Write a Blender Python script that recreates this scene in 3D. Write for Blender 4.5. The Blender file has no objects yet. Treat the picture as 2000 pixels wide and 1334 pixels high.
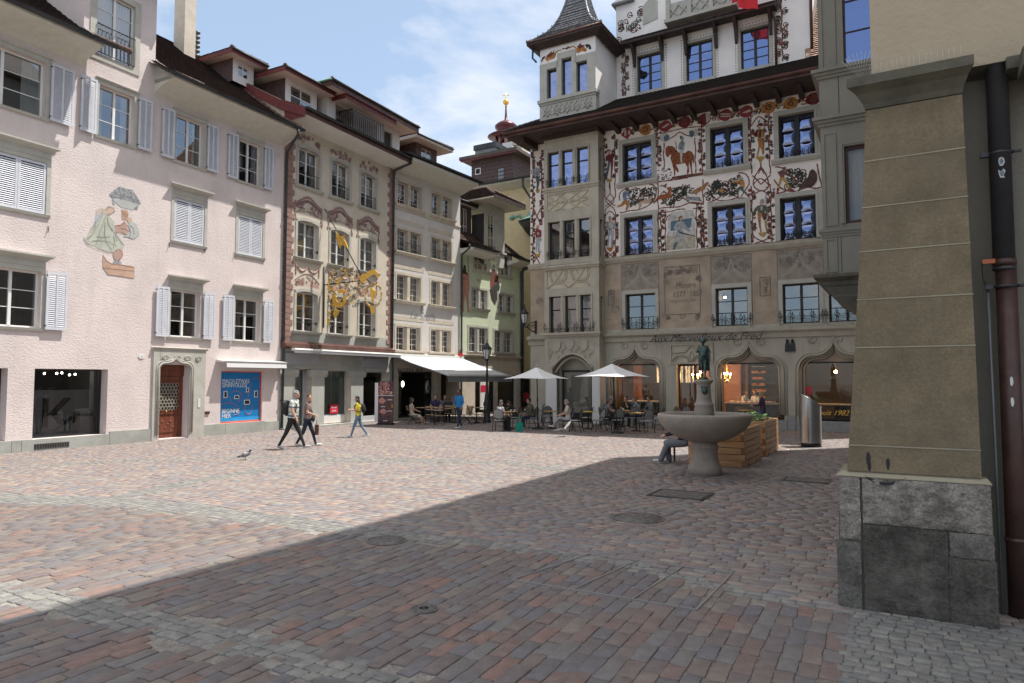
import bpy, math, random
import numpy as np
from mathutils import Vector, Matrix, noise
random.seed(7); R=random.Random(11)
C=bpy.context.scene
# ---------------------------------------------------------------- camera, sky, sun, exposure
FX=1333.; CU=1000.; CV=667.; HC=2.1; TH=math.atan(74/1333.)
cam=bpy.data.objects.new('camera',bpy.data.cameras.new('camera')); C.collection.objects.link(cam)
cam.location=(0,0,HC); cam.rotation_euler=(math.pi/2+TH,0,0)
cam.data.sensor_width=36; cam.data.lens=24.0; cam.data.clip_start=.05; cam.data.clip_end=3000
C.camera=cam
SUN_EL=66.; SUN_AZ=17.6      # azimuth counted from +X towards +Y
C.view_settings.view_transform='Standard'; C.view_settings.look='None'; C.view_settings.exposure=0.45; C.view_settings.gamma=1
wd=bpy.data.worlds.new('World'); C.world=wd; wd.use_nodes=True
nt=wd.node_tree; nt.nodes.clear()
out=nt.nodes.new('ShaderNodeOutputWorld'); bg=nt.nodes.new('ShaderNodeBackground'); sky=nt.nodes.new('ShaderNodeTexSky')
sky.sky_type='NISHITA'; sky.sun_disc=False; sky.sun_elevation=math.radians(SUN_EL); sky.sun_rotation=math.radians(90-SUN_AZ)
sky.altitude=450; sky.air_density=1.0; sky.dust_density=.7; sky.ozone_density=1.0
tc=nt.nodes.new('ShaderNodeTexCoord'); sx=nt.nodes.new('ShaderNodeSeparateXYZ'); nt.links.new(tc.outputs['Generated'],sx.inputs[0])
def vm(op,a,b,c=None):
    n=nt.nodes.new('ShaderNodeMath'); n.operation=op
    for i,q in enumerate((a,b,c)):
        if q is None: continue
        if isinstance(q,(int,float)): n.inputs[i].default_value=q
        else: nt.links.new(q,n.inputs[i])
    return n.outputs[0]
zz=vm('MAXIMUM',sx.outputs[2],.04)
px_=vm('DIVIDE',sx.outputs[0],vm('ADD',zz,.25)); py_=vm('DIVIDE',sx.outputs[1],vm('ADD',zz,.25))
cb=nt.nodes.new('ShaderNodeCombineXYZ'); nt.links.new(px_,cb.inputs[0]); nt.links.new(py_,cb.inputs[1])
mp=nt.nodes.new('ShaderNodeMapping'); mp.inputs['Location'].default_value=(4.97,2.1,0); nt.links.new(cb.outputs[0],mp.inputs[0])
n1=nt.nodes.new('ShaderNodeTexNoise'); n1.inputs['Scale'].default_value=1.6; n1.inputs['Detail'].default_value=9; n1.inputs['Roughness'].default_value=.56; n1.inputs['Distortion'].default_value=.25
nt.links.new(mp.outputs[0],n1.inputs['Vector'])
rp=nt.nodes.new('ShaderNodeValToRGB'); rp.color_ramp.elements[0].position=.49; rp.color_ramp.elements[1].position=.74
ov=nt.nodes.new('ShaderNodeMapRange'); nt.links.new(sx.outputs[2],ov.inputs[0]); ov.inputs[1].default_value=.50; ov.inputs[2].default_value=.78; ov.inputs[4].default_value=.20   # extra cloud added overhead, out of view, for brighter neutral fill light
nt.links.new(vm('ADD',n1.outputs[0],ov.outputs[0]),rp.inputs[0])
# a thin veil everywhere plus the cloud bank
veil=nt.nodes.new('ShaderNodeMix'); veil.data_type='RGBA'; veil.inputs[0].default_value=.30; nt.links.new(sky.outputs[0],veil.inputs[6]); veil.inputs[7].default_value=(6.6,8.2,9.9,1)
mixc=nt.nodes.new('ShaderNodeMix'); mixc.data_type='RGBA'
nt.links.new(vm('MULTIPLY',rp.outputs[0],.9),mixc.inputs[0]); nt.links.new(veil.outputs[2],mixc.inputs[6]); mixc.inputs[7].default_value=(9.7,9.1,8.5,1)
nt.links.new(mixc.outputs[2],bg.inputs[0]); bg.inputs[1].default_value=.112; nt.links.new(bg.outputs[0],out.inputs[0])
sd=Vector((math.cos(math.radians(SUN_AZ))*math.cos(math.radians(SUN_EL)),math.sin(math.radians(SUN_AZ))*math.cos(math.radians(SUN_EL)),math.sin(math.radians(SUN_EL))))
sl=bpy.data.objects.new('sun',bpy.data.lights.new('sun','SUN')); C.collection.objects.link(sl)
sl.data.energy=5.0; sl.data.angle=math.radians(.53); sl.data.color=(1,.95,.87); sl.rotation_euler=sd.to_track_quat('Z','Y').to_euler(); sl.location=(30,10,60)
C.cycles.max_bounces=6; C.cycles.transparent_max_bounces=10; C.cycles.caustics_reflective=False; C.cycles.caustics_refractive=False
C.cycles.use_denoising=True

# ---------------------------------------------------------------- geometry from measured directions
def ray(u,v):
    x=(u-CU)/FX; z=-(v-CV)/FX
    return (x, math.cos(TH)-z*math.sin(TH), math.sin(TH)+z*math.cos(TH))
def G(u,v,z=0):
    r=ray(u,v); t=(z-HC)/r[2]; return (r[0]*t,r[1]*t)
class Fac:
    """a facade frame: local x along the wall (left to right seen from the square), y into the wall, z up"""
    def __init__(s,o,a): n=math.hypot(*a); s.o=tuple(o); s.a=(a[0]/n,a[1]/n)
    def w(s,x,y=0,z=0): i=(-s.a[1],s.a[0]); return (s.o[0]+x*s.a[0]+y*i[0], s.o[1]+x*s.a[1]+y*i[1])
    def sub(s,x,y=0): return Fac(s.w(x,y),s.a)
    def p(s,u,v,y=0):
        r=ray(u,v); i=(-s.a[1],s.a[0]); t=(y+s.o[0]*i[0]+s.o[1]*i[1])/(r[0]*i[0]+r[1]*i[1])
        X=r[0]*t-s.o[0]; Y=r[1]*t-s.o[1]; return (X*s.a[0]+Y*s.a[1], HC+r[2]*t)
    def x(s,u,v,y=0): return s.p(u,v,y)[0]
    def z(s,u,v,y=0): return s.p(u,v,y)[1]
    def r(s,u0,v0,u1,v1,y=0):
        a=s.p(u0,v0,y); b=s.p(u1,v1,y); return a[0],b[0],b[1],a[1]
    def ang(s): return math.atan2(s.a[1],s.a[0])
def vdir(vp): r=ray(vp,741); return (r[0],r[1])
# ---------------------------------------------------------------- object helpers
def link(o): C.collection.objects.link(o); return o
def tag(o,label=None,cat=None,group=None,kind=None):
    if label: o['label']=label
    if cat: o['category']=cat
    if group: o['group']=group
    if kind: o['kind']=kind
    return o
def thing(name,label,cat,loc=(0,0,0),rz=0,group=None):
    o=link(bpy.data.objects.new(name,None)); o.empty_display_size=.2; o.location=loc; o.rotation_euler=(0,0,rz)
    return tag(o,label,cat,group)
def fthing(F,name,label,cat,group=None): return thing(name,label,cat,(F.o[0],F.o[1],0),F.ang(),group)
def copy_tree(o,parent=None):
    c=o.copy(); C.collection.objects.link(c); c.parent=parent
    for ch in list(o.children): copy_tree(ch,c)
    return c
SPLIT={k:.15 for k in 'interior plinth quoin_column pillar grisaille_painting oriel_moulding painted_scrollwork gutter soffit ledge ledge_stone chandelier stone_roundel shutter_latch carved_relief rear_dormer shop_counter facade_mural vine_painting striped_cloth wall_lamp food_picture poster_picture poster_line spotlight_rail drip_joint sticker pipe_clamp rafter_end canopy_bracket sill_panel lamp_bulb leg bird_spike spray_mark feet_slot beam_end string_course awning_frame door_surround carved_relief tracery window_surround column oriel_panel window_railing paper_lining emblem roof_back painted_border dragon_painting balustrade'.split()}
SPLIT.update(gilt_figure=.03,board=.004,scrollwork=.15,drip_joint=.05,spray_mark=.02,interior=.02,painted_scrollwork=.12,window_surround=.3,window_railing=.5,facade_mural=.0,spotlight_rail=.05)
def gm_(k):
    if k not in M: M[k]=bpy.data.materials.new(k)
    return M[k]
class MB:
    def __init__(s): s.v=[]; s.f=[]; s.m=[]; s.mats=[]; s.sm=[]; s.ad=[]
    def mi(s,m):
        if m not in s.mats: s.mats.append(m)
        return s.mats.index(m)
    def add(s,vs,fs,m,smooth=False):
        b=len(s.v); s.v+=[tuple(q) for q in vs]; k=s.mi(m); s.ad.append((b,len(s.v),len(s.f),len(s.f)+len(fs)))
        for f in fs: s.f.append(tuple(b+i for i in f)); s.m.append(k); s.sm.append(smooth)
        return s
    def poly(s,pts,m): return s.add(pts,[tuple(range(len(pts)))],m)
    def box(s,x0,x1,y0,y1,z0,z1,m):
        return s.add([(x0,y0,z0),(x1,y0,z0),(x1,y1,z0),(x0,y1,z0),(x0,y0,z1),(x1,y0,z1),(x1,y1,z1),(x0,y1,z1)],
            [(0,3,2,1),(4,5,6,7),(0,1,5,4),(1,2,6,5),(2,3,7,6),(3,0,4,7)],m)
    def obox(s,M,x0,x1,y0,y1,z0,z1,m):
        vs=[M@Vector(q) for q in [(x0,y0,z0),(x1,y0,z0),(x1,y1,z0),(x0,y1,z0),(x0,y0,z1),(x1,y0,z1),(x1,y1,z1),(x0,y1,z1)]]
        return s.add(vs,[(0,3,2,1),(4,5,6,7),(0,1,5,4),(1,2,6,5),(2,3,7,6),(3,0,4,7)],m)
    def prism(s,pts,y0,y1,m):
        """polygon in (x,z) extruded from y0 to y1"""
        n=len(pts); vs=[(x,y0,z) for x,z in pts]+[(x,y1,z) for x,z in pts]
        fs=[tuple(range(n)),tuple(range(2*n-1,n-1,-1))]+[(i,n+i,n+(i+1)%n,(i+1)%n) for i in range(n)]
        return s.add(vs,fs,m)
    def mold(s,x0,x1,prof,m,ext0=0,ext1=0,smooth=False):
        """profile polygon in (y,z) extruded along x; ext: the ends lean out with -y (mitred look)"""
        n=len(prof); vs=[(x0+ext0*y,y,z) for y,z in prof]+[(x1-ext1*y,y,z) for y,z in prof]
        fs=[tuple(range(n)),tuple(range(2*n-1,n-1,-1))]+[(i,n+i,n+(i+1)%n,(i+1)%n) for i in range(n)]
        return s.add(vs,fs,m,smooth)
    def tube(s,pts,r,m,n=6,cap=True,smooth=True,closed=False):
        pts=[Vector(q) for q in pts]; N=len(pts); rs=r if isinstance(r,(list,tuple)) else [r]*N
        vs=[]; prev=None
        for i,p in enumerate(pts):
            if closed: t=(pts[(i+1)%N]-pts[i-1])
            else: t=(pts[min(i+1,N-1)]-pts[max(i-1,0)])
            if t.length<1e-9: t=Vector((0,0,1))
            t.normalize()
            if prev is None:
                up=Vector((0,0,1)) if abs(t.z)<.9 else Vector((1,0,0)); a=t.cross(up).normalized()
            else:
                a=prev-t*prev.dot(t); a=a.normalized() if a.length>1e-6 else t.orthogonal().normalized()
            prev=a; b=t.cross(a)
            for k in range(n):
                w=2*math.pi*k/n; vs.append(p+(a*math.cos(w)+b*math.sin(w))*rs[i])
        fs=[]
        for i in range(N if closed else N-1):
            j=(i+1)%N
            for k in range(n): fs.append((i*n+k,i*n+(k+1)%n,j*n+(k+1)%n,j*n+k))
        if cap and not closed: fs.append(tuple(range(n-1,-1,-1))); fs.append(tuple((N-1)*n+k for k in range(n)))
        return s.add(vs,fs,m,smooth)
    def lathe(s,prof,m,n=32,c=(0,0,0),smooth=True):
        vs=[];N=len(prof)
        for r,z in prof:
            for k in range(n): w=2*math.pi*k/n; vs.append((c[0]+r*math.cos(w),c[1]+r*math.sin(w),c[2]+z))
        fs=[(i*n+k,i*n+(k+1)%n,(i+1)*n+(k+1)%n,(i+1)*n+k) for i in range(N-1) for k in range(n)]
        fs.append(tuple(range(n-1,-1,-1))); fs.append(tuple((N-1)*n+k for k in range(n)))
        return s.add(vs,fs,m,smooth)
    def ball(s,c,r,m,nu=12,nv=8,M=None):
        if not isinstance(r,(tuple,list)): r=(r,r,r)
        vs=[(0,0,-1)]+[(math.sin(math.pi*j/nv)*math.cos(2*math.pi*i/nu),math.sin(math.pi*j/nv)*math.sin(2*math.pi*i/nu),-math.cos(math.pi*j/nv)) for j in range(1,nv) for i in range(nu)]+[(0,0,1)]
        q=[]
        for a in vs:
            a=Vector((a[0]*r[0],a[1]*r[1],a[2]*r[2]))
            if M is not None: a=M@a
            q.append(a+Vector(c))
        fs=[(0,1+(i+1)%nu,1+i) for i in range(nu)]+[(1+j*nu+i,1+j*nu+(i+1)%nu,1+(j+1)*nu+(i+1)%nu,1+(j+1)*nu+i) for j in range(nv-2) for i in range(nu)]
        L=len(q)-1; fs+=[(L,1+(nv-2)*nu+i,1+(nv-2)*nu+(i+1)%nu) for i in range(nu)]
        return s.add(q,fs,m,True)
    def build(s,name,parent=None,label=None):
        gap=SPLIT.get(name)
        if gap and len(s.ad)<1500 and len(s.v)==s.ad[-1][1]:
            n=len(s.ad); V=np.array(s.v); lo=np.array([V[a:b].min(0) for a,b,_,_ in s.ad]); hi=np.array([V[a:b].max(0) for a,b,_,_ in s.ad]); gr=list(range(n))
            def fd(i):
                while gr[i]!=i: gr[i]=gr[gr[i]]; i=gr[i]
                return i
            for i in range(n):
                d=np.maximum(np.maximum(lo[i+1:]-hi[i],lo[i]-hi[i+1:]),0); 
                for j in np.nonzero(np.sqrt((d**2).sum(1))<gap)[0]: gr[fd(i+1+int(j))]=fd(i)
            G_={}
            for i in range(n): G_.setdefault(fd(i),[]).append(i)
            if 1<len(G_)<=90:
                first=None
                for ids in G_.values():
                    q=MB()
                    for i in ids:
                        a,b,c,d=s.ad[i]
                        base=len(q.v); q.v+=s.v[a:b]
                        for k in range(c,d): q.f.append(tuple(t-a+base for t in s.f[k])); q.m.append(q.mi(s.mats[s.m[k]])); q.sm.append(s.sm[k])
                    o=q._mk(name,parent,label); first=first or o
                return first
        return s._mk(name,parent,label)
    def _mk(s,name,parent=None,label=None):
        me=bpy.data.meshes.new(name); me.from_pydata(s.v,[],s.f)
        for k in s.mats: me.materials.append(gm_(k))
        me.polygons.foreach_set('material_index',s.m); me.polygons.foreach_set('use_smooth',s.sm); me.update()
        o=link(bpy.data.objects.new(name,me)); o.parent=parent
        if label: o['label']=label
        return o
def wall(mb,x0,x1,z0,z1,holes,mat,y=0,depth=.28,rev=None,matf=None):
    """a wall face with rectangular holes and their reveals; matf(x,z) may name another material"""
    xs=sorted({round(q,4) for q in [x0,x1]+[min(max(h[i],x0),x1) for h in holes for i in (0,1)]}); zs=sorted({round(q,4) for q in [z0,z1]+[min(max(h[i],z0),z1) for h in holes for i in (2,3)]})
    for i in range(len(xs)-1):
        for j in range(len(zs)-1):
            xc=(xs[i]+xs[i+1])/2; zc=(zs[j]+zs[j+1])/2
            if any(h[0]<xc<h[1] and h[2]<zc<h[3] for h in holes): continue
            mb.poly([(xs[i],y,zs[j]),(xs[i+1],y,zs[j]),(xs[i+1],y,zs[j+1]),(xs[i],y,zs[j+1])], matf(xc,zc) if matf else mat)
    for h in holes:
        a,b,c,d=h[:4]; dp=h[4] if len(h)>4 else depth; rm=rev or mat
        for q in ([(a,y,c),(a,y,d),(a,y+dp,d),(a,y+dp,c)],[(b,y,c),(b,y+dp,c),(b,y+dp,d),(b,y,d)],[(a,y,d),(b,y,d),(b,y+dp,d),(a,y+dp,d)],[(a,y,c),(a,y+dp,c),(b,y+dp,c),(b,y,c)]): mb.poly(q,rm)
def shell(mb,x0,x1,y0,y1,z0,z1,mat):
    """side and back walls of a house"""
    mb.poly([(x0,y0,z0),(x0,y0,z1),(x0,y1,z1),(x0,y1,z0)],mat); mb.poly([(x1,y0,z0),(x1,y1,z0),(x1,y1,z1),(x1,y0,z1)],mat); mb.poly([(x0,y1,z0),(x0,y1,z1),(x1,y1,z1),(x1,y1,z0)],mat)
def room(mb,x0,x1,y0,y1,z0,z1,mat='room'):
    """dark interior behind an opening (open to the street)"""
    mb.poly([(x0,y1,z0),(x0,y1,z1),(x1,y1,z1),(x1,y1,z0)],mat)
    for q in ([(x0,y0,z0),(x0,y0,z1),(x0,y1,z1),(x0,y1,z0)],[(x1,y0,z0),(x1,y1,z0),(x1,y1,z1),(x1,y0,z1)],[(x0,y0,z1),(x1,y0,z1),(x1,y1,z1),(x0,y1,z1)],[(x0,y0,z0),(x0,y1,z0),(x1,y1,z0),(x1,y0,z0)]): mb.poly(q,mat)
def curtain_mb(x0,x1,z0,z1,y,mat='curtain',n=None):
    mb=MB(); n=n or max(8,int((x1-x0)/.03)); vs=[]; 
    for i in range(n+1):
        x=x0+(x1-x0)*i/n; yy=y+.018*math.sin(i*1.9)+.01*math.sin(i*.7)
        vs+=[(x,yy,z0),(x,yy,z1)]
    mb.add(vs,[(2*i,2*i+2,2*i+3,2*i+1) for i in range(n)],mat,True); return mb
def window(parent,x0,x1,z0,z1,y=.16,leaves=2,rows=3,fm='frame_white',gm='glass',fw=.055,mun=.022,curtain=None,inter=None,tr=0,name='window',split=None,rd=1.2):
    """frame mesh with its sashes and glazing bars; the pane and curtain are its own pieces"""
    mb=MB(); d=.05
    mb.box(x0,x1,y,y+d,z0,z0+fw,fm); mb.box(x0,x1,y,y+d,z1-fw,z1,fm); mb.box(x0,x0+fw,y,y+d,z0+fw,z1-fw,fm); mb.box(x1-fw,x1,y,y+d,z0+fw,z1-fw,fm)
    ix0,ix1,iz0,iz1=x0+fw,x1-fw,z0+fw,z1-fw
    sw=(ix1-ix0)/leaves
    for k in range(1,leaves): xm=ix0+sw*k; mb.box(xm-fw*.75,xm+fw*.75,y-.012,y+d,iz0,iz1,fm)
    if tr:  zt=iz1-tr; mb.box(ix0,ix1,y-.006,y+d,zt-.03,zt+.03,fm)
    if rows>1:
        for j in range(1,rows): zm=iz0+(iz1-iz0)*j/rows; mb.box(ix0,ix1,y+.008,y+d-.012,zm-mun/2,zm+mun/2,fm)
    if split:
        for k in range(leaves):
            for q in range(1,split): xm=ix0+sw*(k+q/split); mb.box(xm-mun/2,xm+mun/2,y+.007,y+d-.011,iz0,iz1,fm)
    o=mb.build(name,parent)
    g=MB(); g.poly([(ix0,y+.027,iz0),(ix1,y+.027,iz0),(ix1,y+.027,iz1),(ix0,y+.027,iz1)],gm); g.build('pane',o)
    if curtain:
        if curtain=='full': curtain_mb(x0+.02,x1-.02,z0,z1,y+.14).build('curtain',o)
        else:
            w=(x1-x0)*(.24 if curtain=='sides' else .42)
            c=curtain_mb(x0+.02,x0+w,z0,z1,y+.14); 
            c2=curtain_mb(x1-w,x1-.02,z0,z1,y+.14); c.add(c2.v,c2.f,'curtain',True); c.build('curtain',o)
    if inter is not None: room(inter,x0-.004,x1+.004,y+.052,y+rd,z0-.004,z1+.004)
    return o
def ring(mb,x0,x1,z0,z1,w,y0,y1,mat,bottom=True,wt=None):
    wt=wt or w
    mb.box(x0-w,x0,y0,y1,z0,z1,mat); mb.box(x1,x1+w,y0,y1,z0,z1,mat); mb.box(x0-w,x1+w,y0,y1,z1,z1+wt,mat)
    if bottom: mb.box(x0-w,x1+w,y0,y1,z0-w,z0,mat)
def shutter(parent,x0,x1,z0,z1,y=-.07,mat='shutter',leaves=1):
    mb=MB(); t=.035
    for k in range(leaves):
        a=x0+(x1-x0)*k/leaves+.004; b=x0+(x1-x0)*(k+1)/leaves-.004
        fr=.065
        for q in ((a,a+fr,z0,z1),(b-fr,b,z0,z1),(a+fr,b-fr,z0,z0+fr*1.3),(a+fr,b-fr,z1-fr*1.2,z1)): mb.box(q[0],q[1],y,y+t,q[2],q[3],mat)
        if leaves==1:
            xm=(a+b)/2; mb.box(xm-.025,xm+.025,y-.004,y+t,z0+fr*1.3,z1-fr*1.2,mat)
        n=int((z1-z0-.15)/.062)
        for i in range(n):
            zc=z0+.1+(z1-z0-.2)*(i+.5)/n
            mb.add([(a+fr,y+.002,zc-.026),(b-fr,y+.002,zc-.026),(b-fr,y+.006,zc-.030),(a+fr,y+.006,zc-.030),(a+fr,y+.030,zc+.022),(b-fr,y+.030,zc+.022),(b-fr,y+.034,zc+.018),(a+fr,y+.034,zc+.018)],
               [(0,1,5,4),(3,7,6,2),(0,3,2,1),(4,5,6,7)],mat)
    o=mb.build('shutter',parent)
    h=MB()
    for z in (z0+.12,z1-.12): h.box(x0-.012,x0+.03,y-.008,y+.07,z-.012,z+.012,'iron')
    h.build('hinge',o); return o
def tiles(mb,P0,U,L,V,Wd,mats,keep=None,tw=.2,ex=.19,lift=.055,seed=1):
    """overlapping plain tiles, each its own island, laid in courses up the slope"""
    rr=random.Random(seed); P0=Vector(P0); U=Vector(U).normalized(); V=Vector(V).normalized(); N=U.cross(V).normalized()
    if N.z<0: N=-N
    nv=int(Wd/ex)+1; nu=int(L/tw)+1
    for j in range(nv):
        off=(j%2)*.5*tw
        for i in range(-1,nu):
            u0=i*tw+off+.002; u1=u0+tw-.006; u0=max(u0,0); u1=min(u1,L)
            if u1-u0<.02: continue
            v0=j*ex; v1=min(v0+ex+.02,Wd+.02)
            if keep and not keep((u0+u1)/2,v0+ex*.5): continue
            l=lift+rr.uniform(-.004,.006); w=rr.uniform(-.008,.008)
            a=P0+U*u0+V*(v0-w)+N*l; b=P0+U*u1+V*(v0+w)+N*l; c=P0+U*u1+V*v1+N*.004; d=P0+U*u0+V*v1+N*.004
            m_=(a+b)/2-V*.028
            a2=a-N*(l-.002); b2=b-N*(l-.002); m2=m_-N*(l-.002)
            mb.add([a,m_,b,c,d],[(0,1,2,3,4)],mats); mb.add([a,m_,b,a2,m2,b2],[(3,4,1,0),(4,5,2,1)],'tile_gap_shade')
# ---------------------------------------------------------------- materials (all procedural)
M={}
def nd(t,k,**kw):
    n=t.nodes.new(k)
    for a,b in kw.items():
        if hasattr(n,a): setattr(n,a,b)
        else: n.inputs[a.replace('_',' ')].default_value=b
    return n
def mat(name,col,rough=.8,var=.12,vs=1.5,bump=0,bs=40,metal=0,spec=.5,stain=0,stains=.35,stcol=None,streak=0,island=None,col2=None,coat=0,aniso=None,bstretch=None,fine=0):
    m=gm_(name); m.use_nodes=True; t=m.node_tree; b=t.nodes['Principled BSDF']; L=t.links.new
    b.inputs['Roughness'].default_value=rough; b.inputs['Metallic'].default_value=metal; b.inputs['Specular IOR Level'].default_value=spec
    if coat: b.inputs['Coat Weight'].default_value=coat
    g=nd(t,'ShaderNodeNewGeometry'); pos=g.outputs['Position']
    c2=col2 or tuple(q*(1-var*1.6) for q in col); c1=tuple(min(1,q*(1+var*.7)) for q in col)
    if island:
        r=nd(t,'ShaderNodeValToRGB'); r.color_ramp.interpolation='CONSTANT'
        while len(r.color_ramp.elements)<len(island): r.color_ramp.elements.new(.5)
        for i,(p,c) in enumerate(island): r.color_ramp.elements[i].position=p; r.color_ramp.elements[i].color=(*c,1)
        L(g.outputs['Random Per Island'],r.inputs[0]); base=r.outputs[0]
        n=nd(t,'ShaderNodeTexNoise',Scale=vs,Detail=5.); L(pos,n.inputs['Vector'])
        mm=nd(t,'ShaderNodeMapRange'); L(n.outputs[0],mm.inputs[0]); mm.inputs[1].default_value=.3; mm.inputs[2].default_value=.7; mm.inputs[3].default_value=1-var*1.5; mm.inputs[4].default_value=1+var
        x=nd(t,'ShaderNodeMix',data_type='RGBA',blend_type='MULTIPLY'); x.inputs[0].default_value=1; L(base,x.inputs[6]); L(mm.outputs[0],x.inputs[7]); base=x.outputs[2]
    else:
        n=nd(t,'ShaderNodeTexNoise',Scale=vs,Detail=6.,Roughness=.6); L(pos,n.inputs['Vector'])
        r=nd(t,'ShaderNodeValToRGB'); r.color_ramp.elements[0].position=.3; r.color_ramp.elements[0].color=(*c2,1); r.color_ramp.elements[1].position=.62; r.color_ramp.elements[1].color=(*c1,1)
        L(n.outputs[0],r.inputs[0]); base=r.outputs[0]
    if fine:
        n=nd(t,'ShaderNodeTexNoise',Scale=48.,Detail=3.); L(pos,n.inputs['Vector'])
        mm=nd(t,'ShaderNodeMapRange'); L(n.outputs[0],mm.inputs[0]); mm.inputs[1].default_value=.3; mm.inputs[2].default_value=.7; mm.inputs[3].default_value=1-fine; mm.inputs[4].default_value=1+fine
        x=nd(t,'ShaderNodeMix',data_type='RGBA',blend_type='MULTIPLY'); x.inputs[0].default_value=1; L(base,x.inputs[6]); L(mm.outputs[0],x.inputs[7]); base=x.outputs[2]
    for stain_,streak_ in ((stain,0),(0,streak)):
        if not(stain_ or streak_): continue
        mpp=nd(t,'ShaderNodeMapping'); L(pos,mpp.inputs[0]); mpp.inputs['Scale'].default_value=(1,1,.16) if streak_ else (1,1,1)
        n=nd(t,'ShaderNodeTexNoise',Scale=(max(stains,1)*3.5 if streak_ else stains),Detail=8.,Roughness=.65); L(mpp.outputs[0],n.inputs['Vector'])
        mm=nd(t,'ShaderNodeMapRange'); L(n.outputs[0],mm.inputs[0]); mm.inputs[1].default_value=.48; mm.inputs[2].default_value=.72; mm.inputs[4].default_value=stain_ or streak_
        x=nd(t,'ShaderNodeMix',data_type='RGBA'); L(mm.outputs[0],x.inputs[0]); L(base,x.inputs[6]); x.inputs[7].default_value=(*(stcol or tuple(q*.45 for q in col)),1); base=x.outputs[2]
    L(base,b.inputs['Base Color'])
    if bump:
        n=nd(t,'ShaderNodeTexNoise',Scale=bs,Detail=4.,Roughness=.55)
        if bstretch: mpp=nd(t,'ShaderNodeMapping'); mpp.inputs['Scale'].default_value=bstretch; L(pos,mpp.inputs[0]); L(mpp.outputs[0],n.inputs['Vector'])
        else: L(pos,n.inputs['Vector'])
        bp=nd(t,'ShaderNodeBump'); bp.inputs['Strength'].default_value=1; bp.inputs['Distance'].default_value=bump; L(n.outputs[0],bp.inputs['Height']); L(bp.outputs[0],b.inputs['Normal'])
    M[name]=m; return m
def glass(name,tint=(.86,.9,.88),refl=.12,rough=.01,wob=0,fk=1.6,gc=(.95,.97,1,1)):
    m=gm_(name); m.use_nodes=True; t=m.node_tree; t.nodes.clear(); L=t.links.new
    o=nd(t,'ShaderNodeOutputMaterial'); a=nd(t,'ShaderNodeBsdfTransparent'); a.inputs[0].default_value=(*tint,1)
    g=nd(t,'ShaderNodeBsdfGlossy'); g.inputs['Roughness'].default_value=rough; g.inputs['Color'].default_value=gc
    f=nd(t,'ShaderNodeFresnel'); f.inputs[0].default_value=1.5
    ma=nd(t,'ShaderNodeMath',operation='MULTIPLY_ADD'); L(f.outputs[0],ma.inputs[0]); ma.inputs[1].default_value=fk; ma.inputs[2].default_value=refl; ma.use_clamp=True
    x=nd(t,'ShaderNodeMixShader'); L(ma.outputs[0],x.inputs[0]); L(a.outputs[0],x.inputs[1]); L(g.outputs[0],x.inputs[2]); L(x.outputs[0],o.inputs[0])
    if wob:
        ge=nd(t,'ShaderNodeNewGeometry'); n=nd(t,'ShaderNodeTexNoise',Scale=1.3,Detail=2.); L(ge.outputs['Position'],n.inputs['Vector'])
        bp=nd(t,'ShaderNodeBump'); bp.inputs['Distance'].default_value=wob; L(n.outputs[0],bp.inputs['Height']); L(bp.outputs[0],g.inputs['Normal']); L(bp.outputs[0],f.inputs['Normal'])
    M[name]=m
def emit(name,col,s):
    m=gm_(name); m.use_nodes=True; t=m.node_tree; b=t.nodes['Principled BSDF']; b.inputs['Base Color'].default_value=(*col,1); b.inputs['Emission Color'].default_value=(*col,1); b.inputs['Emission Strength'].default_value=s; M[name]=m
def wood(name,c1,c2,scale=6,rough=.55,axis=2):
    m=gm_(name); m.use_nodes=True; t=m.node_tree; b=t.nodes['Principled BSDF']; L=t.links.new; b.inputs['Roughness'].default_value=rough
    tcn=nd(t,'ShaderNodeTexCoord'); mpp=nd(t,'ShaderNodeMapping'); sc=[14,14,14]; sc[axis]=1.2; mpp.inputs['Scale'].default_value=sc; L(tcn.outputs['Object'],mpp.inputs[0])
    n=nd(t,'ShaderNodeTexNoise',Scale=scale/6,Detail=6.,Distortion=.6); L(mpp.outputs[0],n.inputs['Vector'])
    r=nd(t,'ShaderNodeValToRGB'); r.color_ramp.elements[0].position=.35; r.color_ramp.elements[0].color=(*c1,1); r.color_ramp.elements[1].position=.65; r.color_ramp.elements[1].color=(*c2,1); L(n.outputs[0],r.inputs[0]); L(r.outputs[0],b.inputs['Base Color'])
    bp=nd(t,'ShaderNodeBump'); bp.inputs['Distance'].default_value=.003; L(n.outputs[0],bp.inputs['Height']); L(bp.outputs[0],b.inputs['Normal']); M[name]=m
glass('glass',refl=.17); glass('glass_blue',(.5,.55,.62),.42,wob=.02,gc=(.52,.62,1,1)); glass('glass_dark',(.35,.37,.38),.10); glass('glass_shop',(.8,.8,.78),.015,fk=1.0); glass('glass_mid',(.6,.62,.62),.15); glass('glass_clear',(.9,.93,.92),.03)
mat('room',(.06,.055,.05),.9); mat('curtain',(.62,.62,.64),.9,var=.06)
mat('pink',(.68,.60,.585),.92,var=.05,vs=.7,bump=.014,bs=15,stain=.35,stains=.4,streak=.22,stcol=(.45,.395,.38),bstretch=(1,1,1.5))
mat('pinkflat',(.66,.59,.57),.9,var=.06)
mat('stone_gg',(.46,.45,.405),.85,var=.07,vs=3,bump=.002,bs=60,stain=.2,stains=1.2,fine=.06)
mat('stone_plinth',(.36,.37,.345),.85,var=.12,vs=1.6,bump=.004,bs=45,stain=.35,stains=1.4,stcol=(.2,.2,.18),fine=.08)
mat('frame_white',(.76,.76,.75),.5,var=.03); mat('shutter',(.61,.635,.70),.5,var=.05,vs=5,stain=.15,stains=3)
mat('soffit_cream',(.58,.565,.50),.7,var=.06,vs=4); mat('soffit_white',(.66,.65,.62),.7,var=.05)
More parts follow.
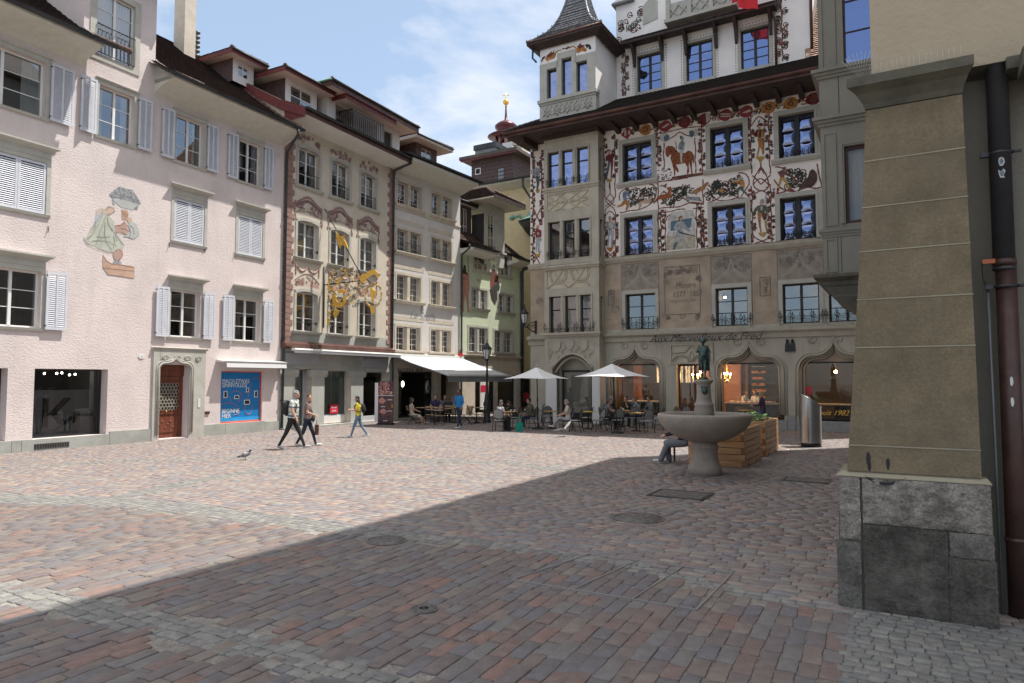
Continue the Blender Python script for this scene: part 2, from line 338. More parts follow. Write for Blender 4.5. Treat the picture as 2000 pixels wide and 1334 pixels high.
mat('iron',(.035,.036,.038),.5,var=.2,metal=.3); mat('gutter',(.055,.06,.065),.45,var=.25,metal=.5); mat('copper_brown',(.11,.055,.045),.5,var=.25,metal=.4)
mat('lead',(.17,.18,.19),.5,var=.2,metal=.3); mat('red_wood',(.15,.03,.03),.55,var=.18,vs=5,streak=.3,stains=.8)
TI=[(p,tuple(q*1.35 for q in c)) for p,c in [(0,(.115,.06,.045)),(.16,(.075,.045,.036)),(.34,(.15,.078,.055)),(.5,(.095,.062,.05)),(.66,(.055,.038,.033)),(.8,(.18,.105,.078)),(.92,(.12,.082,.068))]]
mat('tile_gap_shade',(.03,.022,.02),.9)  # near-black tile lips: shade of the gap under each course put into colour
mat('tile',(.2,.1,.08),.82,var=.22,vs=2.2,bump=.003,bs=70,island=TI,stain=.35,stains=.9,stcol=(.085,.075,.06))
mat('tile_or',(.2,.1,.08),.8,var=.15,vs=2,bump=.003,bs=70,island=[(0,(.34,.17,.10)),(.3,(.40,.23,.15)),(.6,(.28,.15,.10)),(.8,(.45,.30,.22))])
mat('tile_dark',(.2,.1,.08),.75,var=.2,vs=2,bump=.003,bs=70,island=[(0,(.075,.055,.048)),(.3,(.095,.07,.06)),(.6,(.06,.045,.04)),(.8,(.12,.085,.07))],stain=.4,stains=.8,stcol=(.07,.07,.05))
mat('slate',(.2,.1,.08),.3,var=.2,vs=2,bump=.002,bs=70,island=[(0,(.085,.09,.105)),(.3,(.11,.115,.13)),(.6,(.07,.075,.09)),(.8,(.13,.14,.155))],spec=.8)
mat('ridge',(.13,.085,.07),.85,var=.3,vs=6,bump=.006,bs=30)
mat('beige',(.61,.55,.46),.9,var=.07,vs=1.2,bump=.004,bs=40,stain=.25,stains=.8,stcol=(.42,.35,.26),streak=.25); mat('grey_wall',(.63,.61,.59),.9,var=.05,vs=1,bump=.004,bs=40,stain=.2,stains=.7,stcol=(.42,.4,.37),streak=.2)
mat('green_wall',(.60,.66,.49),.9,var=.06,vs=1,bump=.004,bs=40,stain=.25,stains=.8,stcol=(.38,.42,.28)); mat('yellow_wall',(.70,.57,.34),.9,var=.06,bump=.004,bs=40)
mat('quoin',(.30,.185,.16),.9,var=.12,vs=4,bump=.003,bs=50); mat('mauve',(.34,.215,.20),.9,var=.12,vs=5)
mat('stone_beige',(.58,.515,.43),.85,var=.08,vs=3,bump=.003,bs=50,stain=.2,stains=1); mat('shop_grey',(.42,.43,.40),.8,var=.07,vs=2,bump=.002,bs=50,stain=.2,stains=1.2)
mat('panel_grey',(.40,.42,.46),.5,var=.04); mat('brown_shingle',(.105,.065,.06),.75,var=.2,vs=4,bump=.004,bs=40); mat('dark_wood',(.045,.028,.024),.7,var=.3,vs=5,bump=.003,bs=30,bstretch=(1,1,4))
mat('tav_white',(.88,.85,.83),.9,var=.05,vs=1,bump=.003,bs=45,stain=.18,stains=.7,stcol=(.5,.5,.49)); mat('tav_plaster',(.84,.78,.73),.9,var=.05,vs=1.2,bump=.003,bs=45,stain=.12,stains=.8)
mat('sandstone',(.47,.435,.36),.87,var=.08,vs=1.8,bump=.004,bs=40,stain=.28,stains=.9,stcol=(.25,.235,.19),fine=.08,streak=.4); mat('sandstone_pale',(.54,.485,.38),.87,var=.08,vs=3,bump=.004,bs=40,fine=.07)
mat('sandstone_brown',(.42,.335,.25),.88,var=.17,vs=1.3,bump=.004,bs=40,stain=.35,stains=1.0,stcol=(.27,.245,.215),fine=.07); mat('granite',(.33,.32,.31),.8,var=.1,vs=8,bump=.002,bs=90,fine=.2)
mat('relief_line',(.19,.165,.14),.9,var=.1); mat('fountain_stone',(.34,.29,.245),.75,var=.10,vs=2.5,bump=.0015,bs=90,stain=.4,stains=1.6,stcol=(.27,.25,.22),fine=.2)
mat('render_olive',(.19,.148,.092),.92,var=.16,vs=2.3,bump=.009,bs=22,stain=.6,stains=1.6,stcol=(.115,.095,.066),fine=.16,streak=.45); mat('render_tan',(.43,.355,.255),.92,var=.05,vs=1.3,bump=.010,bs=18,stain=.15,stains=.7)
mat('render_grey',(.20,.185,.155),.92,var=.06,vs=1,bump=.006,bs=26,stain=.2,stains=.7,fine=.06); mat('mossy',(.115,.105,.08),.92,var=.25,vs=4,bump=.008,bs=24,stain=.5,stains=2,stcol=(.07,.075,.045))
mat('plinth_rough',(.27,.24,.205),.9,var=.28,vs=5,bump=.06,bs=11,stain=.75,stains=3.2,stcol=(.07,.064,.055),fine=.3,streak=.4); mat('plinth_dark',(.062,.055,.046),.85,var=.3,vs=3,bump=.02,bs=22,stain=.7,stains=1.7,stcol=(.18,.165,.14),fine=.35,streak=.5)
mat('plinth_mid',(.15,.137,.12),.88,var=.3,vs=4,bump=.02,bs=22,stain=.5,stains=2,stcol=(.06,.06,.055),fine=.3); mat('mortar_joint',(.18,.155,.12),.95,var=.15,bump=.01,bs=30)
mat('oriel_grey',(.25,.24,.205),.75,var=.07,vs=2,bump=.003,bs=40,stain=.3,stains=1.2,stcol=(.15,.155,.14)); mat('pipe_dark',(.05,.05,.056),.42,var=.15,vs=3,metal=.3); mat('pipe_brown',(.085,.045,.038),.45,var=.3,vs=4,metal=.25,stain=.4,stains=2,stcol=(.05,.04,.038))
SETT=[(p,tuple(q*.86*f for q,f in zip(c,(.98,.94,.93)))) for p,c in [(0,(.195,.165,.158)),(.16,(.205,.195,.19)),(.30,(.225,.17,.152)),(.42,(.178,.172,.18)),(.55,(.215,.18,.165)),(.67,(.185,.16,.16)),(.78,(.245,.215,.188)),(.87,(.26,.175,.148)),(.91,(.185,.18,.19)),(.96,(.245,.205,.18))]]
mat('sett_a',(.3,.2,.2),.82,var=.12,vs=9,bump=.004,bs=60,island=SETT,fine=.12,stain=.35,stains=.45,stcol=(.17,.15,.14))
SETT_LIT=[(p,tuple(q*f for q,f in zip(c,(1.40,1.42,1.44)))) for p,c in SETT[:7]]+[(.95,(.32,.24,.20))]  # SETT colours lifted: brighter sunlight on the far area put into its colour
mat('sett_b_lit',(.3,.2,.2),.8,var=.16,vs=9,bump=.004,bs=60,island=SETT_LIT,fine=.10,stain=.35,stains=.45,stcol=(.25,.228,.21))
mat('sett_band',(.3,.3,.3),.8,var=.15,vs=9,bump=.005,bs=50,island=[(0,(.195,.19,.18)),(.3,(.225,.22,.205)),(.6,(.18,.177,.173)),(.8,(.245,.235,.215))],fine=.12)
mat('joint',(.255,.235,.21),.95,var=.18,vs=12,bump=.008,bs=90,fine=.2); mat('asphalt',(.2,.19,.18),.95,var=.1)
mat('manhole',(.15,.135,.13),.55,var=.3,vs=10,metal=.3,bump=.004,bs=60)
mat('white_cloth',(.82,.82,.82),.85,var=.03); mat('awning_grey',(.60,.61,.63),.8,var=.03); mat('awning_dark',(.22,.225,.235),.8); mat('black',(.012,.012,.013),.5,var=.2); mat('white_paint',(.7,.7,.69),.5,var=.03)
mat('gold',(.85,.52,.10),.40,var=.2,vs=12,metal=.35); mat('edging',(.25,.235,.225),.5); mat('silver_leaf',(.35,.37,.36),.5,var=.2,metal=.4); mat('bronze',(.07,.115,.105),.5,var=.4,vs=9,metal=.4,bump=.004,bs=40,stain=.4,stains=5,stcol=(.02,.03,.03))
mat('steel',(.42,.42,.42),.28,var=.05,metal=.9,bump=.0015,bs=30,bstretch=(3,3,.2)); mat('onion_red',(.10,.022,.03),.35,var=.15,metal=.4); mat('verdigris',(.16,.34,.26),.6,var=.2,vs=3)
wood('planter_wood',(.42,.21,.09),(.60,.35,.17),axis=0); wood('planter_end',(.20,.08,.04),(.36,.17,.08)); wood('door_wood',(.10,.028,.014),(.19,.055,.028)); wood('slat_wood',(.30,.20,.12),(.42,.30,.19),axis=0)
mat('door_dark',(.05,.018,.012),.5); mat('poster_blue',(.008,.20,.52),.4,var=.04); mat('poster_cyan',(.03,.34,.72),.35); mat('poster_red',(.62,.10,.06),.5); mat('orange',(.75,.25,.07),.5); mat('text_white',(.78,.8,.8),.6,var=.02); mat('text_brown',(.10,.06,.045),.7); mat('text_grey',(.35,.35,.35),.8)
mat('red_sign',(.62,.03,.06),.5); mat('food_dark',(.12,.06,.07),.6,var=.5,vs=9); mat('food_pink',(.55,.27,.22),.6,var=.5,vs=14,col2=(.25,.10,.09)); mat('paper_glass',(.30,.40,.40),.35,var=.08,vs=2)
mat('yellow_top',(.62,.42,.05),.4,var=.05); mat('rattan',(.26,.265,.27),.7,var=.2,vs=60,bump=.003,bs=160); mat('rattan_light',(.45,.45,.44),.7,var=.2,vs=60); mat('leaf',(.07,.17,.035),.6,var=.4,vs=8); mat('leaf2',(.12,.24,.05),.6,var=.3,vs=8); mat('soil',(.05,.035,.025),.95)
mat('skin',(.50,.29,.21),.55,var=.04,vs=6); mat('skin_dark',(.24,.125,.085),.55,var=.04); mat('hair_grey',(.30,.29,.285),.7,var=.3,vs=25); mat('hair_dark',(.02,.015,.013),.5,var=.3,vs=20); mat('hair_brown',(.09,.05,.03),.6,var=.3,vs=20); mat('hair_blond',(.42,.30,.16),.6,var=.3,vs=20); mat('hair_mid',(.16,.13,.12),.6,var=.3,vs=20)
for n,c in dict(cl_black=(.02,.02,.022),cl_navy=(.025,.032,.065),cl_jean=(.14,.21,.31),cl_white=(.68,.68,.67),cl_yellow=(.70,.58,.03),cl_blue=(.02,.20,.50),cl_darkbrown=(.09,.06,.055),cl_beige=(.52,.43,.34),cl_grey=(.20,.20,.20),cl_olive=(.14,.13,.09),cl_purple=(.05,.03,.10),cl_lightgrey=(.42,.42,.40),cl_bluegrey=(.20,.26,.32),cl_pink=(.55,.40,.36),cl_teal=(.0,.20,.16),cl_cream=(.58,.53,.46),cl_green=(.26,.32,.24)).items(): mat(n,c,.88,var=.12,vs=8,bump=.006,bs=14)
mat('pigeon_grey',(.22,.22,.25),.7,var=.3,vs=20); mat('pigeon_dark',(.06,.06,.075),.6); mat('red_leg',(.45,.12,.10),.6); mat('flag_red',(.62,.02,.03),.8)
mat('mu_red',(.20,.065,.05),.9,var=.45,vs=9); mat('mu_brown',(.15,.065,.045),.9,var=.45,vs=9); mat('mu_green',(.042,.05,.042),.9,var=.35,vs=6); mat('mu_orange',(.42,.19,.06),.9,var=.45,vs=9); mat('mu_grey',(.29,.30,.32),.9,var=.45,vs=9); mat('mu_blue',(.10,.16,.21),.9,var=.2); mat('mu_skin',(.50,.30,.20),.9,var=.1); mat('mu_dk',(.045,.035,.035),.9); mat('mu_horse',(.24,.075,.03),.9,var=.45,vs=9); mat('mu_gold',(.45,.28,.08),.9,var=.45,vs=9); mat('mu_maroon',(.16,.03,.035),.9,var=.45,vs=9); mat('mu_pale',(.50,.48,.45),.9,var=.1); mat('mu_sage',(.48,.50,.43),.9,var=.12,vs=2.5); mat('mu_slate',(.27,.28,.30),.9,var=.45,vs=9,col2=(.17,.17,.19)); mat('mu_tan',(.50,.335,.25),.9,var=.12,vs=3); mat('mu_rose',(.42,.26,.22),.9,var=.2,vs=4); mat('mu_stone',(.52,.44,.38),.9,var=.08)
emit('lamp_warm',(1,.60,.26),70); emit('lamp_white',(1,.9,.7),5); emit('lamp_spot',(1,.95,.85),9); mat('shop_orange',(.42,.17,.07),.6,var=.2); mat('shop_dark',(.06,.042,.034),.6); mat('lantern_glass',(.55,.56,.55),.2,spec=.8)
def reflpane(name,base,refl,tint):
    m=gm_(name); m.use_nodes=True; t=m.node_tree; t.nodes.clear(); L=t.links.new
    o=nd(t,'ShaderNodeOutputMaterial'); a=nd(t,'ShaderNodeBsdfDiffuse'); a.inputs[0].default_value=(*base,1); g=nd(t,'ShaderNodeBsdfGlossy'); g.inputs['Roughness'].default_value=.02; g.inputs['Color'].default_value=(*tint,1)
    f=nd(t,'ShaderNodeFresnel'); ma=nd(t,'ShaderNodeMath',operation='ADD'); L(f.outputs[0],ma.inputs[0]); ma.inputs[1].default_value=refl; ma.use_clamp=True
    x=nd(t,'ShaderNodeMixShader'); L(ma.outputs[0],x.inputs[0]); L(a.outputs[0],x.inputs[1]); L(g.outputs[0],x.inputs[2]); L(x.outputs[0],o.inputs[0]); M[name]=m
reflpane('pane_blue',(.012,.013,.024),.36,(.50,.60,1.0))
# ---------------------------------------------------------------- ground: mortar sheet + laid setts
g=MB(); g.poly([(-400,-200,-.0125),(400,-200,-.0125),(400,900,-.014),(-400,900,-.0125)],'joint'); o=g.build('ground'); tag(o,kind='structure')
pdir=vdir(1690); pdir=np.array(pdir)/np.linalg.norm(pdir); tdir=np.array((2300.,-1333.)); tdir/=np.linalg.norm(tdir)
def gp(*uv): return np.array([G(*q) for q in uv])
band1=gp((-700,905),(0,972),(300,985),(700,1037),(1000,1068),(1215,1100),(1440,1153),(1640,1196)); w1=[.9,.85,.75,.55,.3,.25,.25,.2]
band2=gp((180,982),(400,936),(620,901),(800,899),(1000,905),(1180,930)); w2=[.5]*6
band3=gp((-600,965),(0,914),(270,899),(540,891),(900,899)); w3=[.35]*5
band4=gp((-300,1120),(0,1152),(150,1180),(400,1240),(560,1275),(760,1345)); w4=[.45,.45,.45,.42,.4,.4]
def seg_dist(X,Y,poly,ws):
    best=np.full(X.shape,1e9); side=np.zeros(X.shape); along=np.zeros((*X.shape,2))
    for i in range(len(poly)-1):
        a=poly[i];b=poly[i+1];d=b-a;L=np.hypot(*d);t=((X-a[0])*d[0]+(Y-a[1])*d[1])/L**2;tc=np.clip(t,0,1)
        dd=np.hypot(X-a[0]-tc*d[0],Y-a[1]-tc*d[1])/(ws[i]+(ws[i+1]-ws[i])*tc)*2
        s=np.sign(d[0]*(Y-a[1])-d[1]*(X-a[0])); k=dd<best
        best=np.where(k,dd,best); side=np.where(k,s,side)
    return best,side
cl0=np.array(G(1646,1178)); cl1=np.array(G(1652,1420))
def classify(X,Y):
    """0: rows parallel to the pink house, 1: rows parallel to the tavern, 2: pale bands, 3: small cobbles by the buttress, -1 none"""
    reg=np.zeros(X.shape,int); d,s=seg_dist(X,Y,band1,w1); reg[s>0]=1; reg[(d<1)]=2
    for b,w in ((band2,w2),(band3,w3)):
        d,_=seg_dist(X,Y,b,w); reg[d<1]=2
    d,_=seg_dist(X,Y,band4,w4); reg[d<1]=2
    dc=(cl1-cl0); s=dc[0]*(Y-cl0[1])-dc[1]*(X-cl0[0])
    tt=(Y-cl0[1])*(.865)+(X-cl0[0])*.501
    reg[(s>0)&(tt<.0)]=3
    dist=np.hypot(X,Y); off=(Y<1.0)|(dist>46)|(X<-17)|(X>16)|(np.abs(X)>Y*.84+3.2); reg[off]=-1
    return reg
allv=[];allf=[];allm=[]; nvs=0
rg=np.random.default_rng(5)
def lay(code,dirv,wid,l0,l1,gap,matid,bounds,curve=0):
    """rows of setts along dirv where classify()==code"""
    global nvs
    d=np.array(dirv); nrm=np.array((-d[1],d[0])); u0,u1,v0,v1=bounds
    nrow=int((v1-v0)/wid)
    cs=[]
    for r in range(nrow):
        vv=v0+(r+.5)*wid; n=int((u1-u0)/l0); ls=rg.uniform(l0,l1,n); us=u0+rg.uniform(0,l1)+np.cumsum(ls)-ls/2
        k=us<u1; us=us[k]; ls=ls[k]; vv=vv+curve*np.sin(us*.35+vv*.05)*.12+rg.normal(0,.0035,len(us))
        cs.append(np.stack([us,np.full(us.shape,0)+vv,ls,np.full(us.shape,wid)],1))
    A=np.concatenate(cs); X=A[:,0]*d[0]+A[:,1]*nrm[0]; Y=A[:,0]*d[1]+A[:,1]*nrm[1]
    k=classify(X,Y)==code; A=A[k]; X=X[k]; Y=Y[k]; dist=np.hypot(X,Y)
    for near in (True,False):
        k=(dist<9.5) if near else (dist>=9.5)
        a=A[k]; n=len(a)
        if n==0: continue
        hl=a[:,2]/2-gap/2; hw=a[:,3]/2-gap/2
        if near:
            c=.012; S=[(-1,-1,c,0),(-.33,-1,0,0),(.33,-1,0,0),(1,-1,-c,0),(1,-1,0,c),(1,0,0,0),(1,1,0,-c),(1,1,-c,0),(.33,1,0,0),(-.33,1,0,0),(-1,1,c,0),(-1,1,0,-c),(-1,0,0,0),(-1,-1,0,c)]
        else: S=[(-1,-1,0,0),(1,-1,0,0),(1,1,0,0),(-1,1,0,0)]
        K=len(S); S=np.array(S); ux=hl[:,None]*S[:,0]+S[:,2]; uy=hw[:,None]*S[:,1]+S[:,3]
        jit=.0045 if near else .004
        ux=ux+rg.normal(0,jit,ux.shape); uy=uy+rg.normal(0,jit*.8,uy.shape)
        h=rg.normal(0,.0022,n)[:,None]; tx=rg.normal(0,.006,n)[:,None]; ty=rg.normal(0,.011,n)[:,None]
        zt=h+tx*ux+ty*uy; zt=np.minimum(zt,.010)
        def xy(ux,uy): U=a[:,0:1]+ux; V=a[:,1:2]+uy; return U*d[0]+V*nrm[0],U*d[1]+V*nrm[1]
        tx_,ty_=xy(ux,uy); gx=1+.004/hl[:,None]; gy=1+.004/hw[:,None]; bx,by=xy(ux*gx,uy*gy)
        if near:   # rounded shoulder ring
            mx,my=xy(ux*(1+.0028/hl[:,None]),uy*(1+.0028/hw[:,None]))
            rings=[(tx_,ty_,zt),(mx,my,zt-.002),(bx,by,np.full(zt.shape,-.017))]
        else: rings=[(tx_,ty_,zt),(bx,by,np.full(zt.shape,-.017))]
        Q=len(rings); V=np.stack([np.stack(r_,2) for r_ in rings],1)   # n,Q,K,3
        allv.append(V.reshape(-1,3)); base=nvs+np.arange(n)*Q*K
        tri=[tuple(range(K))]; 
        allf.append(('top',base,K)); 
        for q in range(Q-1):
            i=np.arange(K); j=(i+1)%K
            allf.append(('side',base,np.stack([q*K+i,(q+1)*K+i,(q+1)*K+j,q*K+j],1)))
        nvs+=n*Q*K; allm.append((n,matid,K,Q))
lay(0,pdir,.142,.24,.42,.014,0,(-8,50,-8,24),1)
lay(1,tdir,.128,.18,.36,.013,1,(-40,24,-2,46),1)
lay(2,tdir,.115,.11,.17,.011,2,(-40,24,-2,46),1)
lay(3,tdir,.105,.10,.14,.014,2,(-4,12,0,12),1)
V=np.concatenate(allv); loops=[];starts=[];mi=[];ls=0; idx=0; fi=0
for (n,matid,K,Q) in allm:
    for _ in range(Q):
        kind,base,p=allf[fi]; fi+=1
        if kind=='top': L=(base[:,None]+np.arange(p)[None]).reshape(-1); k=p; nf=len(base)
        else: L=(base[:,None,None]+p[None]).reshape(-1); k=4; nf=len(base)*len(p)
        loops.append(L); starts.append(ls+np.arange(nf)*k); ls+=nf*k; mi.append(np.full(nf,matid))
me=bpy.data.meshes.new('paving'); loops=np.concatenate(loops); starts=np.concatenate(starts); mi=np.concatenate(mi)
me.vertices.add(len(V)); me.vertices.foreach_set('co',V.astype(np.float32).reshape(-1)); me.loops.add(len(loops)); me.loops.foreach_set('vertex_index',loops.astype(np.int32))
me.polygons.add(len(starts)); me.polygons.foreach_set('loop_start',starts.astype(np.int32)); 
for k in ('sett_a','sett_b_lit','sett_band'): me.materials.append(M[k])
me.polygons.foreach_set('material_index',mi.astype(np.int32)); me.update(calc_edges=True); me.validate()
pv=link(bpy.data.objects.new('paving',me)); tag(pv,kind='structure')
print('paving faces',len(me.polygons))
def manhole(u,v,r,label,sq=None):
    x,y=G(u,v); t=thing('manhole_cover',label,'manhole cover',(x,y,0),math.atan2(tdir[1],tdir[0]) if sq else 0)
    mb=MB()
    if sq:
        a,b=sq; mb.box(-a/2,a/2,-b/2,b/2,-.02,.012,'manhole')
        for i in range(1,6): 
            xx=-a/2+a*i/6; mb.box(xx-.012,xx+.012,-b/2+.05,b/2-.05,.012,.015,'manhole')
        mb.build('cover',t); f=MB(); ring2=[(-a/2-.05,-b/2-.05),(a/2+.05,-b/2-.05),(a/2+.05,b/2+.05),(-a/2-.05,b/2+.05)]
        for i in range(4):
            p=ring2[i]; q=ring2[(i+1)%4]; f.box(min(p[0],q[0])-.02,max(p[0],q[0])+.02,min(p[1],q[1])-.02,max(p[1],q[1])+.02,-.02,.011,'iron')
        f.build('rim',t)
    else:
        mb.lathe([(.001,.009),(r*.86,.009),(r*.88,-.01)][::-1],'manhole',28)
        for rr in (.25,.5,.72): 
            for k in range(12): w=k*math.pi/6+rr*3; mb.box(rr*r*math.cos(w)-.015,rr*r*math.cos(w)+.015,rr*r*math.sin(w)-.015,rr*r*math.sin(w)+.015,.009,.013,'manhole')
        mb.build('cover',t); f=MB(); f.lathe([(r*1.0,-.02),(r*1.0,.010),(r*.9,.010),(r*.9,-.02)],'manhole',28,smooth=False); f.build('rim',t)
manhole(755,1056,.27,'round iron manhole cover in the shaded paving just below the pale cobble band')
manhole(828,1190,.13,'smallest round iron cover, in the reddish setts of the near foreground')
manhole(1247,1012,.40,'largest round manhole cover, between the fountain and the camera')
manhole(1330,966,0,'square ribbed drain cover in front of the fountain foot',(.9,.7)); manhole(1575,938,0,'square ribbed drain cover between the planters and the buttress',(.75,.5))
# long inspection lid filled with setts, outlined by steel edging
lid=thing('service_hatch','long sett-filled inspection hatch outlined by thin steel edging in the foreground','service hatch',(*G(1220,1140),0))
c4=[G(1000,1133),G(1150,1083),G(1430,1120),G(1360,1192)]; lx,ly=G(1220,1140)
mb=MB()
def strip(a,b,w=.008):
    a=Vector((a[0]-lx,a[1]-ly,.012)); b=Vector((b[0]-lx,b[1]-ly,.012)); d=(b-a).normalized(); n=Vector((-d.y,d.x,0))*w
    mb.add([a-n,b-n,b+n,a+n,a-n-Vector((0,0,.02)),b-n-Vector((0,0,.02)),b+n-Vector((0,0,.02)),a+n-Vector((0,0,.02))],[(0,1,2,3),(0,4,5,1),(2,6,7,3),(1,5,6,2),(3,7,4,0)],'edging')
for i in range(4): strip(c4[i],c4[(i+1)%4])
for f in (.36,.68):
    a=tuple(c4[0][k]+(c4[3][k]-c4[0][k])*f for k in (0,1)); b=tuple(c4[1][k]+(c4[2][k]-c4[1][k])*f for k in (0,1)); strip(a,b,.006)
mb.build('steel_edging',lid)
# ---------------------------------------------------------------- the row of houses on the left
P=Fac(G(545,839.5),vdir(1690))
def gutter(mb,x0,x1,y,z,m='gutter',r=.075):
    pr=[(y+r*math.cos(a),z+r*math.sin(a)) for a in [math.pi+math.pi*k/8 for k in range(9)]]+[(y+r,z+.012),(y-r-.012,z+.012)]
    mb.mold(x0,x1,pr[::-1],m)
def downpipe(F,parent,x,y,z0,z1,gy,gz,r=.05,m='gutter',gx=None,name='downpipe'):
    mb=MB(); gx=x if gx is None else gx
    mb.tube([(gx,gy,gz),(gx,gy+.02,gz-.22),(x+(gx-x)*.2,y-.08,z1+.15),(x,y,z1-.05),(x,y,z1-.4),(x,y,z0)],r,m,8)
    z=z0+1.2
    while z<z1-.3: mb.box(x-r-.02,x+r+.02,y-r-.01,y+r+.02,z,z+.035,m); z+=2.6
    return mb.build(name,parent)
def headmold(mb,x0,x1,z,m,h=.30,pr=.16,ex=.14):
    """window head: frieze and projecting cornice"""
    mb.box(x0-.1,x1+.1,-.035,0,z+.001,z+h*.55,m)
    z2=z+h*.55
    mb.mold(x0-.1-ex*0,x1+.1+ex*0,[(0,z2),(-.05,z2),(-.07,z2+.04),(-pr*.75,z2+.09),(-pr,z2+.12),(-pr,z2+.17),(0,z2+.19)],m,ext0=.9,ext1=.9)
# ===== pink house (x from -L to 0)
PK=fthing(P,'town_house','rose-pink roughcast house with white slatted shutters on the left','house','houses on the left side of the square')
LX=-17.5; z_row=[(3.62,5.30),(7.04,8.60),(9.96,11.66)]
def X(u,v,y=0): return P.x(u,v,y)
W=[]  # x0,x1,z0,z1
r3=[(X(8,190)-1.1,X(88,210)),(X(193,215),X(262,235)),(X(344,260),X(398,285)),(X(467,310),X(510,335))]
r2=[(X(90,380)-1.55,X(90,380)),(X(340,430),X(399,440)),(X(465,455),X(513,462))]
r1=[(X(80,585)-1.5,X(79,585)),(X(333,608),X(390,610)),(X(459,618),X(508,622))]
xm=(r1[0][0]+r1[0][1])/2
def add_left(r,k): r.insert(0,(r[0][0]-k,r[0][1]-k))
for r in (r1,r2,r3): add_left(r,3.6)
holes=[]; pi=MB()
for r,zr in zip((r1,r2,r3),z_row):
    for a,b in r: holes.append((a,b,*zr,.24))
dx0,dx1,dz0,dz1=P.r(190,5,270,152); dz0=P.z(262,142); dx1=X(262,100)
dorm=(dx0,dx1,12.62,14.75,.2); 
shop1=(X(65.5,790),X(209,790),.34,2.42,.5); shop0=(shop1[0]-3.6,X(13,790),.34,2.42,.5)
post=(X(431,780),X(512,780),.42,2.42,.12); door=(X(309,790),X(367,790),.03,2.62,.45)
holes+=[shop1,shop0,post,door]
mb=MB(); wall(mb,LX,0,0,12.05,holes,'pink',rev='pink')
wx0,wx1=X(161,130),X(302,180)
wall(mb,wx0,wx1,12.05,16.2,[dorm],'pink',rev='stone_gg'); shell(mb,LX,0,0,9,0,12.05,'pinkflat')
mb.poly([(wx0,0,12.05),(wx0,0,16.2),(wx0,4,16.2),(wx0,4,12.05)],'pink'); mb.poly([(wx1,0,12.05),(wx1,4,12.05),(wx1,4,16.2),(wx1,0,16.2)],'pink')
mb.build('wall',PK)
# plinth
mb=MB(); xs=[LX,shop0[1]+.15,shop1[0]-.3,(shop1[1]+.1),X(295,845)]
for a,b in zip(xs,xs[1:]): mb.box(a+.006,b-.006,-.05,.0,0,.34 if b<shop1[1]+.3 else .42,'stone_plinth')
mb.box(X(397,845),post[0]+.2,-.05,0,0,.42,'stone_plinth'); mb.box(post[0]+.212,post[1]+.12,-.05,0,0,.42,'stone_plinth'); mb.box(post[1]+.132,-.02,-.05,0,0,.38,'stone_plinth')
mb.build('plinth',PK)
mb=MB(); vx0,vx1,vz0,vz1=P.r(65,868,133,876); mb.box(vx0,vx1,-.058,-.045,.05,.20,'manhole')
for k in range(14): xx=vx0+(vx1-vx0)*(k+.5)/14; mb.box(xx-.02,xx+.02,-.066,-.058,.06,.19,'iron')
mb.build('vent_grille',PK)
# windows
sh=MB()
for ri,(r,zr) in enumerate(zip((r1,r2,r3),z_row)):
    for wi,(a,b) in enumerate(r):
        f=MB(); ring(f,a,b,zr[0],zr[1],.12,-.022,.0,'stone_gg',bottom=False,wt=.14)
        if ri<2: headmold(f,a,b,zr[1]+.14,'stone_gg',h=.34,pr=.2)
        else: f.mold(a-.14,b+.14,[(0,zr[1]+.14),(-.06,zr[1]+.14),(-.08,zr[1]+.19),(0,zr[1]+.2)],'stone_gg')
        f.mold(a-.12,b+.12,[(0,zr[0]-.09),(-.05,zr[0]-.09),(-.07,zr[0]-.01),(.2,zr[0]+.004),(.2,zr[0]-.09)],'stone_gg')
        f.build('window_surround',PK)
        if ri==1:
            o=shutter(PK,a+.012,b-.012,zr[0]+.01,zr[1]-.01,y=.0 if wi else -.0,leaves=2); pi.poly([(a,.2,zr[0]),(b,.2,zr[0]),(b,.2,zr[1]),(a,.2,zr[1])],'room')
        else:
            window(PK,a,b,zr[0],zr[1],y=.17,curtain=('sides' if ri==2 else None),inter=pi,gm='glass' if ri==2 else 'glass')
            sw=min((b-a)/2*.80,.66 if ri==2 and wi<=2 else .62); 
            shutter(PK,a-.13-sw,a-.13+.02,zr[0]-.03,zr[1]+.04,y=-.105); shutter(PK,b+.13-.02,b+.13+sw,zr[0]-.03,zr[1]+.04,y=-.105)
# open casement of the third-storey window
a,b=r3[3][0],r3[3][1]
# dormer window with railing
f=MB(); ring(f,dorm[0],dorm[1],dorm[2],dorm[3],.2,-.03,0,'stone_gg'); f.build('window_surround',PK); window(PK,dorm[0],dorm[1],dorm[2],dorm[3],y=.1,curtain='full',inter=pi,rows=4)
rl=MB(); z0,z1=dorm[2]+.05,dorm[2]+.98
for z in (z0,z1): rl.tube([(dorm[0],-.06,z),(dorm[1],-.06,z)],.018,'iron',5)
n=10
for k in range(n+1): xx=dorm[0]+(dorm[1]-dorm[0])*k/n; rl.tube([(xx,-.06,z0),(xx,-.06,z1)],.010,'iron',4)
rl.build('window_railing',PK)
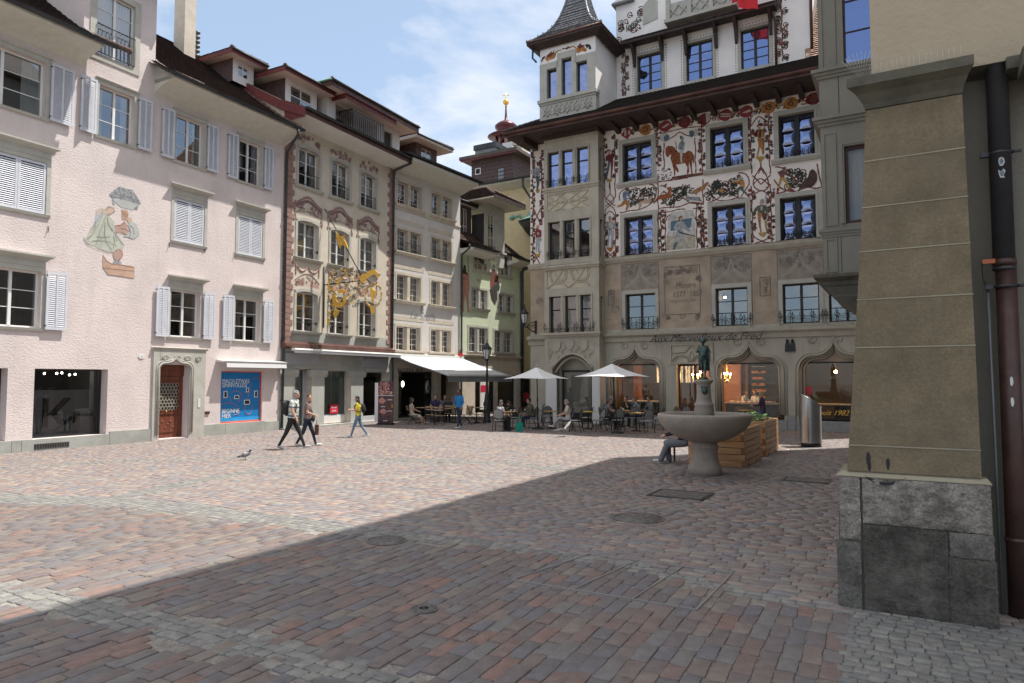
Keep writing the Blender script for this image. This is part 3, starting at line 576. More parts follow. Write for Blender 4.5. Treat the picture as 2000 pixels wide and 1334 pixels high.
# cove soffits, gutters, roofs
def cove(mb,x0,x1,m,zw=12.02,zt=12.44,ov=1.0):
    pr=[(0,zw)]
    for k in range(1,9): t=k/8; pr.append((-ov*math.sin(t*math.pi/2)**1.0*(t**.25), zw+(zt-zw)*(1-math.cos(t*math.pi/2))**.62))
    pr=[(0,zw)]+[(-ov*t, zw+(zt-zw)*(t**.55)) for t in [k/10 for k in range(1,11)]]
    pr+=[(-ov,zt+.1),(0,zt+.1)]
    mb.mold(x0,x1,pr,m)
def roofplane(parent,x0,x1,y0,z0,segs,keep=None,mats='tile',name='roof',lipm='ridge',tw=.2,seed=1):
    mb=MB(); y,z=y0,z0
    for (dy,sl) in segs:
        L=math.hypot(dy,dy*sl); 
        mb.add([(x0,y,z-.03),(x1,y,z-.03),(x1,y+dy,z+dy*sl-.03),(x0,y+dy,z+dy*sl-.03)],[(0,1,2,3)],'tile_dark') if keep is None else None
        tiles(mb,(x0,y,z),(1,0,0),x1-x0,(0,dy,dy*sl),L,mats,keep=(None if keep is None else (lambda u,v,yy=y,c=dy/L: keep(x0+u,yy+v*c))),seed=seed,tw=tw); y+=dy; z+=dy*sl; seed+=1
    yy,z_=y0,z0-.07
    for (dy,sl) in segs: mb.add([(x0,yy,z_),(x1,yy,z_),(x1,yy+dy,z_+dy*sl),(x0,yy+dy,z_+dy*sl)],[(0,3,2,1)],'tile_dark'); yy+=dy; z_+=dy*sl
    return mb,y,z
def roundtiles(mb,a,b,r=.09,m='ridge'):
    a=Vector(a);b=Vector(b);n=max(2,int((b-a).length/.33))
    for i in range(n): 
        p=a.lerp(b,i/n); q=a.lerp(b,min(1,(i+1.08)/n)); mb.tube([p,q],[r*1.1,r*.92],m,8)
sf=MB(); cove(sf,LX,X(164,134),'soffit_cream'); cove(sf,wx1,0,'soffit_cream')
# board joints
for x0_,x1_ in ((LX,X(164,134)),(wx1,0)):
    for k in range(1,5): y=-.2*k; 
for xa_,s_ in ((X(164,134),-1),(wx1,1)): sf.mold(xa_-.03 if s_<0 else xa_-.0,xa_ if s_<0 else xa_+.03,[(-1.02,12.42),(-1.02,12.60),(-.1,13.2),(0,13.3),(0,12.4)],'stone_gg')
sf.build('soffit',PK)
gt=MB(); gutter(gt,LX,X(225,95,-1.08)+.05,-1.08,12.56); gutter(gt,X(334,141,-1.08)-.05,.05,-1.08,12.56); gt.build('gutter',PK)
SEG=[(1.3,.58),(1.5,.70),(3.3,.78)]
mb,ry,rz=roofplane(PK,LX,wx0+.25,-1.05,12.56,SEG,keep=lambda x,y: x<wx0-.02+max(0,(-y))*1.0 and (x<wx0-.02 or y<0),seed=3); 
roundtiles(mb,(wx0+.95,-1.0,12.66),(wx0-.02,.05,13.16)); mb.build('roof',PK)
mb,ry,rz=roofplane(PK,wx1-.25,-.0,-1.05,12.56,SEG,keep=lambda x,y: x>wx1+.02 or y<-.1,seed=7)
def rz_at(y,z0=12.56,y0=-1.05,segs=SEG):
    z=z0
    for dy,sl in segs:
        d=min(max(y-y0,0),dy); z+=d*sl; y0+=dy
        if d<dy: break
    return z
for ya,yb in ((-1.05,.25),(.25,1.75),(1.75,5.05)): roundtiles(mb,(-.02,ya,rz_at(ya)+.06),(-.02,yb,rz_at(yb)+.06),.075)
roundtiles(mb,(wx1+.05,-.05,13.1),(wx1+1.2,-1.0,12.64),.06)
mb.build('roof',PK)
# back slope so that the ridge is closed, sitting behind
mb=MB(); mb.add([(LX,5.05,rz-.03),(0,5.05,rz-.03),(0,9,12),(LX,9,12)],[(0,1,2,3)],'tile_dark'); mb.add([(0,-1.0,12.5),(0,5.05,rz),(0,9,12.0),(0,0,12.0)],[(0,1,2,3)],'pinkflat'); mb.build('roof_back',PK)
# dormer roof with curved eave
mb=MB(); mb.prism([(wx0-.55,16.0),(wx1+.55,16.0),(wx1+.55,16.12),(wx0-.55,16.12)],-.75,3.6,'soffit_cream')
for t in range(4): mb.prism([(wx1,15.45+.13*t),(wx1+.1+.13*t,15.58+.14*t),(wx1+.1+.13*t,16.0),(wx1,16.0)],-.02+.001*t,3.4,'pinkflat')
mb.build('dormer_eave',PK)
mb=MB(); mb.tube([(wx1+.6,-.8,16.1),(wx1+.6,3.4,16.1)],.06,'gutter',6); mb.build('gutter',PK)
# inner second roof with chimney
mb=MB(); tiles(mb,(wx1+.0,2.6,15.85),(1,0,0),1.3,(0,1,.9),3.0,'tile',seed=15); mb.box(wx1,wx1+1.3,2.62,5,14.0,15.8,'dark_wood'); mb.tube([(wx1,2.55,15.82),(wx1+1.35,2.55,15.82)],.06,'gutter',6); mb.build('rear_dormer',PK)
mb=MB(); cx,cz=P.p(352,50,4.2); mb.box(cx+.0,cx+.55,3.9,4.6,13.5,20,'stone_beige'); mb.build('chimney',PK)
mb=MB(); 
for k in range(6): mb.lathe([(.05,0),(.13,.04),(.13,.09),(.05,.16)],'lead',12,(cx+.78,4.1,16.3+.21*k))
mb.tube([(cx+.78,4.1,14.8),(cx+.78,4.1,17.5)],.05,'lead',8); mb.build('vent_stack',PK)
downpipe(P,PK,.06,-.1,0,11.6,-1.08,12.5,.055,gx=-.28)
# shop window, poster, door
fr=MB(); ring(fr,shop1[0]+.05,shop1[1]-.05,shop1[2]+.05,shop1[3]-.05,.05,.34,.40,'iron'); o=fr.build('shop_window',PK)
def paneq(parent,h,y,m='glass_shop',nm='pane'): g=MB(); g.poly([(h[0],y,h[2]),(h[1],y,h[2]),(h[1],y,h[3]),(h[0],y,h[3])],m); return g.build(nm,parent)
paneq(o,(shop1[0]+.04,shop1[1]-.04,shop1[2]+.04,shop1[3]-.04),.37)
room(pi,shop1[0],shop1[1],.5,2.6,shop1[2],shop1[3]); 
lm=MB()
for k,(u,v) in enumerate([(87,728),(111,728),(121,727),(136,731),(147,730)]): x_,z_=P.p(u,v,1.0); lm.ball((x_,1.0,z_-.02),.035,'lamp_spot',8,5); lm.tube([(x_,1,z_+.02),(x_,1,2.42)],.012,'iron',4)
lm.build('spotlight_rail',o)
# the big two-part emblem on the display wall inside
em=MB(); kx0,kx1,kz0,kz1=P.r(84,778,160,838,.9); w_=kx1-kx0; h_=kz1-kz0
def eq(pts): em.prism([(kx0+a*w_,kz0+b*h_) for a,b in pts],.86,.9,'text_grey2')
mat('text_grey2',(.03,.03,.035),.6); mat('display',(.22,.225,.24),.7,var=.05)
eq([(0,.12),(.13,.12),(.13,1),(0,1)]); eq([(.13,.50),(.52,1),(.70,1),(.30,.50)]); eq([(.17,.56),(.30,.62),(.62,.18),(.40,.18)]); eq([(.76,.55),(.92,.55),(.92,-.1),(.76,-.1)]); eq([(.26,0),(.36,.02),(.76,.35),(.70,.42)])
em.build('emblem',o)
em=MB(); em.box(kx0-.5,kx1+1.6,.9,1.0,kz0-.35,kz1+.25,'display'); em.build('display_wall',o)
fr=MB(); ring(fr,shop0[0]+.05,shop0[1]-.05,shop0[2]+.05,shop0[3]-.05,.05,.34,.40,'iron'); o=fr.build('shop_window',PK); paneq(o,(shop0[0],shop0[1],shop0[2],shop0[3]),.37,'glass_dark'); room(pi,shop0[0],shop0[1],.5,2,shop0[2],shop0[3])
# poster window
def txt(s,size,loc,parent,mat_,rot=(math.pi/2,0,0),name='lettering',shear=0,ext=.004,sx=1,spacing=1,offset=0,align='LEFT'):
    cu=bpy.data.curves.new(name,'FONT'); cu.body=s; cu.size=size; cu.extrude=ext; cu.shear=shear; cu.space_character=spacing; cu.offset=offset; cu.align_x=align; cu.resolution_u=3
    o=link(bpy.data.objects.new(name,cu)); o.location=loc; o.rotation_euler=rot; o.scale=(sx,1,1); o.parent=parent; cu.materials.append(M[mat_]); 
    dg=bpy.context.evaluated_depsgraph_get(); me=bpy.data.meshes.new_from_object(o.evaluated_get(dg)); me.name=name
    bpy.data.objects.remove(o); q=link(bpy.data.objects.new(name,me)); q.location=loc; q.rotation_euler=rot; q.scale=(sx,1,1); q.parent=parent; return q
mb=MB(); px0,px1,pz0,pz1=post[0]+.04,post[1]-.04,post[2]+.04,post[3]-.04; mb.box(px0,px1,.1,.115,pz0,pz1,'poster_blue')
mb.box(px0,px1,.094,.1,pz0+.0,pz0+.16,'poster_cyan'); o=mb.build('window_poster',PK)
mb=MB(); ring(mb,px0,px1,pz0,pz1,.04,.06,.1,'poster_red'); mb.box(px0,px1,.09,.1,pz0-.001,pz0+.02,'orange'); mb.build('poster_frame',o)
pw=px1-px0; ph=pz1-pz0
def pp(u,v): return P.p(u,v,.09)
for s_,u,v,sz in (('MACH ETWAS',434,748.5,.235),('SINNVOLLES!',434,756.5,.235),('BEGINNE',433,807.5,.235),('HIER',433,817,.235)):
    x_,z_=pp(u,v); txt(s_,sz,(x_,.092,z_-.0),o,'text_white',sx=.86,name='poster_lettering')
mb=MB(); 
for (u0,v0,u1,v1) in ((437,764,444,777),(458,772,467,779),(481,757,486,766),(497,763,503,776),(477,781,488,790)):
    a=pp(u0,v0); b=pp(u1,v1); mb.box(a[0],b[0],.085,.1,b[1],a[1],'text_white'); mb.box(a[0]+.03,b[0]-.03,.083,.085,b[1]+.03,a[1]-.03,'black')
mb.build('poster_picture',o)
mat('poster_line',(.45,.16,.20),.5); mb=MB()
def sp(pts,r=.012,m='poster_line'):
    q=[]
    for i in range(len(pts)-1):
        p0=pts[max(i-1,0)];p1=pts[i];p2=pts[i+1];p3=pts[min(i+2,len(pts)-1)]
        for k in range(6):
            t=k/6; q.append(tuple(.5*((2*p1[j])+(-p0[j]+p2[j])*t+(2*p0[j]-5*p1[j]+4*p2[j]-p3[j])*t*t+(-p0[j]+3*p1[j]-3*p2[j]+p3[j])*t**3) for j in (0,1)))
    q.append(pts[-1]); mb.tube([(*(pp(*a)[:1]),.095,pp(*a)[1]) for a in q],r,m,4)
sp([(433,789),(445,787),(460,790),(467,800),(466,808),(456,811)]); sp([(433,778),(441,774),(449,776),(452,785)]); sp([(452,768),(460,763),(470,768),(472,778),(464,785)])
sp([(494,742),(497,738),(505,738),(509,746),(507,758)]); sp([(490,744),(489,760),(484,780),(478,800),(483,809),(491,805),(493,790)]); sp([(488,762),(480,766),(474,770)]); mb.build('poster_line',o)
# awning box above poster
mb=MB(); ax0,az0=P.p(424,705,-.05); ax1,_=P.p(540,707,-.3); az=2.86
mb.mold(ax0,0.0,[(0,az-.08),(-.40,az-.12),(-.42,az-.06),(0,az)],'white_paint'); mb.mold(ax0+.15,-.05,[(-.36,az-.14),(-.40,az-.14),(-.43,az-.30),(-.42,az-.30)],'awning_grey'); mb.build('awning_box',PK)
# door and its ogee stone surround
sd0,sd1=X(296,770),X(398,770); ztop=3.15
def ogee(x0,x1,zs,zt,n=10,k=.62):
    """keel arch outline from (x0,zs) up to the tip and down"""
    pts=[];w=(x1-x0)/2
    for i in range(n+1):
        t=i/n; 
        if t<.5: a=t/.5*math.pi/2; x=w*.42*(1-math.cos(a)); z=(zt-zs)*.55*math.sin(a)
        else: s_=(t-.5)/.5; x=w*(.42+.58*s_); z=(zt-zs)*(.55+.02*s_+.43*s_**3.2)
        pts.append((x0+x,zs+z))
    return pts+[(x0+x1-x,z) for x,z in pts[-2::-1]]
mb=MB(); dzt=2.45
og=ogee(door[0]-.02,door[1]+.02,dzt-.05,dzt+.38)
mb.box(sd0,door[0],-.07,0,0,ztop,'stone_gg'); mb.box(door[1],sd1,-.07,0,0,ztop,'stone_gg')
for i in range(len(og)-1): mb.add([(og[i][0],-.07,og[i][1]),(og[i+1][0],-.07,og[i+1][1]),(og[i+1][0],-.07,ztop),(og[i][0],-.07,ztop),(og[i][0],.1,og[i][1]),(og[i+1][0],.1,og[i+1][1])],[(0,1,2,3),(0,4,5,1)],'stone_gg')
mb.mold(sd0-.06,sd1+.06,[(0,ztop-.001),(-.09,ztop-.001),(-.12,ztop+.06),(0,ztop+.08)],'stone_gg')
o=mb.build('door_surround',PK)
mb=MB()
for off,r_ in ((.06,.035),(.14,.022)): mb.tube([(door[0]-off,-.08,0.2)]+[(x_+(-off if x_<(door[0]+door[1])/2 else off)*(.9 if abs(x_-(door[0]+door[1])/2)>.15 else .1),-.08,z_+off*.7) for x_,z_ in og]+[(door[1]+off,-.08,.2)],r_,'stone_gg',6)
for k,cx_ in enumerate([.2,.42,.62,.84]):
    x_=sd0+(sd1-sd0)*cx_; zc=2.86
    mb.tube([(x_+ .13*math.cos(a)*(1-a/14),-.09,zc+.1*math.sin(a)*(1-a/14)) for a in [i*.5 for i in range(22)]],.018,'stone_gg',5)
    mb.ball((x_,-.07,zc-.0),(.09,.03,.1),'stone_gg',8,6)
mb.build('carved_relief',o)
dm=MB(); dm.box(door[0],door[1],.3,.36,.03,2.60,'door_wood'); W_=door[1]-door[0]; xa,xb=door[0]+.16,door[1]-.16
dm.box(door[0],door[1],.25,.3,2.22,2.60,'door_wood'); dm.box(xa-.03,xb+.03,.27,.3,2.08,2.2,'door_wood')
for (a,b,c,d) in ((xa,xb,.2,.78),(xa,xb,.84,.92)): dm.box(a,b,.285,.3,c,d,'door_wood'); dm.box(a+.05,b-.05,.27,.285,c+.04,d-.03,'door_wood')
for k in range(7): dm.ball((xa+.1+(xb-xa-.2)*k/6,.27,.5+.12*math.sin(k*2.1)),(.05,.02,.05),'door_wood',6,5)
dm.box(xa-.07,xa,.28,.3,.1,2.1,'door_wood'); dm.box(xb,xb+.07,.28,.3,.1,2.1,'door_wood')
o=dm.build('door',PK)
dg_=MB(); gz0,gz1=1.02,1.95; dg_.box(xa+.04,xb-.04,.285,.3,gz0,gz1,'black'); dg_.box(xa,xb,.28,.299,2.28,2.5,'black')
for i in range(6):
    for j in range(8):
        cx_=xa+.08+(xb-xa-.16)*(i+.5*(j%2))/5.5; cz_=gz0+.05+(gz1-gz0-.1)*j/7; dg_.tube([(cx_+.05*math.cos(a),.275,cz_+.07*math.sin(a)) for a in [k*math.pi/4 for k in range(8)]],.008,'sandstone',3,closed=True)
dg_.build('door_grille',o); h=MB(); h.ball((xa+.35,.26,.97),.03,'gold',8,5); h.build('handle',o)
# number plate, bell panel
nx,nz=P.p(277,696,-.02); mb=MB(); mb.lathe([(.01,0),(.105,0),(.115,.02),(.01,.021)],'white_paint',20,smooth=False); 
o=mb.build('number_plate',PK); o.rotation_euler=(math.pi/2,0,0); o.scale=(1,.72,1); o.location=(nx,-.0,nz); txt('1',.13,(-.025,-.05,.026),o,'poster_blue',rot=(0,0,0),ext=.001)
mb=MB(); bx,bz=P.p(389,785,-.08); mb.box(bx-.05,bx+.05,-.085,-.07,bz-.2,bz+.12,'white_paint'); mb.build('bell_panel',PK); mb=MB(); bx,bz=P.p(404,806,0); mb.box(bx-.1,bx+.1,-.04,0,bz-.05,bz+.05,'copper_brown'); mb.build('letter_slot',PK)
# shutter latches hanging below windows
mb=MB()
for u,v in ((95,447),(331,478),(400,485),(458,497),(516,505)): a,b=P.p(u,v,-.03); mb.tube([(a,-.0,b+.08),(a,-.05,b),(a-.03,-.05,b-.12)],.012,'iron',4)
mb.build('shutter_latch',PK)
# mural of the two kneeling figures: flat paint on the wall (traced in 130,340 + c/6.065)
def mural(parent,F,name,polys,ox,oy,sc,y0=-.042,dy=.0015,bs=.0):
    mb=MB(); 
    for k,(m,pts) in enumerate(polys):
        q=[F.p(ox+a/sc,oy+b/sc) for a,b in pts]; mb.poly([(x_,y0-k*dy,z_) for x_,z_ in q][::1],m)
    return mb.build(name,parent)
mat('mu_blue2',(.40,.43,.47),.9); mat('mu_skin2',(.55,.42,.34),.9,var=.1,vs=5); mat('mu_tan2',(.46,.31,.27),.9,var=.1,vs=4); mat('mu_slate2',(.43,.45,.43),.9,var=.12,vs=3)
PKM=[
 ('mu_slate',[(503,240),(620,150),(780,190),(830,260),(880,345),(845,385),(840,430),(800,420),(780,430),(640,395),(580,345),(570,370),(540,365),(540,300)]),
 ('mu_slate2',[(545,300),(600,280),(760,320),(860,350),(780,425),(650,395)]),
 ('mu_tan',[(650,420),(720,430),(735,480),(720,545),(655,545)]),
 ('mu_sage',[(200,755),(245,750),(260,690),(330,570),(350,480),(430,430),(500,480),(570,580),(580,680),(640,780),(690,835),(670,880),(560,930),(480,920),(380,885),(330,850),(240,825)]),
 ('mu_blue2',[(260,690),(330,570),(350,480),(430,455),(420,520),(360,580)]),
 ('mu_stone',[(350,430),(400,405),(450,410),(500,375),(560,400),(570,440),(520,470),(500,490),(440,480),(400,460),(350,490)]),
 ('mu_skin2',[(470,420),(505,390),(555,410),(565,440),(520,465),(480,480),(440,470)]),
 ('mu_tan2',[(570,610),(640,600),(680,560),(715,590),(720,660),(760,680),(710,720),(640,685),(580,690)]),
 ('mu_skin2',[(710,530),(740,505),(775,530),(770,570),(735,580)]),
 ('mu_slate2',[(720,600),(770,560),(820,590),(850,650),(858,730),(790,770),(720,745),(670,740),(720,700),(760,670)]),
 ('mu_tan',[(428,955),(470,1030),(520,1060),(660,1075),(803,1100),(800,1235),(490,1190),(430,1105)]),
 ('mu_tan2',[(548,950),(570,905),(610,890),(655,910),(665,960),(640,1010),(600,1030),(560,1000)]),
 ('mu_slate',[(545,1040),(590,1020),(655,1050),(640,1070),(560,1068)])]
mural(PK,P,'wall_painting',PKM,130,340,6.065,y0=-.004,dy=.001)
pi.build('interior',PK)

# ===== beige house
LB=7.63; FB=P
BG=fthing(P,'town_house','narrow cream house with purple quoins and painted scrollwork over its windows','house','houses on the left side of the square'); bi=MB()
cols=[(X(583,326),X(622,330)),(X(646,345),X(681,350)),(X(703,366),X(733,372))]
cols=[(.84,2.12),(2.92,4.17),(4.98,6.2)]
zr=[(4.2,5.95),(7.42,9.08),(10.6,12.34)]; holes=[(a,b,c,d,.26) for a,b in cols for c,d in zr]
gh=[(.82,X(607,770),.05,2.56,.45),(X(632,770),X(684,770),.05,2.52,.45),(X(708,770),X(755,770),.05,2.48,.45)]
mb=MB(); wall(mb,0,LB,0,13.2,holes+gh,'beige',matf=lambda x,z:'shop_grey' if z<3.55 else 'beige',rev='stone_beige'); shell(mb,0,LB,0,9,0,13.2,'beige'); mb.build('wall',BG)
# quoins
mb=MB(); z=3.66; k=0
while z<13.1:
    w=.62 if k%2 else .50; h_=.255
    mb.box(.012,w,-.028,0,z,z+h_-.03,'quoin')
    w=.52 if k%2 else .36; mb.box(LB-w,LB-.01,-.028,0,z,z+h_-.03,'quoin'); z+=h_; k+=1
mb.build('quoin_column',BG)
def arch_top(mb,x0,x1,z,h,w,m,y0=-.03,y1=0,n=8):
    """segmental arch surround and filler above a square opening"""
    c=[(x0+(x1-x0)*i/n, z+h*math.sin(math.pi*(i/n*.8+.1)) -h*math.sin(.1*math.pi)) for i in range(n+1)]
    c2=[(x0-w+(x1-x0+2*w)*i/n, z+w+h*math.sin(math.pi*(i/n*.8+.1))-h*math.sin(.1*math.pi)) for i in range(n+1)]
    for i in range(n):
        mb.add([(c[i][0],y0,c[i][1]),(c[i+1][0],y0,c[i+1][1]),(c2[i+1][0],y0,c2[i+1][1]),(c2[i][0],y0,c2[i][1]),(c[i][0],.2,c[i][1]),(c[i+1][0],.2,c[i+1][1]),(c2[i][0],y1,c2[i][1]),(c2[i+1][0],y1,c2[i+1][1])],[(0,1,2,3),(0,4,5,1),(3,2,7,6)],m)
    return c,c2
for ri,(c,d) in enumerate(zr):
    for ci,(a,b) in enumerate(cols):
        f=MB(); f.box(a-.13,a,-.03,0,c,d-.1,'stone_gg'); f.box(b,b+.13,-.03,0,c,d-.1,'stone_gg')
        cc,c2=arch_top(f,a,b,d-.1,.16,.13,'stone_gg')
        f.mold(a-.22,b+.22,[(0,c-.12),(-.08,c-.12),(-.14,c-.03),(-.14,c),(.2,c+.005),(.2,c-.12)],'stone_gg'); f.build('window_surround',BG)
        window(BG,a,b,c,d-.02,y=.2,fm='frame_white',curtain='full' if ri==1 else ('sides' if ri==2 else None),inter=bi,rows=3)
        rl=MB()
        hh=.62 if ri==2 else .38
        for z_ in ([c+.1,c+hh] if ri==2 else [c+hh]): rl.tube([(a,.02,z_),(b,.02,z_)],.013,'iron',4)
        if ri==2:
            for q in range(12): xx=a+(b-a)*(q+.5)/12; rl.tube([(xx,.02,c+.1),(xx,.02,c+hh)],.008,'iron',4)
        else: rl.box(b-.06,b-.02,-.01,.05,c+hh-.06,c+hh+.06,'iron')
        rl.build('window_railing',BG)
# painted scrollwork
def scrolls(mb,cx,z0,w,h,m,y=-.006,seed=0,dens=14,r=.012):
    rr=random.Random(seed)
    for k in range(dens):
        u=rr.uniform(-.48,.48); v=rr.uniform(0,1); top=h*(1-abs(u)*1.1)
        x_=cx+u*w; z_=z0+v*top*.92; s_=rr.uniform(.06,.13)*(1 if rr.random()<.5 else -1); t0=rr.uniform(0,6.3)
        mb.tube([(x_+s_*(1-i/16)*math.cos(t0+i*.62),y,z_+abs(s_)*(1-i/16)*math.sin(t0+i*.62)) for i in range(14)],r,m,3,cap=False)
def cartouche(mb,cx,z0,w,h,m,seed):
    # crest outline, horizontal bands, scroll infill
    rr=random.Random(seed)
    for t in range(60):
        u=-.5+t/59; top=h*(.62+.38*math.cos(u*math.pi)**2); arch=.13*math.cos(u*math.pi)
        z_=z0+arch; 
        mb.poly([(cx+u*w-.03,-.005,z0+top*.60),(cx+u*w+.03,-.005,z0+top*.60),(cx+u*w+.03,-.005,z0+top*.74),(cx+u*w-.03,-.005,z0+top*.74)],m)
        a=rr.uniform(.03,.1); mb.poly([(cx+u*w-.03,-.0055,z0+top*.78),(cx+u*w+.03,-.0055,z0+top*.78),(cx+u*w,-.0055,z0+top*.86+a)],m)
    for s in (-1,1):
        for k in range(3): mb.tube([(cx+s*(w*.5-.02-.02*k+ .05*math.sin(i*.9+k)),-.006,z0-.25+i*(h*.62+.2)/14) for i in range(15)],.017,m,3)
    for q in (z0+.16,):
        mb.tube([(cx-w*.46+w*.92*i/16,-.006,q+.13*math.sin(math.pi*i/16)) for i in range(17)],.02,m,3)
    for i in range(46):
        u=rr.uniform(-.43,.43); v=rr.uniform(.15,.6); x_=cx+u*w; z_=z0+.1+v*h*.85+.1*math.cos(u*math.pi)-.1
        s_=rr.uniform(.05,.1)*(1 if rr.random()<.5 else -1); t0=rr.uniform(0,6.3)
        if (abs(u)<.10 and v>.2): continue
        mb.tube([(x_+s_*(1-j/12)*math.cos(t0+j*.7),-.007,z_+abs(s_)*(1-j/12)*math.sin(t0+j*.7)) for j in range(10)],.016,m,3,cap=False)
    mb.ball((cx,-.004,z0+h*.45),(.13,.012,.2),'mu_stone',10,6)
mb=MB()
for i,(a,b) in enumerate(cols):
    cartouche(mb,(a+b)/2,9.22,1.7,1.12,'mauve',i+3)
    scrolls(mb,(a+b)/2,12.55,1.4,.45,'mauve',seed=i,dens=22,r=.016)
    # swags and lower cartouche
    cx_=(a+b)/2
    for s in (-1,1): 
        mb.tube([(cx_+s*.02+s*.66*i/10,-.006,7.06-.24*math.sin(math.pi*i/10)) for i in range(11)],.035,'mu_rose',4); mb.tube([(cx_+s*.7,-.006,7.1-.06*i) for i in range(9)],[.05,.04,.055,.04,.05,.035,.045,.03,.01],'mu_rose',4)
    for t in range(24):
        u=-.5+t/23; hh=.45*(.35+.65*math.cos(u*math.pi)); 
        if abs(u)>.14: mb.poly([(cx_+u*1.35-.03,-.004,6.16+.06*math.cos(u*3)),(cx_+u*1.35+.03,-.004,6.16+.06*math.cos(u*3)),(cx_+u*1.35+.03,-.004,6.2+hh*.75),(cx_+u*1.35-.03,-.004,6.2+hh*.75)],'mu_rose')
    mb.tube([(cx_-.75+1.5*i/16,-.007,6.25+.5*(.25+.75*math.sin(math.pi*i/16))) for i in range(17)],.018,'mauve',3)
    scrolls(mb,cx_,6.2,1.4,.5,'mauve',seed=i+9,dens=10,r=.011)
mb.build('painted_scrollwork',BG)
# ledge, retracted awning and shopfront
mb=MB(); mb.mold(-.02,7.42,[(0,3.42),(-.30,3.42),(-.34,3.50),(-.30,3.62),(0,3.74)],'copper_brown'); mb.build('ledge',BG)
mb=MB(); ax=X(573,672,-.4); mb.mold(ax,7.7,[(-.3,3.33),(-.50,3.30),(-.53,3.36),(-.50,3.42),(-.3,3.43)],'frame_white'); mb.mold(ax,7.7,[(-.47,3.22),(-.50,3.22),(-.51,3.30),(-.47,3.30)],'panel_grey'); mb.build('retracted_awning',BG)
mb=MB(); sg=P.r(556,689,620,712); mb.box(.25,2.2,-.05,0,2.74,3.22,'panel_grey'); mb.build('sign_board',BG); mb=MB(); mb.box(X(708,700),X(757,700),-.05,0,2.7,3.12,'panel_grey'); mb.build('sign_board',BG)
mb=MB()
for a,b in ((gh[0][1],gh[1][0]),(gh[1][1],gh[2][0]),(0.05,gh[0][0])):
    mb.box(a-.0,b+.0,-.05,0,0,2.2,'shop_grey'); 
    mb.mold(a-.16,b+.16,[(.1,2.2),(-.05,2.2),(-.11,2.36),(-.11,2.52),(.1,2.52)],'shop_grey')
mb.build('pillar',BG)
for k,h in enumerate(gh):
    f=MB(); yy=.3; zb=.05 if k==0 else (.42 if k==1 else .25)
    ring(f,h[0]+.05,h[1]-.05,zb+.05,h[3]-.05,.05,yy,yy+.05,'panel_grey')
    if k==1: f.box(h[0],h[1],yy-.02,yy+.04,.08,.42,'white_paint')
    if k==2: f.box(h[0],h[1],yy-.02,yy+.04,.05,.25,'panel_grey')
    if k==0: f.box(h[0]+(h[1]-h[0])*.80,h[1],yy-.03,yy+.04,.05,2.5,'panel_grey')
    o=f.build('shop_window',BG); paneq(o,(h[0]+.04,h[1]-.04,zb+.04,h[3]-.04),yy+.025,'glass_clear' if k<2 else 'glass_shop')
    if k<2: 
        c=MB(); c.box(h[0],h[1],yy+.08,yy+.1,zb,h[3],'paper_glass'); c.box((h[0]+h[1])/2-.02,(h[0]+h[1])/2+.02,yy+.07,yy+.08,zb,h[3],'white_paint'); c.build('paper_lining',o)
    room(bi,h[0],h[1],.45,1.8,.05,h[3])
    if k==1:
        a=P.p(644,790,.28); s_=MB(); s_.box(a[0],a[0]+.55,.262,.27,a[1]-.42,a[1],'red_sign'); so=s_.build('window_sign',o); txt('Die will',.12,(a[0]+.08,.258,a[1]-.18),so,'text_white',shear=.2); txt('arbeit',.12,(a[0]+.13,.258,a[1]-.33),so,'text_white',shear=.2)
mb=MB(); mb.box(.0,gh[2][1]+.1,-.30,-.05,0,.07,'stone_plinth'); mb.build('doorstep',BG)
# eave
mb=MB(); mb.mold(-.02,LB,[(0,13.12),(-1.15,13.28),(-1.15,13.44),(0,13.44)],'soffit_white'); mb.build('soffit',BG)
mb=MB(); mb.mold(-.02,LB,[(-1.12,13.26),(-1.16,13.26),(-1.16,13.46),(-1.12,13.46)],'copper_brown'); gutter(mb,-.05,LB-.05,-1.24,13.52); mb.build('gutter',BG)
SEGB=[(1.4,.42),(5.6,.55)]
mb,ry,rz=roofplane(BG,0,LB,-1.15,13.5,SEGB,seed=21); mb.build('roof',BG)
mb=MB(); mb.add([(0,ry,rz),(LB,ry,rz),(LB,9,13.2),(0,9,13.2)],[(0,1,2,3)],'tile_dark'); mb.add([(0,-1.1,13.4),(0,ry,rz),(0,9,13.2),(0,0,12.8)],[(0,1,2,3)],'stone_beige'); mb.add([(LB,-1.1,13.4),(LB,0,12.8),(LB,9,13.2),(LB,ry,rz)],[(0,1,2,3)],'stone_beige'); mb.build('gable_wall',BG)
mb=MB()
def bargeboard(mb,x,ya,yb,za,zb,h,m,t=.05): mb.add([(x-t,ya,za-h),(x-t,yb,zb-h),(x-t,yb,zb),(x-t,ya,za),(x,ya,za-h),(x,yb,zb-h),(x,yb,zb),(x,ya,za)],[(0,1,2,3),(4,7,6,5),(0,4,5,1),(3,2,6,7),(0,3,7,4),(1,5,6,2)],m)
zB=lambda y:rz_at(y,13.5,-1.15,SEGB)
bargeboard(mb,-.02,-1.2,.25,zB(-1.2)+.02,zB(.25)+.02,.42,'red_wood'); bargeboard(mb,-.02,.25,5.8,zB(.25)+.02,zB(5.8)+.02,.42,'red_wood')
mb.poly([(-.03,-1.15,13.1),(-.03,0,13.1),(-.03,0,13.9),(-.03,-1.15,13.4)],'red_wood'); mb.build('bargeboard',BG)
downpipe(P,BG,7.5,-.1,3.7,12.9,-1.24,13.45,.055,gx=7.45); downpipe(P,BG,7.56,-.1,0,3.2,-.1,3.35,.05)
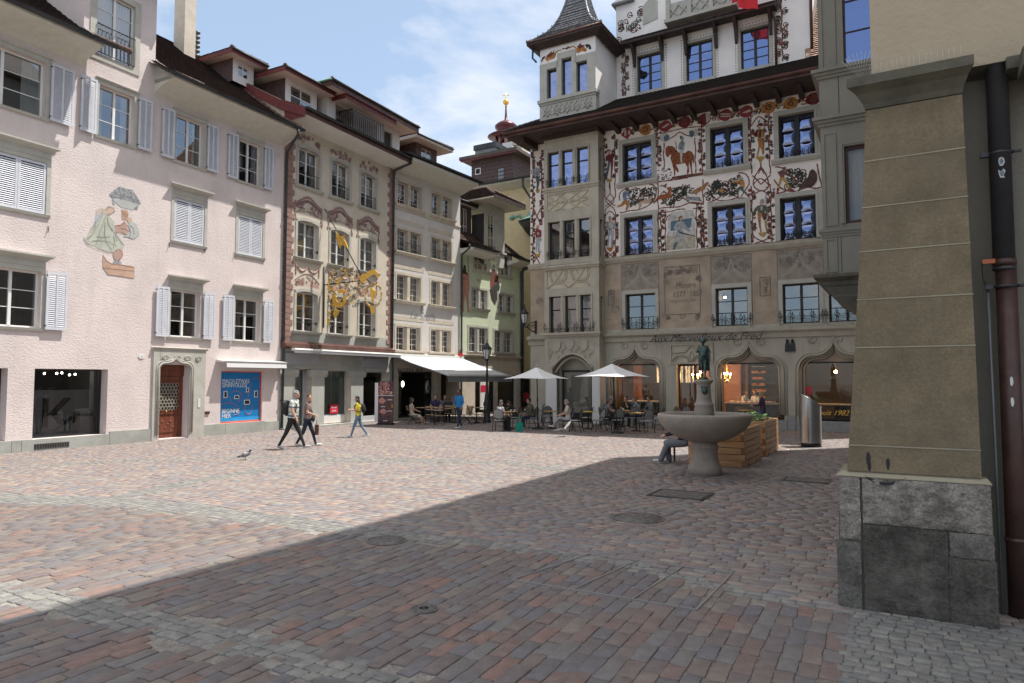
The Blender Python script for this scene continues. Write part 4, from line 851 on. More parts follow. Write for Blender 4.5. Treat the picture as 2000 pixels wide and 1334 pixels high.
def dormer(parent,x0,x1,yf,yb,z0,z1,over=.35,face='white_paint',cheek='brown_shingle',trim='red_wood',rise=.55,nwin=1,tm='tile',seed=1,winw=None,wz=None,ridge=True,name='dormer'):
    """box dormer with a hipped tiled roof"""
    mb=MB(); wx=[]; W_=(x1-x0); ww=winw or .62
    wa=(x0+x1)/2-W_*ww/2; wb=(x0+x1)/2+W_*ww/2; za,zb=(wz or (z0+.35,z1-.2))
    wall(mb,x0,x1,z0,z1,[(wa,wb,za,zb,.12)],face,y=yf,depth=.12); mb.poly([(x0,yf,z0),(x0,yf,z1),(x0,yb,z1),(x0,yb,z0)],cheek); mb.poly([(x1,yf,z0),(x1,yb,z0),(x1,yb,z1),(x1,yf,z1)],cheek)
    d=mb.build(name,parent)
    ww_=MB(); ww_.box(wa,wb,yf+.10,yf+.12,za,zb,'room'); 
    for q in (0,.5,1): xx=wa+(wb-wa)*q; ww_.box(xx-.03,xx+.03,yf+.04,yf+.08,za,zb,'frame_white')
    for q in (za,(za+zb)/2,zb): ww_.box(wa,wb,yf+.045,yf+.075,q-.025,q+.025,'frame_white')
    ww_.build('dormer_window',d)
    g=MB(); g.poly([(wa,yf+.06,za),(wb,yf+.06,za),(wb,yf+.06,zb),(wa,yf+.06,zb)],'glass'); g.build('pane',d)
    r=MB(); a,b,c,e=x0-over,x1+over,yf-over,yb+.5; r.box(a,b,c,e,z1,z1+.04,'soffit_white'); 
    for q in ((a,b,c-.02,c),(a-.02,a,c,e),(b,b+.02,c,e)): r.box(q[0],q[1],q[2],q[3],z1-.02,z1+.17,trim)
    r.tube([(a,c-.07,z1+.15),(b,c-.07,z1+.15)],.05,'gutter',6)
    xm=(a+b)/2; hd=(b-a)/2; z2=z1+.17; zt=z2+hd*rise; yr=c+hd
    # hips
    N_=lambda p,q,r_: None
    def tri(mb,A,B,T,seed):
        A=Vector(A);B=Vector(B);T=Vector(T);U=(B-A);L=U.length;U.normalize();foot=A+U*((T-A).dot(U));V_=(T-foot);H=V_.length;V_.normalize();tu=(T-A).dot(U)
        tiles(mb,A,U,L,V_,H,tm,keep=lambda u,v:(u> tu*v/H) and (u< L-(L-tu)*v/H),seed=seed); mb.poly([A-Vector((0,0,.02)),B-Vector((0,0,.02)),T-Vector((0,0,.02))],'tile_dark')
    tri(r,(a,c,z2),(b,c,z2),(xm,yr,zt),seed)
    for s,(xa,flip) in enumerate(((a,1),(b,-1))):
        A=Vector((xa,e if flip==1 else c,z2)); B=Vector((xa,c if flip==1 else e,z2)); L=(B-A).length; U=(B-A).normalized(); V_=Vector((xm-xa,0,zt-z2)); H=V_.length
        k_=(lambda u,v: u<L-(yr-c)*v/H) if flip==1 else (lambda u,v: u>(yr-c)*v/H)
        tiles(r,A,U,L,V_,H,tm,keep=k_,seed=seed+s+1); r.poly([(xa,c,z2-.02),(xm,yr,zt-.02),(xm,e,zt-.02),(xa,e,z2-.02)],'tile_dark')
    roundtiles(r,(a,c,z2+.05),(xm,yr,zt+.05),.08); roundtiles(r,(b,c,z2+.05),(xm,yr,zt+.05),.08); roundtiles(r,(xm,yr,zt+.06),(xm,e,zt+.06),.08)
    r.build('dormer_roof',d); return d
def drect(F,u0,v0,u1,v1,y): return F.r(u0,v0,u1,v1,y)
x0,x1=P.x(455,130,2.3),P.x(496,130,2.3); dormer(BG,x0,x1,2.3,5.0,zB(2.3)-.15,P.z(458,114,2.3),over=.42,seed=31,winw=.5)
x0,x1=P.x(557,190,1.1),P.x(619,190,1.1); dormer(BG,x0,x1,1.1,3.6,zB(1.1)-.3,P.z(558,152,1.1),over=.6,seed=35,winw=.66)
# loggia dormer
yl=.9; x0,x1=P.x(640,210,yl),P.x(781,230,yl-.0); zt_=P.z(655,192,yl); zb_=zB(yl)-.5
mb=MB(); lo=(x0+.55,x1-2.0,zb_+.3,zt_-.25,1.0); lo2=(x1-1.35,x1-.65,zb_+.8,zt_-.3,.15)
wall(mb,x0,x1,zb_,zt_,[lo,lo2],'soffit_white',y=yl,rev='soffit_white'); mb.poly([(x0,yl,zb_),(x0,yl,zt_),(x0,5.6,zt_),(x0,5.6,zb_)],'white_paint'); mb.poly([(x1,yl,zb_),(x1,5.6,zb_),(x1,5.6,zt_),(x1,yl,zt_)],'white_paint')
mb.poly([(lo[0],yl+1,lo[2]),(lo[1],yl+1,lo[2]),(lo[1],yl+1,lo[3]),(lo[0],yl+1,lo[3])],'soffit_white'); mb.box(lo2[0],lo2[1],yl+.14,yl+.16,lo2[2],lo2[3],'room')
mb.box(lo[0]+.5,lo[0]+1.6,yl+.96,yl+.99,lo[2],lo[3]-.15,'room'); mb.box(lo[0]+1.02,lo[0]+1.08,yl+.93,yl+.96,lo[2],lo[3]-.15,'frame_white')
d=mb.build('loggia_dormer',BG)
r=MB(); a,b,c,e=x0-.75,x1+.45,yl-.95,5.6; r.box(a,b,c,e,zt_,zt_+.05,'soffit_white'); 
for q in ((a,b,c-.03,c),(a-.03,a,c,e),(b,b+.03,c,e)): r.box(q[0],q[1],q[2],q[3],zt_-.04,zt_+.24,'copper_brown')
r.tube([(a,c-.09,zt_+.24),(b,c-.09,zt_+.24)],.06,'gutter',6); r.tube([(a-.08,c,zt_+.24),(a-.08,e,zt_+.24)],.05,'verdigris',6)
z2=zt_+.25; rise=.42; hd=1.9
A=(a,c,z2); xm=(a+b)/2; L=b-a; H=math.hypot(hd,hd*rise)
tiles(r,A,(1,0,0),L,(0,hd,hd*rise),H,'tile',keep=lambda u,v:u>hd*v/H and u<L-hd*v/H,seed=41)
tiles(r,(a,e,z2),(0,-1,0),e-c,(hd,0,hd*rise),H,'tile',keep=lambda u,v:u<(e-c)-hd*v/H,seed=42); tiles(r,(b,c,z2),(0,1,0),e-c,(-hd,0,hd*rise),H,'tile',keep=lambda u,v:u>hd*v/H,seed=43)
zt2=z2+hd*rise; r.poly([(a+hd,c+hd,zt2),(b-hd,c+hd,zt2),(b-hd,e,zt2),(a+hd,e,zt2)],'tile_dark')
roundtiles(r,(a,c,z2+.05),(a+hd,c+hd,zt2+.05),.09); roundtiles(r,(b,c,z2+.05),(b-hd,c+hd,zt2+.05),.09); roundtiles(r,(a+hd,c+hd,zt2+.05),(b-hd,c+hd,zt2+.05),.09); r.build('dormer_roof',d)
ca=MB(); ca.box(lo[0]-.25,lo[1]+.5,yl-.85,yl,zt_-.20,zt_-.06,'soffit_white'); 
ca.box(lo[0]-.28,lo[1]+.53,yl-.88,yl-.85,zt_-.24,zt_-.0,'red_wood'); ca.box(lo[0]-.28,lo[0]-.25,yl-.85,yl,zt_-.24,zt_,'red_wood'); ca.build('balcony_canopy',d)
rl=MB(); bz0=zb_+.12; bz1=bz0+1.12; by=yl-.95; bx0,bx1=P.x(689,230,by),P.x(750,250,by)
for z_ in (bz0,bz1): rl.box(bx0,bx1,by-.02,by+.02,z_-.025,z_+.025,'black'); rl.box(bx0-.02,bx0+.02,by,yl,z_-.025,z_+.025,'black')
n=17
for k in range(n+1): xx=bx0+(bx1-bx0)*k/n; rl.box(xx-.028,xx+.028,by-.012,by+.012,bz0,bz1,'black')
for k in range(8): yy=by+(yl-by)*k/8; rl.box(bx0-.012,bx0+.012,yy-.028,yy+.028,bz0,bz1,'black')
rl.build('balcony_railing',d)
bi.build('interior',BG)
# ===== grey hotel house
B0=P.w(LB); B=Fac(B0,vdir(1880))
GH=fthing(B,'town_house','pale grey hotel house with paired mullioned windows above a big awning','house','houses on the left side of the square'); gi=MB()
LG=5.68
def BX(u,v,y=0): return B.x(u,v,y)
def pairs(F,rows,inter,parent,sur,rail=(),y=.2,curt=None,rr=3,fmat='frame_white'):
    hs=[]
    for ri,(us,(z0_,z1_)) in enumerate(rows):
        for (a,b) in us: hs.append((a,b,z0_,z1_,.3))
    return hs
gc=[(BX(773,380),BX(811,390)),(BX(832,400),BX(868,410))]
gc=[(.28,2.18),(3.06,4.86)]
gz=[(3.85,5.55),(6.55,8.12),(8.95,10.42),(11.5,12.85)]
gz=[(B.z(771,684)+.02,B.z(771,636)),(B.z(776,585),B.z(776,535)),(B.z(777,490),B.z(777,446)),(B.z(777,398),B.z(777,353))]
holes=[(a,b,c,d,.3) for a,b in gc for c,d in gz]
ent=(BX(778,780),5.55,.02,2.52,.9)
mb=MB(); wall(mb,0,LG,0,13.4,holes+[ent],'grey_wall',rev='stone_beige',matf=lambda x,z:'stone_beige' if z<3.35 else 'grey_wall'); shell(mb,0,LG,0,10,0,13.4,'grey_wall'); mb.build('wall',GH)
for ri,(c,d) in enumerate(gz):
    for a,b in gc:
        f=MB(); m_=(a+b)/2; f.box(m_-.11,m_+.11,-.0,.3,c,d,'stone_beige'); ring(f,a,b,c,d,.12,-.02,0,'stone_beige',bottom=False,wt=.14); f.mold(a-.25,b+.25,[(0,c-.16),(-.1,c-.16),(-.2,c-.05),(-.2,c),(.2,c+.005),(.2,c-.16)],'stone_beige')
        if ri<3: f.mold(a-.25,b+.25,[(0,d+.32),(-.012,d+.32),(-.012,d+.55),(0,d+.55)],'stone_beige')
        o=f.build('window_surround',GH)
        for s0,s1 in ((a,m_-.11),(m_+.11,b)):
            window(GH,s0+.02,s1-.02,c,d,y=.22,rows=4,fm='frame_white',fw=.05,mun=.025,leaves=1,split=2,inter=gi,curtain='full' if ri in(1,2) else None,gm='glass')
        if ri==2:
            rl=MB()
            for z_ in (c+.08,c+.55): rl.tube([(a,.0,z_),(b,.0,z_)],.013,'iron',4)
            for q in range(18): xx=a+(b-a)*(q+.5)/18; rl.tube([(xx,.0,c+.08),(xx,.0,c+.55)],.009,'iron',4)
            rl.build('window_railing',GH)
mb=MB(); mb.box(0,LG,-.05,0,gz[3][0]-.28,gz[3][0]-.16,'stone_beige'); mb.mold(0,LG,[(0,3.32),(-.1,3.32),(-.16,3.46),(0,3.5)],'stone_beige'); mb.build('string_course',GH)
txt('Le Stelle',.62,(BX(797,622)+.1,-.01,B.z(797,622)),GH,'text_grey',shear=.45,ext=.002,name='painted_lettering'); 
mb=MB(); 
for k in range(6): a=k*1.05; mb.ball((BX(824,604)+.1*math.cos(a),-.012,B.z(824,604)+.17*math.sin(a)),(.05,.008,.09),'text_grey',6,5)
mb.build('painted_emblem',GH)
txt('HOTEL KREUZ',.33,(BX(776,727)+.02,-.01,B.z(776,728)),GH,'text_brown',ext=.01,spacing=1.25,name='sign_lettering') if False else txt('HOTEL RIL',.34,(BX(776,727)+.02,-.01,B.z(776,728)),GH,'text_brown',ext=.01,spacing=1.3,name='sign_lettering')
mb=MB(); mb.mold(-.02,LG+.0,[(0,13.1),(-1.35,13.42),(-1.35,13.56),(0,13.56)],'soffit_cream'); mb.build('soffit',GH)
mb=MB(); gutter(mb,-.5,LG+.35,-1.44,13.68); mb.build('gutter',GH)
SEGG=[(1.5,.40),(5.2,.52)]; mb,ry,rz=roofplane(GH,-.3,LG+.35,-1.35,13.62,SEGG,seed=51); roundtiles(mb,(LG+.33,-1.3,13.7),(LG+.33,.15,14.26),.08); roundtiles(mb,(LG+.33,.15,14.26),(LG+.33,5.3,16.95),.08); mb.build('roof',GH)
zG=lambda y:rz_at(y,13.62,-1.35,SEGG)
mb=MB(); mb.add([(-.3,ry,rz),(LG+.35,ry,rz),(LG+.35,10,13.4),(-.3,10,13.4)],[(0,1,2,3)],'tile_dark'); mb.add([(LG,-1.2,13.4),(LG,0,13),(LG,10,13.4),(LG,ry,rz)],[(0,1,2,3)],'grey_wall'); mb.build('gable_wall',GH)
x0,x1=B.x(812,300,1.6),B.x(853,310,1.6); dormer(GH,x0,x1,1.6,4.4,zG(1.6)-.3,B.z(832,286,1.6),over=.7,face='brown_shingle',trim='soffit_cream',seed=61,winw=.5,rise=.5)
# entrance
e=MB(); 
for a,b in ((ent[0],ent[0]+.12),(BX(853,780),BX(860,780))): e.box(a,b,.4,.9,.02,2.52,'iron')
e.box(ent[0],BX(853,780),.42,.5,2.42,2.52,'iron'); o=e.build('entrance_frame',GH); paneq(o,(ent[0]+.12,BX(790,780)+.3,.05,2.42),.5,'glass_dark')
mb=MB(); mb.box(BX(853,780),BX(861,780),-.0,.9,.02,2.52,'stone_beige'); mb.build('pillar',GH)
room(gi,ent[0],5.55,.9,4.5,.02,2.52); gi.poly([(ent[0],.0,.0),(5.55,0,.0),(5.55,4,.0),(ent[0],4,.0)],'room')
mb=MB(); a,b=B.p(788,750,.9); mb.ball((a,.95,b),(.11,.05,.17),'lamp_white',8,6); mb.build('wall_lamp',GH)
mb=MB(); a,b=B.p(835,755,.4); mb.ball((a,.4,b),(.17,.08,.36),'lantern_glass',12,8); 
mb.tube([(a+.07*math.sin(t*.9),.31,b+.24-.06*t) for t in range(9)],[.015,.05,.045,.03,.05,.045,.03,.04,.01],'black',5); mb.build('hanging_lamp',GH)
# projecting awning
aw=MB(); ax0,ax1=BX(769,697),BX(900,702); zt=B.z(775,695)+.0; dz=1.02; dy=-3.6; 
p0=(ax0,-.12,zt); p1=(ax1,-.12,zt); q0=(ax0,dy,zt-dz); q1=(ax1,dy,zt-dz)
n=10
for i in range(n):
    f0,f1=i/n,(i+1)/n; sg=lambda f:-.06*math.sin(f*math.pi)
    aw.add([(ax0,-.12+(dy+.12)*f0,zt-dz*f0+sg(f0)),(ax1,-.12+(dy+.12)*f0,zt-dz*f0+sg(f0)),(ax1,-.12+(dy+.12)*f1,zt-dz*f1+sg(f1)),(ax0,-.12+(dy+.12)*f1,zt-dz*f1+sg(f1))],[(0,1,2,3)],'awning_grey',True)
aw.poly([(ax0,dy,zt-dz),(ax1,dy,zt-dz),(ax1,dy-.01,zt-dz-.34),(ax0,dy-.01,zt-dz-.34)],'awning_dark'); o=aw.build('awning',GH)
mb=MB(); mb.box(ax0-.1,ax1+.05,-.2,0,zt-.06,zt+.12,'white_paint'); mb.box(ax0-.02,ax1+.02,dy-.06,dy+.02,zt-dz-.05,zt-dz+.04,'white_paint')
for a in (ax0+.02,ax1-.05): mb.tube([(a,-.2,zt-.12),(a,dy,zt-dz-.03)],.03,'panel_grey',6)
mb.build('awning_frame',o); mb=MB(); mb.box(ax1-.35,ax1-.1,-.24,-.1,zt+.14,zt+.28,'red_sign'); mb.build('alarm_box',GH)
gi.build('interior',GH)
# ===== green house
N_=B.sub(LG); GR=fthing(N_,'town_house','low pale-green house with painted halberdiers and a broken eave','house','houses on the left side of the square'); ni=MB(); LN=6.75
def NX(u,v,y=0): return N_.x(u,v,y)
def NR(*a): return N_.r(*a)
rws=[NR(926,485,956,532),NR(972,494,997,541),NR(922,563,951,605),NR(973,573,1002,612),NR(916,638,952,689),NR(965,645,1001,690)]
mb=MB(); gd=[(NX(928,780),NX(948,780),.05,2.5,.4),(NX(955,780),NX(968,780),.05,2.5,.4),(NX(972,780),NX(1008,780),.3,2.4,.3)]
zt_l=N_.z(905,448); zt_r=N_.z(985,478)
wall(mb,0,LN,0,9.9,[(*q,.22) for q in rws]+gd,'green_wall',rev='stone_beige',matf=lambda x,z:'stone_beige' if z<3.5 else 'green_wall'); shell(mb,0,LN,0,9,0,9.9,'green_wall'); mb.build('wall',GR)
for k,q in enumerate(rws):
    f=MB(); ring(f,*q,.13,-.03,0,'stone_gg',bottom=False); f.mold(q[0]-.2,q[1]+.2,[(0,q[2]-.14),(-.1,q[2]-.14),(-.16,q[2]),(.1,q[2]+.003),(.1,q[2]-.14)],'stone_gg')
    if k>=2: m_=(q[0]+q[1])/2; f.box(m_-.1,m_+.1,0,.2,q[2],q[3],'stone_gg')
    f.build('window_surround',GR)
    if k<2: window(GR,*q,y=.15,rows=3,leaves=1,split=3,inter=ni,curtain='sides')
    else:
        for s0,s1 in ((q[0],m_-.1),(m_+.1,q[1])): window(GR,s0,s1,q[2],q[3],y=.15,rows=3,leaves=1,split=2,inter=ni)
mb=MB(); mb.mold(0,LN,[(0,3.45),(-.12,3.45),(-.18,3.58),(0,3.62)],'stone_beige'); mb.build('string_course',GR)
for k,h in enumerate(gd): 
    f=MB(); ring(f,h[0]+.05,h[1]-.05,h[2]+.05,h[3]-.05,.05,.2,.26,'iron'); o=f.build('shop_window',GR); paneq(o,h,.23,'glass_shop'); room(ni,h[0],h[1],.3,2,h[2],h[3])
# shop door advert and strip light
mb=MB(); x0,x1,z0,z1=NR(938,752,947,800,-.1); mb.box(NX(937,780,-.5),NX(948,780,-.5),-.55,-.5,.3,2.3,'white_paint'); o=mb.build('advert_board',GR); mb=MB(); mb.box(NX(937.5,780,-.5),NX(947.5,780,-.5),-.56,-.55,1.35,1.75,'red_sign'); mb.build('advert_panel',o)
# eaves: left piece and right piece
mb=MB(); zl=N_.z(920,452,-.9); xr_=NX(962,470,-.5); mb.mold(-.0,xr_,[(0,9.55),(-1.0,9.72),(-1.0,9.86),(0,9.86)],'soffit_cream'); xrr=NX(990,470,0); mb.mold(xrr,LN,[(0,9.55),(-.9,9.7),(-.9,9.84),(0,9.84)],'soffit_cream'); mb.build('soffit',GR)
mb=MB(); gutter(mb,-.05,xr_,-1.08,9.96); gutter(mb,xrr,LN+.1,-.98,9.96); mb.build('gutter',GR)
SEGN=[(1.0,.5),(2.2,.8)]; mb,ry,rz=roofplane(GR,0,xr_,-1.0,9.92,SEGN,seed=71); mb.build('roof',GR); mb,ry,rz=roofplane(GR,xrr,LN+.1,-.9,9.92,SEGN,mats='tile_dark',seed=73); mb.build('roof',GR)
dwx0,dwx1=NX(951,450,.0),NX(985,450,.0)
mb=MB(); 
dh=(NX(953,450,.05),NX(966,450,.05),9.55,N_.z(958,417,.05),.1)
wall(mb,dwx0-.25,dwx1+.1,9.3,N_.z(965,402,.05),[dh],'stone_gg',y=.05); mb.poly([(dwx1+.1,.05,9.3),(dwx1+.1,3,9.3),(dwx1+.1,3,12),(dwx1+.1,.05,12)],'stone_gg'); o=mb.build('attic_bay',GR)
window(GR,*dh[:4],y=.12,rows=4,leaves=1,split=2,inter=ni); rl=MB()
for q in range(9): xx=dh[0]+(dh[1]-dh[0])*q/8; rl.tube([(xx,0,9.6),(xx,0,10.5)],.012,'iron',4)
rl.tube([(dh[0],0,10.5),(dh[1],0,10.5)],.015,'iron',4); rl.build('window_railing',GR)
zq=N_.z(965,402,.05)
x0=NX(905,430,1.0); dormer(GR,x0-.6,dwx0-.3,1.0,3,10.2,zq-.25,over=.3,face='brown_shingle',trim='dark_wood',seed=81,winw=.35,rise=.35)
r=MB(); a,b,c,e=dwx0-.9,dwx1+.75,-1.15,4; r.box(a,b,c,e,zq,zq+.1,'soffit_cream'); r.box(a,b,c-.04,c,zq-.02,zq+.2,'dark_wood'); r.box(b,b+.04,c,e,zq-.02,zq+.2,'dark_wood'); hd=(b-a)/2; H=math.hypot(hd,hd*.6); z2=zq+.2
tiles(r,(a,c,z2),(1,0,0),b-a,(0,hd,hd*.6),H,'tile',keep=lambda u,v:u>hd*v/H and u<(b-a)-hd*v/H,seed=83); tiles(r,(a,e,z2),(0,-1,0),e-c,(hd,0,hd*.6),H,'tile',keep=lambda u,v:u<(e-c)-hd*v/H,seed=84); tiles(r,(b,c,z2),(0,1,0),e-c,(-hd,0,hd*.6),H,'tile',keep=lambda u,v:u>hd*v/H,seed=85)
roundtiles(r,(a,c,z2+.05),(a+hd,c+hd,z2+hd*.6),.1); roundtiles(r,(b,c,z2+.05),(a+hd,c+hd,z2+hd*.6),.1); roundtiles(r,(a+hd,c+hd,z2+hd*.6),(a+hd,e,z2+hd*.6),.1); r.build('dormer_roof',o)
downpipe(N_,GR,NX(899,600)-.0,-.1,0,9.3,-1.08,9.9,.06,gx=NX(917,455,-1.08)); downpipe(N_,GR,LN-.08,-.12,0,9.3,-.98,9.9,.11,m='gutter')
# painted figures on the green wall (traced in 740,240 + c/4.169 and 740,540 + c/4.169)
mat('mu_redpale',(.50,.24,.18),.9,var=.2,vs=5)
FG=[('mu_redpale',[(672,1225),(690,1215),(725,1220),(735,1240),(738,1334),(730,1400),(735,1520),(738,1545),(722,1545),(712,1450),(705,1400),(695,1450),(690,1540),(676,1540),(680,1420),(672,1334)]),('mu_dk',[(680,1225),(690,1160),(705,1155),(712,1215),(730,1235)]),('mu_dk',[(716,1010),(720,1010),(732,1220),(727,1220)])]
mural(GR,N_,'painted_halberdier',FG,740,240,4.169,y0=-.004)
FG=[('mu_red',[(905,1290),(920,1200),(935,1180),(960,1230),(975,1260),(965,1334),(930,1400),(905,1340)]),('mu_grey',[(922,1165),(935,1150),(948,1165),(945,1195),(928,1195)]),('mu_green',[(930,1334),(975,1290),(985,1340),(960,1440),(945,1490),(915,1440),(900,1360)]),('mu_dk',[(905,1350),(955,1380),(945,1480),(915,1440)])]
mural(GR,N_,'painted_halberdier',FG,740,240,4.169,y0=-.004)
txt('NII',.3,(NX(931,550),-.006,N_.z(931,550)),GR,'mu_redpale',ext=.001)
ni.build('interior',GR)
# ---------------------------------------------------------------- the painted tavern
T=Fac(G(1178,827.7),(2300,-1333)); TV=fthing(T,'tavern','tall tavern with colourful mural facade, stone oriel and pointed corner turret','tavern'); ti=MB()
def TX(u,v,y=0): return T.x(u,v,y)
def TR(*a,**k): return T.r(*a,**k)
XL=TX(1036,500); XR=13.6; EV=14.3
w31=[1.12,2.44,11.36,13.28]; w32=[5.22,6.82,11.36,13.28]; w33=[8.07,9.75,11.36,13.28]
w31=[TX(1216.6,320),TX(1273,300),11.38,13.27]; w32=[TX(1387.5,290),TX(1452,280),11.38,13.27]; w33=[TX(1521,270),TX(1591,262),11.38,13.27]; w34=[11.2,12.9,11.38,13.27]
w21=[TX(1220,465),TX(1276,455),7.92,9.72]; w22=[TX(1391.5,445),TX(1457,438),7.92,9.72]; w23=[TX(1524,430),TX(1594,425),7.92,9.72]; w24=[11.2,12.9,7.92,9.72]
w11=[TX(1222,610),TX(1280,610),4.42,6.08]; w12=[TX(1398,600),TX(1460.5,600),4.42,6.08]; w13=[TX(1529,595),TX(1600.5,595),4.42,6.08]; w14=[TX(1619,590),TX(1690,590),4.42,6.08]
ups=[w31,w32,w33,w34,w21,w22,w23,w24]; lows=[w11,w12,w13,w14]
A1=[TX(1190,760),TX(1294,760),.4,3.6]; A2=[TX(1400,760),TX(1531,760),.42,3.62]; A3=[TX(1559,760),TX(1559,760)+2.72,.42,3.66]; AD=[TX(1322,760),TX(1387,760),.05,2.82]; A4=[A3[1]+.75,13.2,.42,3.6]
bx0,bx1=TX(1063,450,-.7),TX(1169,450,-.7)
holes=[(*q,.3) for q in ups+lows]+[(*q,.5) for q in (A1,A2,A3,A4,AD)]
def tm(x,z): return 'tav_plaster' if z>7.86 else ('sandstone_brown' if z>4.3 else 'sandstone')
mb=MB(); wall(mb,XL,XR,0,EV,holes,'sandstone',matf=tm,rev='sandstone'); shell(mb,XL,XR,0,14,0,EV,'sandstone'); mb.build('wall',TV)
# ledges
mb=MB()
for x0,x1,zs in ((bx1+.02,XR,4.16),(XL-.08,bx0-.02,4.12)): mb.mold(x0,x1,[(0,zs-.32),(-.08,zs-.30),(-.10,zs-.12),(-.28,zs-.02),(-.30,zs+.08),(0,zs+.16)],'sandstone')
for x0,x1,zs in ((bx1+.02,XR,7.72),(XL-.08,bx0-.02,7.78)): mb.mold(x0,x1,[(0,zs-.12),(-.06,zs-.12),(-.16,zs+.02),(-.18,zs+.10),(0,zs+.16)],'sandstone')
mb.build('ledge',TV)
mb=MB(); xs=[XL-.05,bx0-.02]; mb.box(XL-.05,bx0-.02,-.1,0,0,.62,'granite')
for a,b in ((bx1+.02,A1[0]-.1),(A1[1]+.1,AD[0]-.1),(AD[1]+.1,A2[0]-.12),(A2[1]+.12,A3[0]-.12),(A3[1]+.12,A4[0]-.1)): mb.box(a,b,-.10,0,0,.62,'granite')
for q in (A1,A2,A3,A4): mb.box(q[0]-.098,q[1]+.098,-.08,.5,0,.42,'granite')
mb.build('plinth',TV)
# ---- ogee arches of the shop front
def archfill(par,q,zs,apex,tymp=True,y=-.0,m='sandstone'):
    mb=MB(); og=ogee(q[0],q[1],zs,apex,n=14); zt=q[3]
    for i in range(len(og)-1):
        (xa,za),(xb,zb)=og[i],og[i+1]
        mb.add([(xa,y-.002,za),(xb,y-.002,zb),(xb,y-.002,zt+.002),(xa,y-.002,zt+.002),(xa,.42,za),(xb,.42,zb)],[(0,1,2,3),(0,4,5,1)],m)
    o=mb.build('arch',par); r=MB()
    for off,rad,yy in ((.0,.05,-.02),(.11,.035,-.01),(-.09,.05,.12),(-.2,.05,.26)):
        og2=ogee(q[0]-off,q[1]+off,zs,apex+off*1.2,n=14); pts=[(q[0]-off,yy,.62)]+[(x_,yy,z_) for x_,z_ in og2]+[(q[1]+off,yy,.62)]
        r.tube(pts,rad,m,6)
    r.build('arch_moulding',o)
    return o
for q,ap in ((A1,3.55),(A2,3.58),(A3,3.62),(A4,3.55)):
    o=archfill(TV,q,2.45,ap)
    mb=MB(); mb.box(q[0]+.0,q[1],.40,.46,2.80,q[3],'sandstone_brown'); mb.box(q[0],q[1],.38,.47,2.76,2.82,'black'); mb.build('tympanum',o)
    f=MB(); ring(f,q[0]+.1,q[1]-.1,.52,2.76,.06,.38,.44,'black',wt=.01); o2=f.build('shop_window',TV); paneq(o2,(q[0]+.1,q[1]-.1,.5,2.76),.41,'glass_shop')
# central door with tracery above
mb=MB(); x0,x1=AD[0],AD[1]; mb.box(x0-.22,x0,-.06,.0,.0,2.9,'sandstone'); mb.box(x1,x1+.22,-.06,0,0,2.9,'sandstone')
fx0,fx1=TX(1312,680),TX(1390,680); fz0,fz1=2.86,3.62; ring(mb,fx0,fx1,fz0,fz1,.07,-.10,-.0,'sandstone'); mb.box(fx0,fx1,-.02,0,fz0,fz1,'sandstone_pale'); o=mb.build('door_surround',TV)
mb=MB()
xm=(fx0+fx1)/2; wq=(fx1-fx0)/2
for s in (-1,1):
    c=xm+s*wq/2
    for rr_,r2 in ((wq*.47,.035),(wq*.36,.02)): mb.tube([(c+rr_*math.cos(a),-.06,fz0+.02+rr_*.75*math.sin(a)) for a in [math.pi*i/10 for i in range(11)]],r2,'sandstone',5)
    mb.tube([(xm,-.06,fz1-.02),(xm+s*wq*.3,-.06,fz0+(fz1-fz0)*.62),(xm+s*wq*.95,-.06,fz0+(fz1-fz0)*.55)],.03,'sandstone',5); mb.tube([(xm,-.06,fz0+.06),(xm+s*wq*.12,-.06,fz0+.3),(xm,-.06,fz0+.5)],.025,'sandstone',5)
mb.build('tracery',o)
f=MB(); ring(f,x0+.07,x1-.07,.05,2.7,.07,.3,.38,'door_dark',bottom=False,wt=.08); f.box((x0+x1)/2-.05,(x0+x1)/2+.05,.3,.36,.05,2.7,'door_dark'); f.box(x0,x1,.3,.36,.05,.5,'door_dark'); o=f.build('shop_door',TV); paneq(o,(x0,x1,.5,2.7),.34,'glass_clear')
# bakery room behind the arches
rm=MB(); X0,X1=A1[0]-.4,A4[1]+.2
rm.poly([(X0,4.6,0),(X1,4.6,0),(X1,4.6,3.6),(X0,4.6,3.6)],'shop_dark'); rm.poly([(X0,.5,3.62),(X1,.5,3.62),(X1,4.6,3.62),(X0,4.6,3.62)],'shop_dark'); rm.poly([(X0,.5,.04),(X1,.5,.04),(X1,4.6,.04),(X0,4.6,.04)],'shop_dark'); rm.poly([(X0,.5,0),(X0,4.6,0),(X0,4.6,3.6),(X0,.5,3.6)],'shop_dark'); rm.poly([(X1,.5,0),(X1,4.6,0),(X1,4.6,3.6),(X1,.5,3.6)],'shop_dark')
rm.box(TX(1232,760,4.5),TX(1255,760,4.5),4.4,4.55,.05,3.1,'shop_orange'); rm.box(AD[0]-.1,AD[1]+.6,3.4,3.5,.05,3.3,'shop_orange'); rm.box(TX(1412,760,4.3),TX(1462,760,4.3),4.2,4.3,.05,3.2,'shop_orange')
rm.build('shop_interior',TV)
cn=MB(); 
for a,b in ((TX(1222,810,1.6),TX(1300,810,1.6)),(TX(1418,800,1.5),TX(1520,800,1.5)),(TX(1600,780,1.8),TX(1665,780,1.8))): cn.box(a,b,1.4,2.0,.05,1.0,'black'); cn.box(a-.05,b+.05,1.35,2.05,1.0,1.06,'sandstone_pale')
a,b=TX(1470,740,4.1),TX(1495,740,4.1)
for k in range(6): cn.box(a,b,3.9,4.15,1.2+k*.3,1.23+k*.3,'sandstone_pale')
rk=random.Random(4)
for k in range(60): xx=rk.uniform(a,b); cn.ball((xx,3.98,1.27+rk.randrange(5)*.3),.06,'orange',5,4)
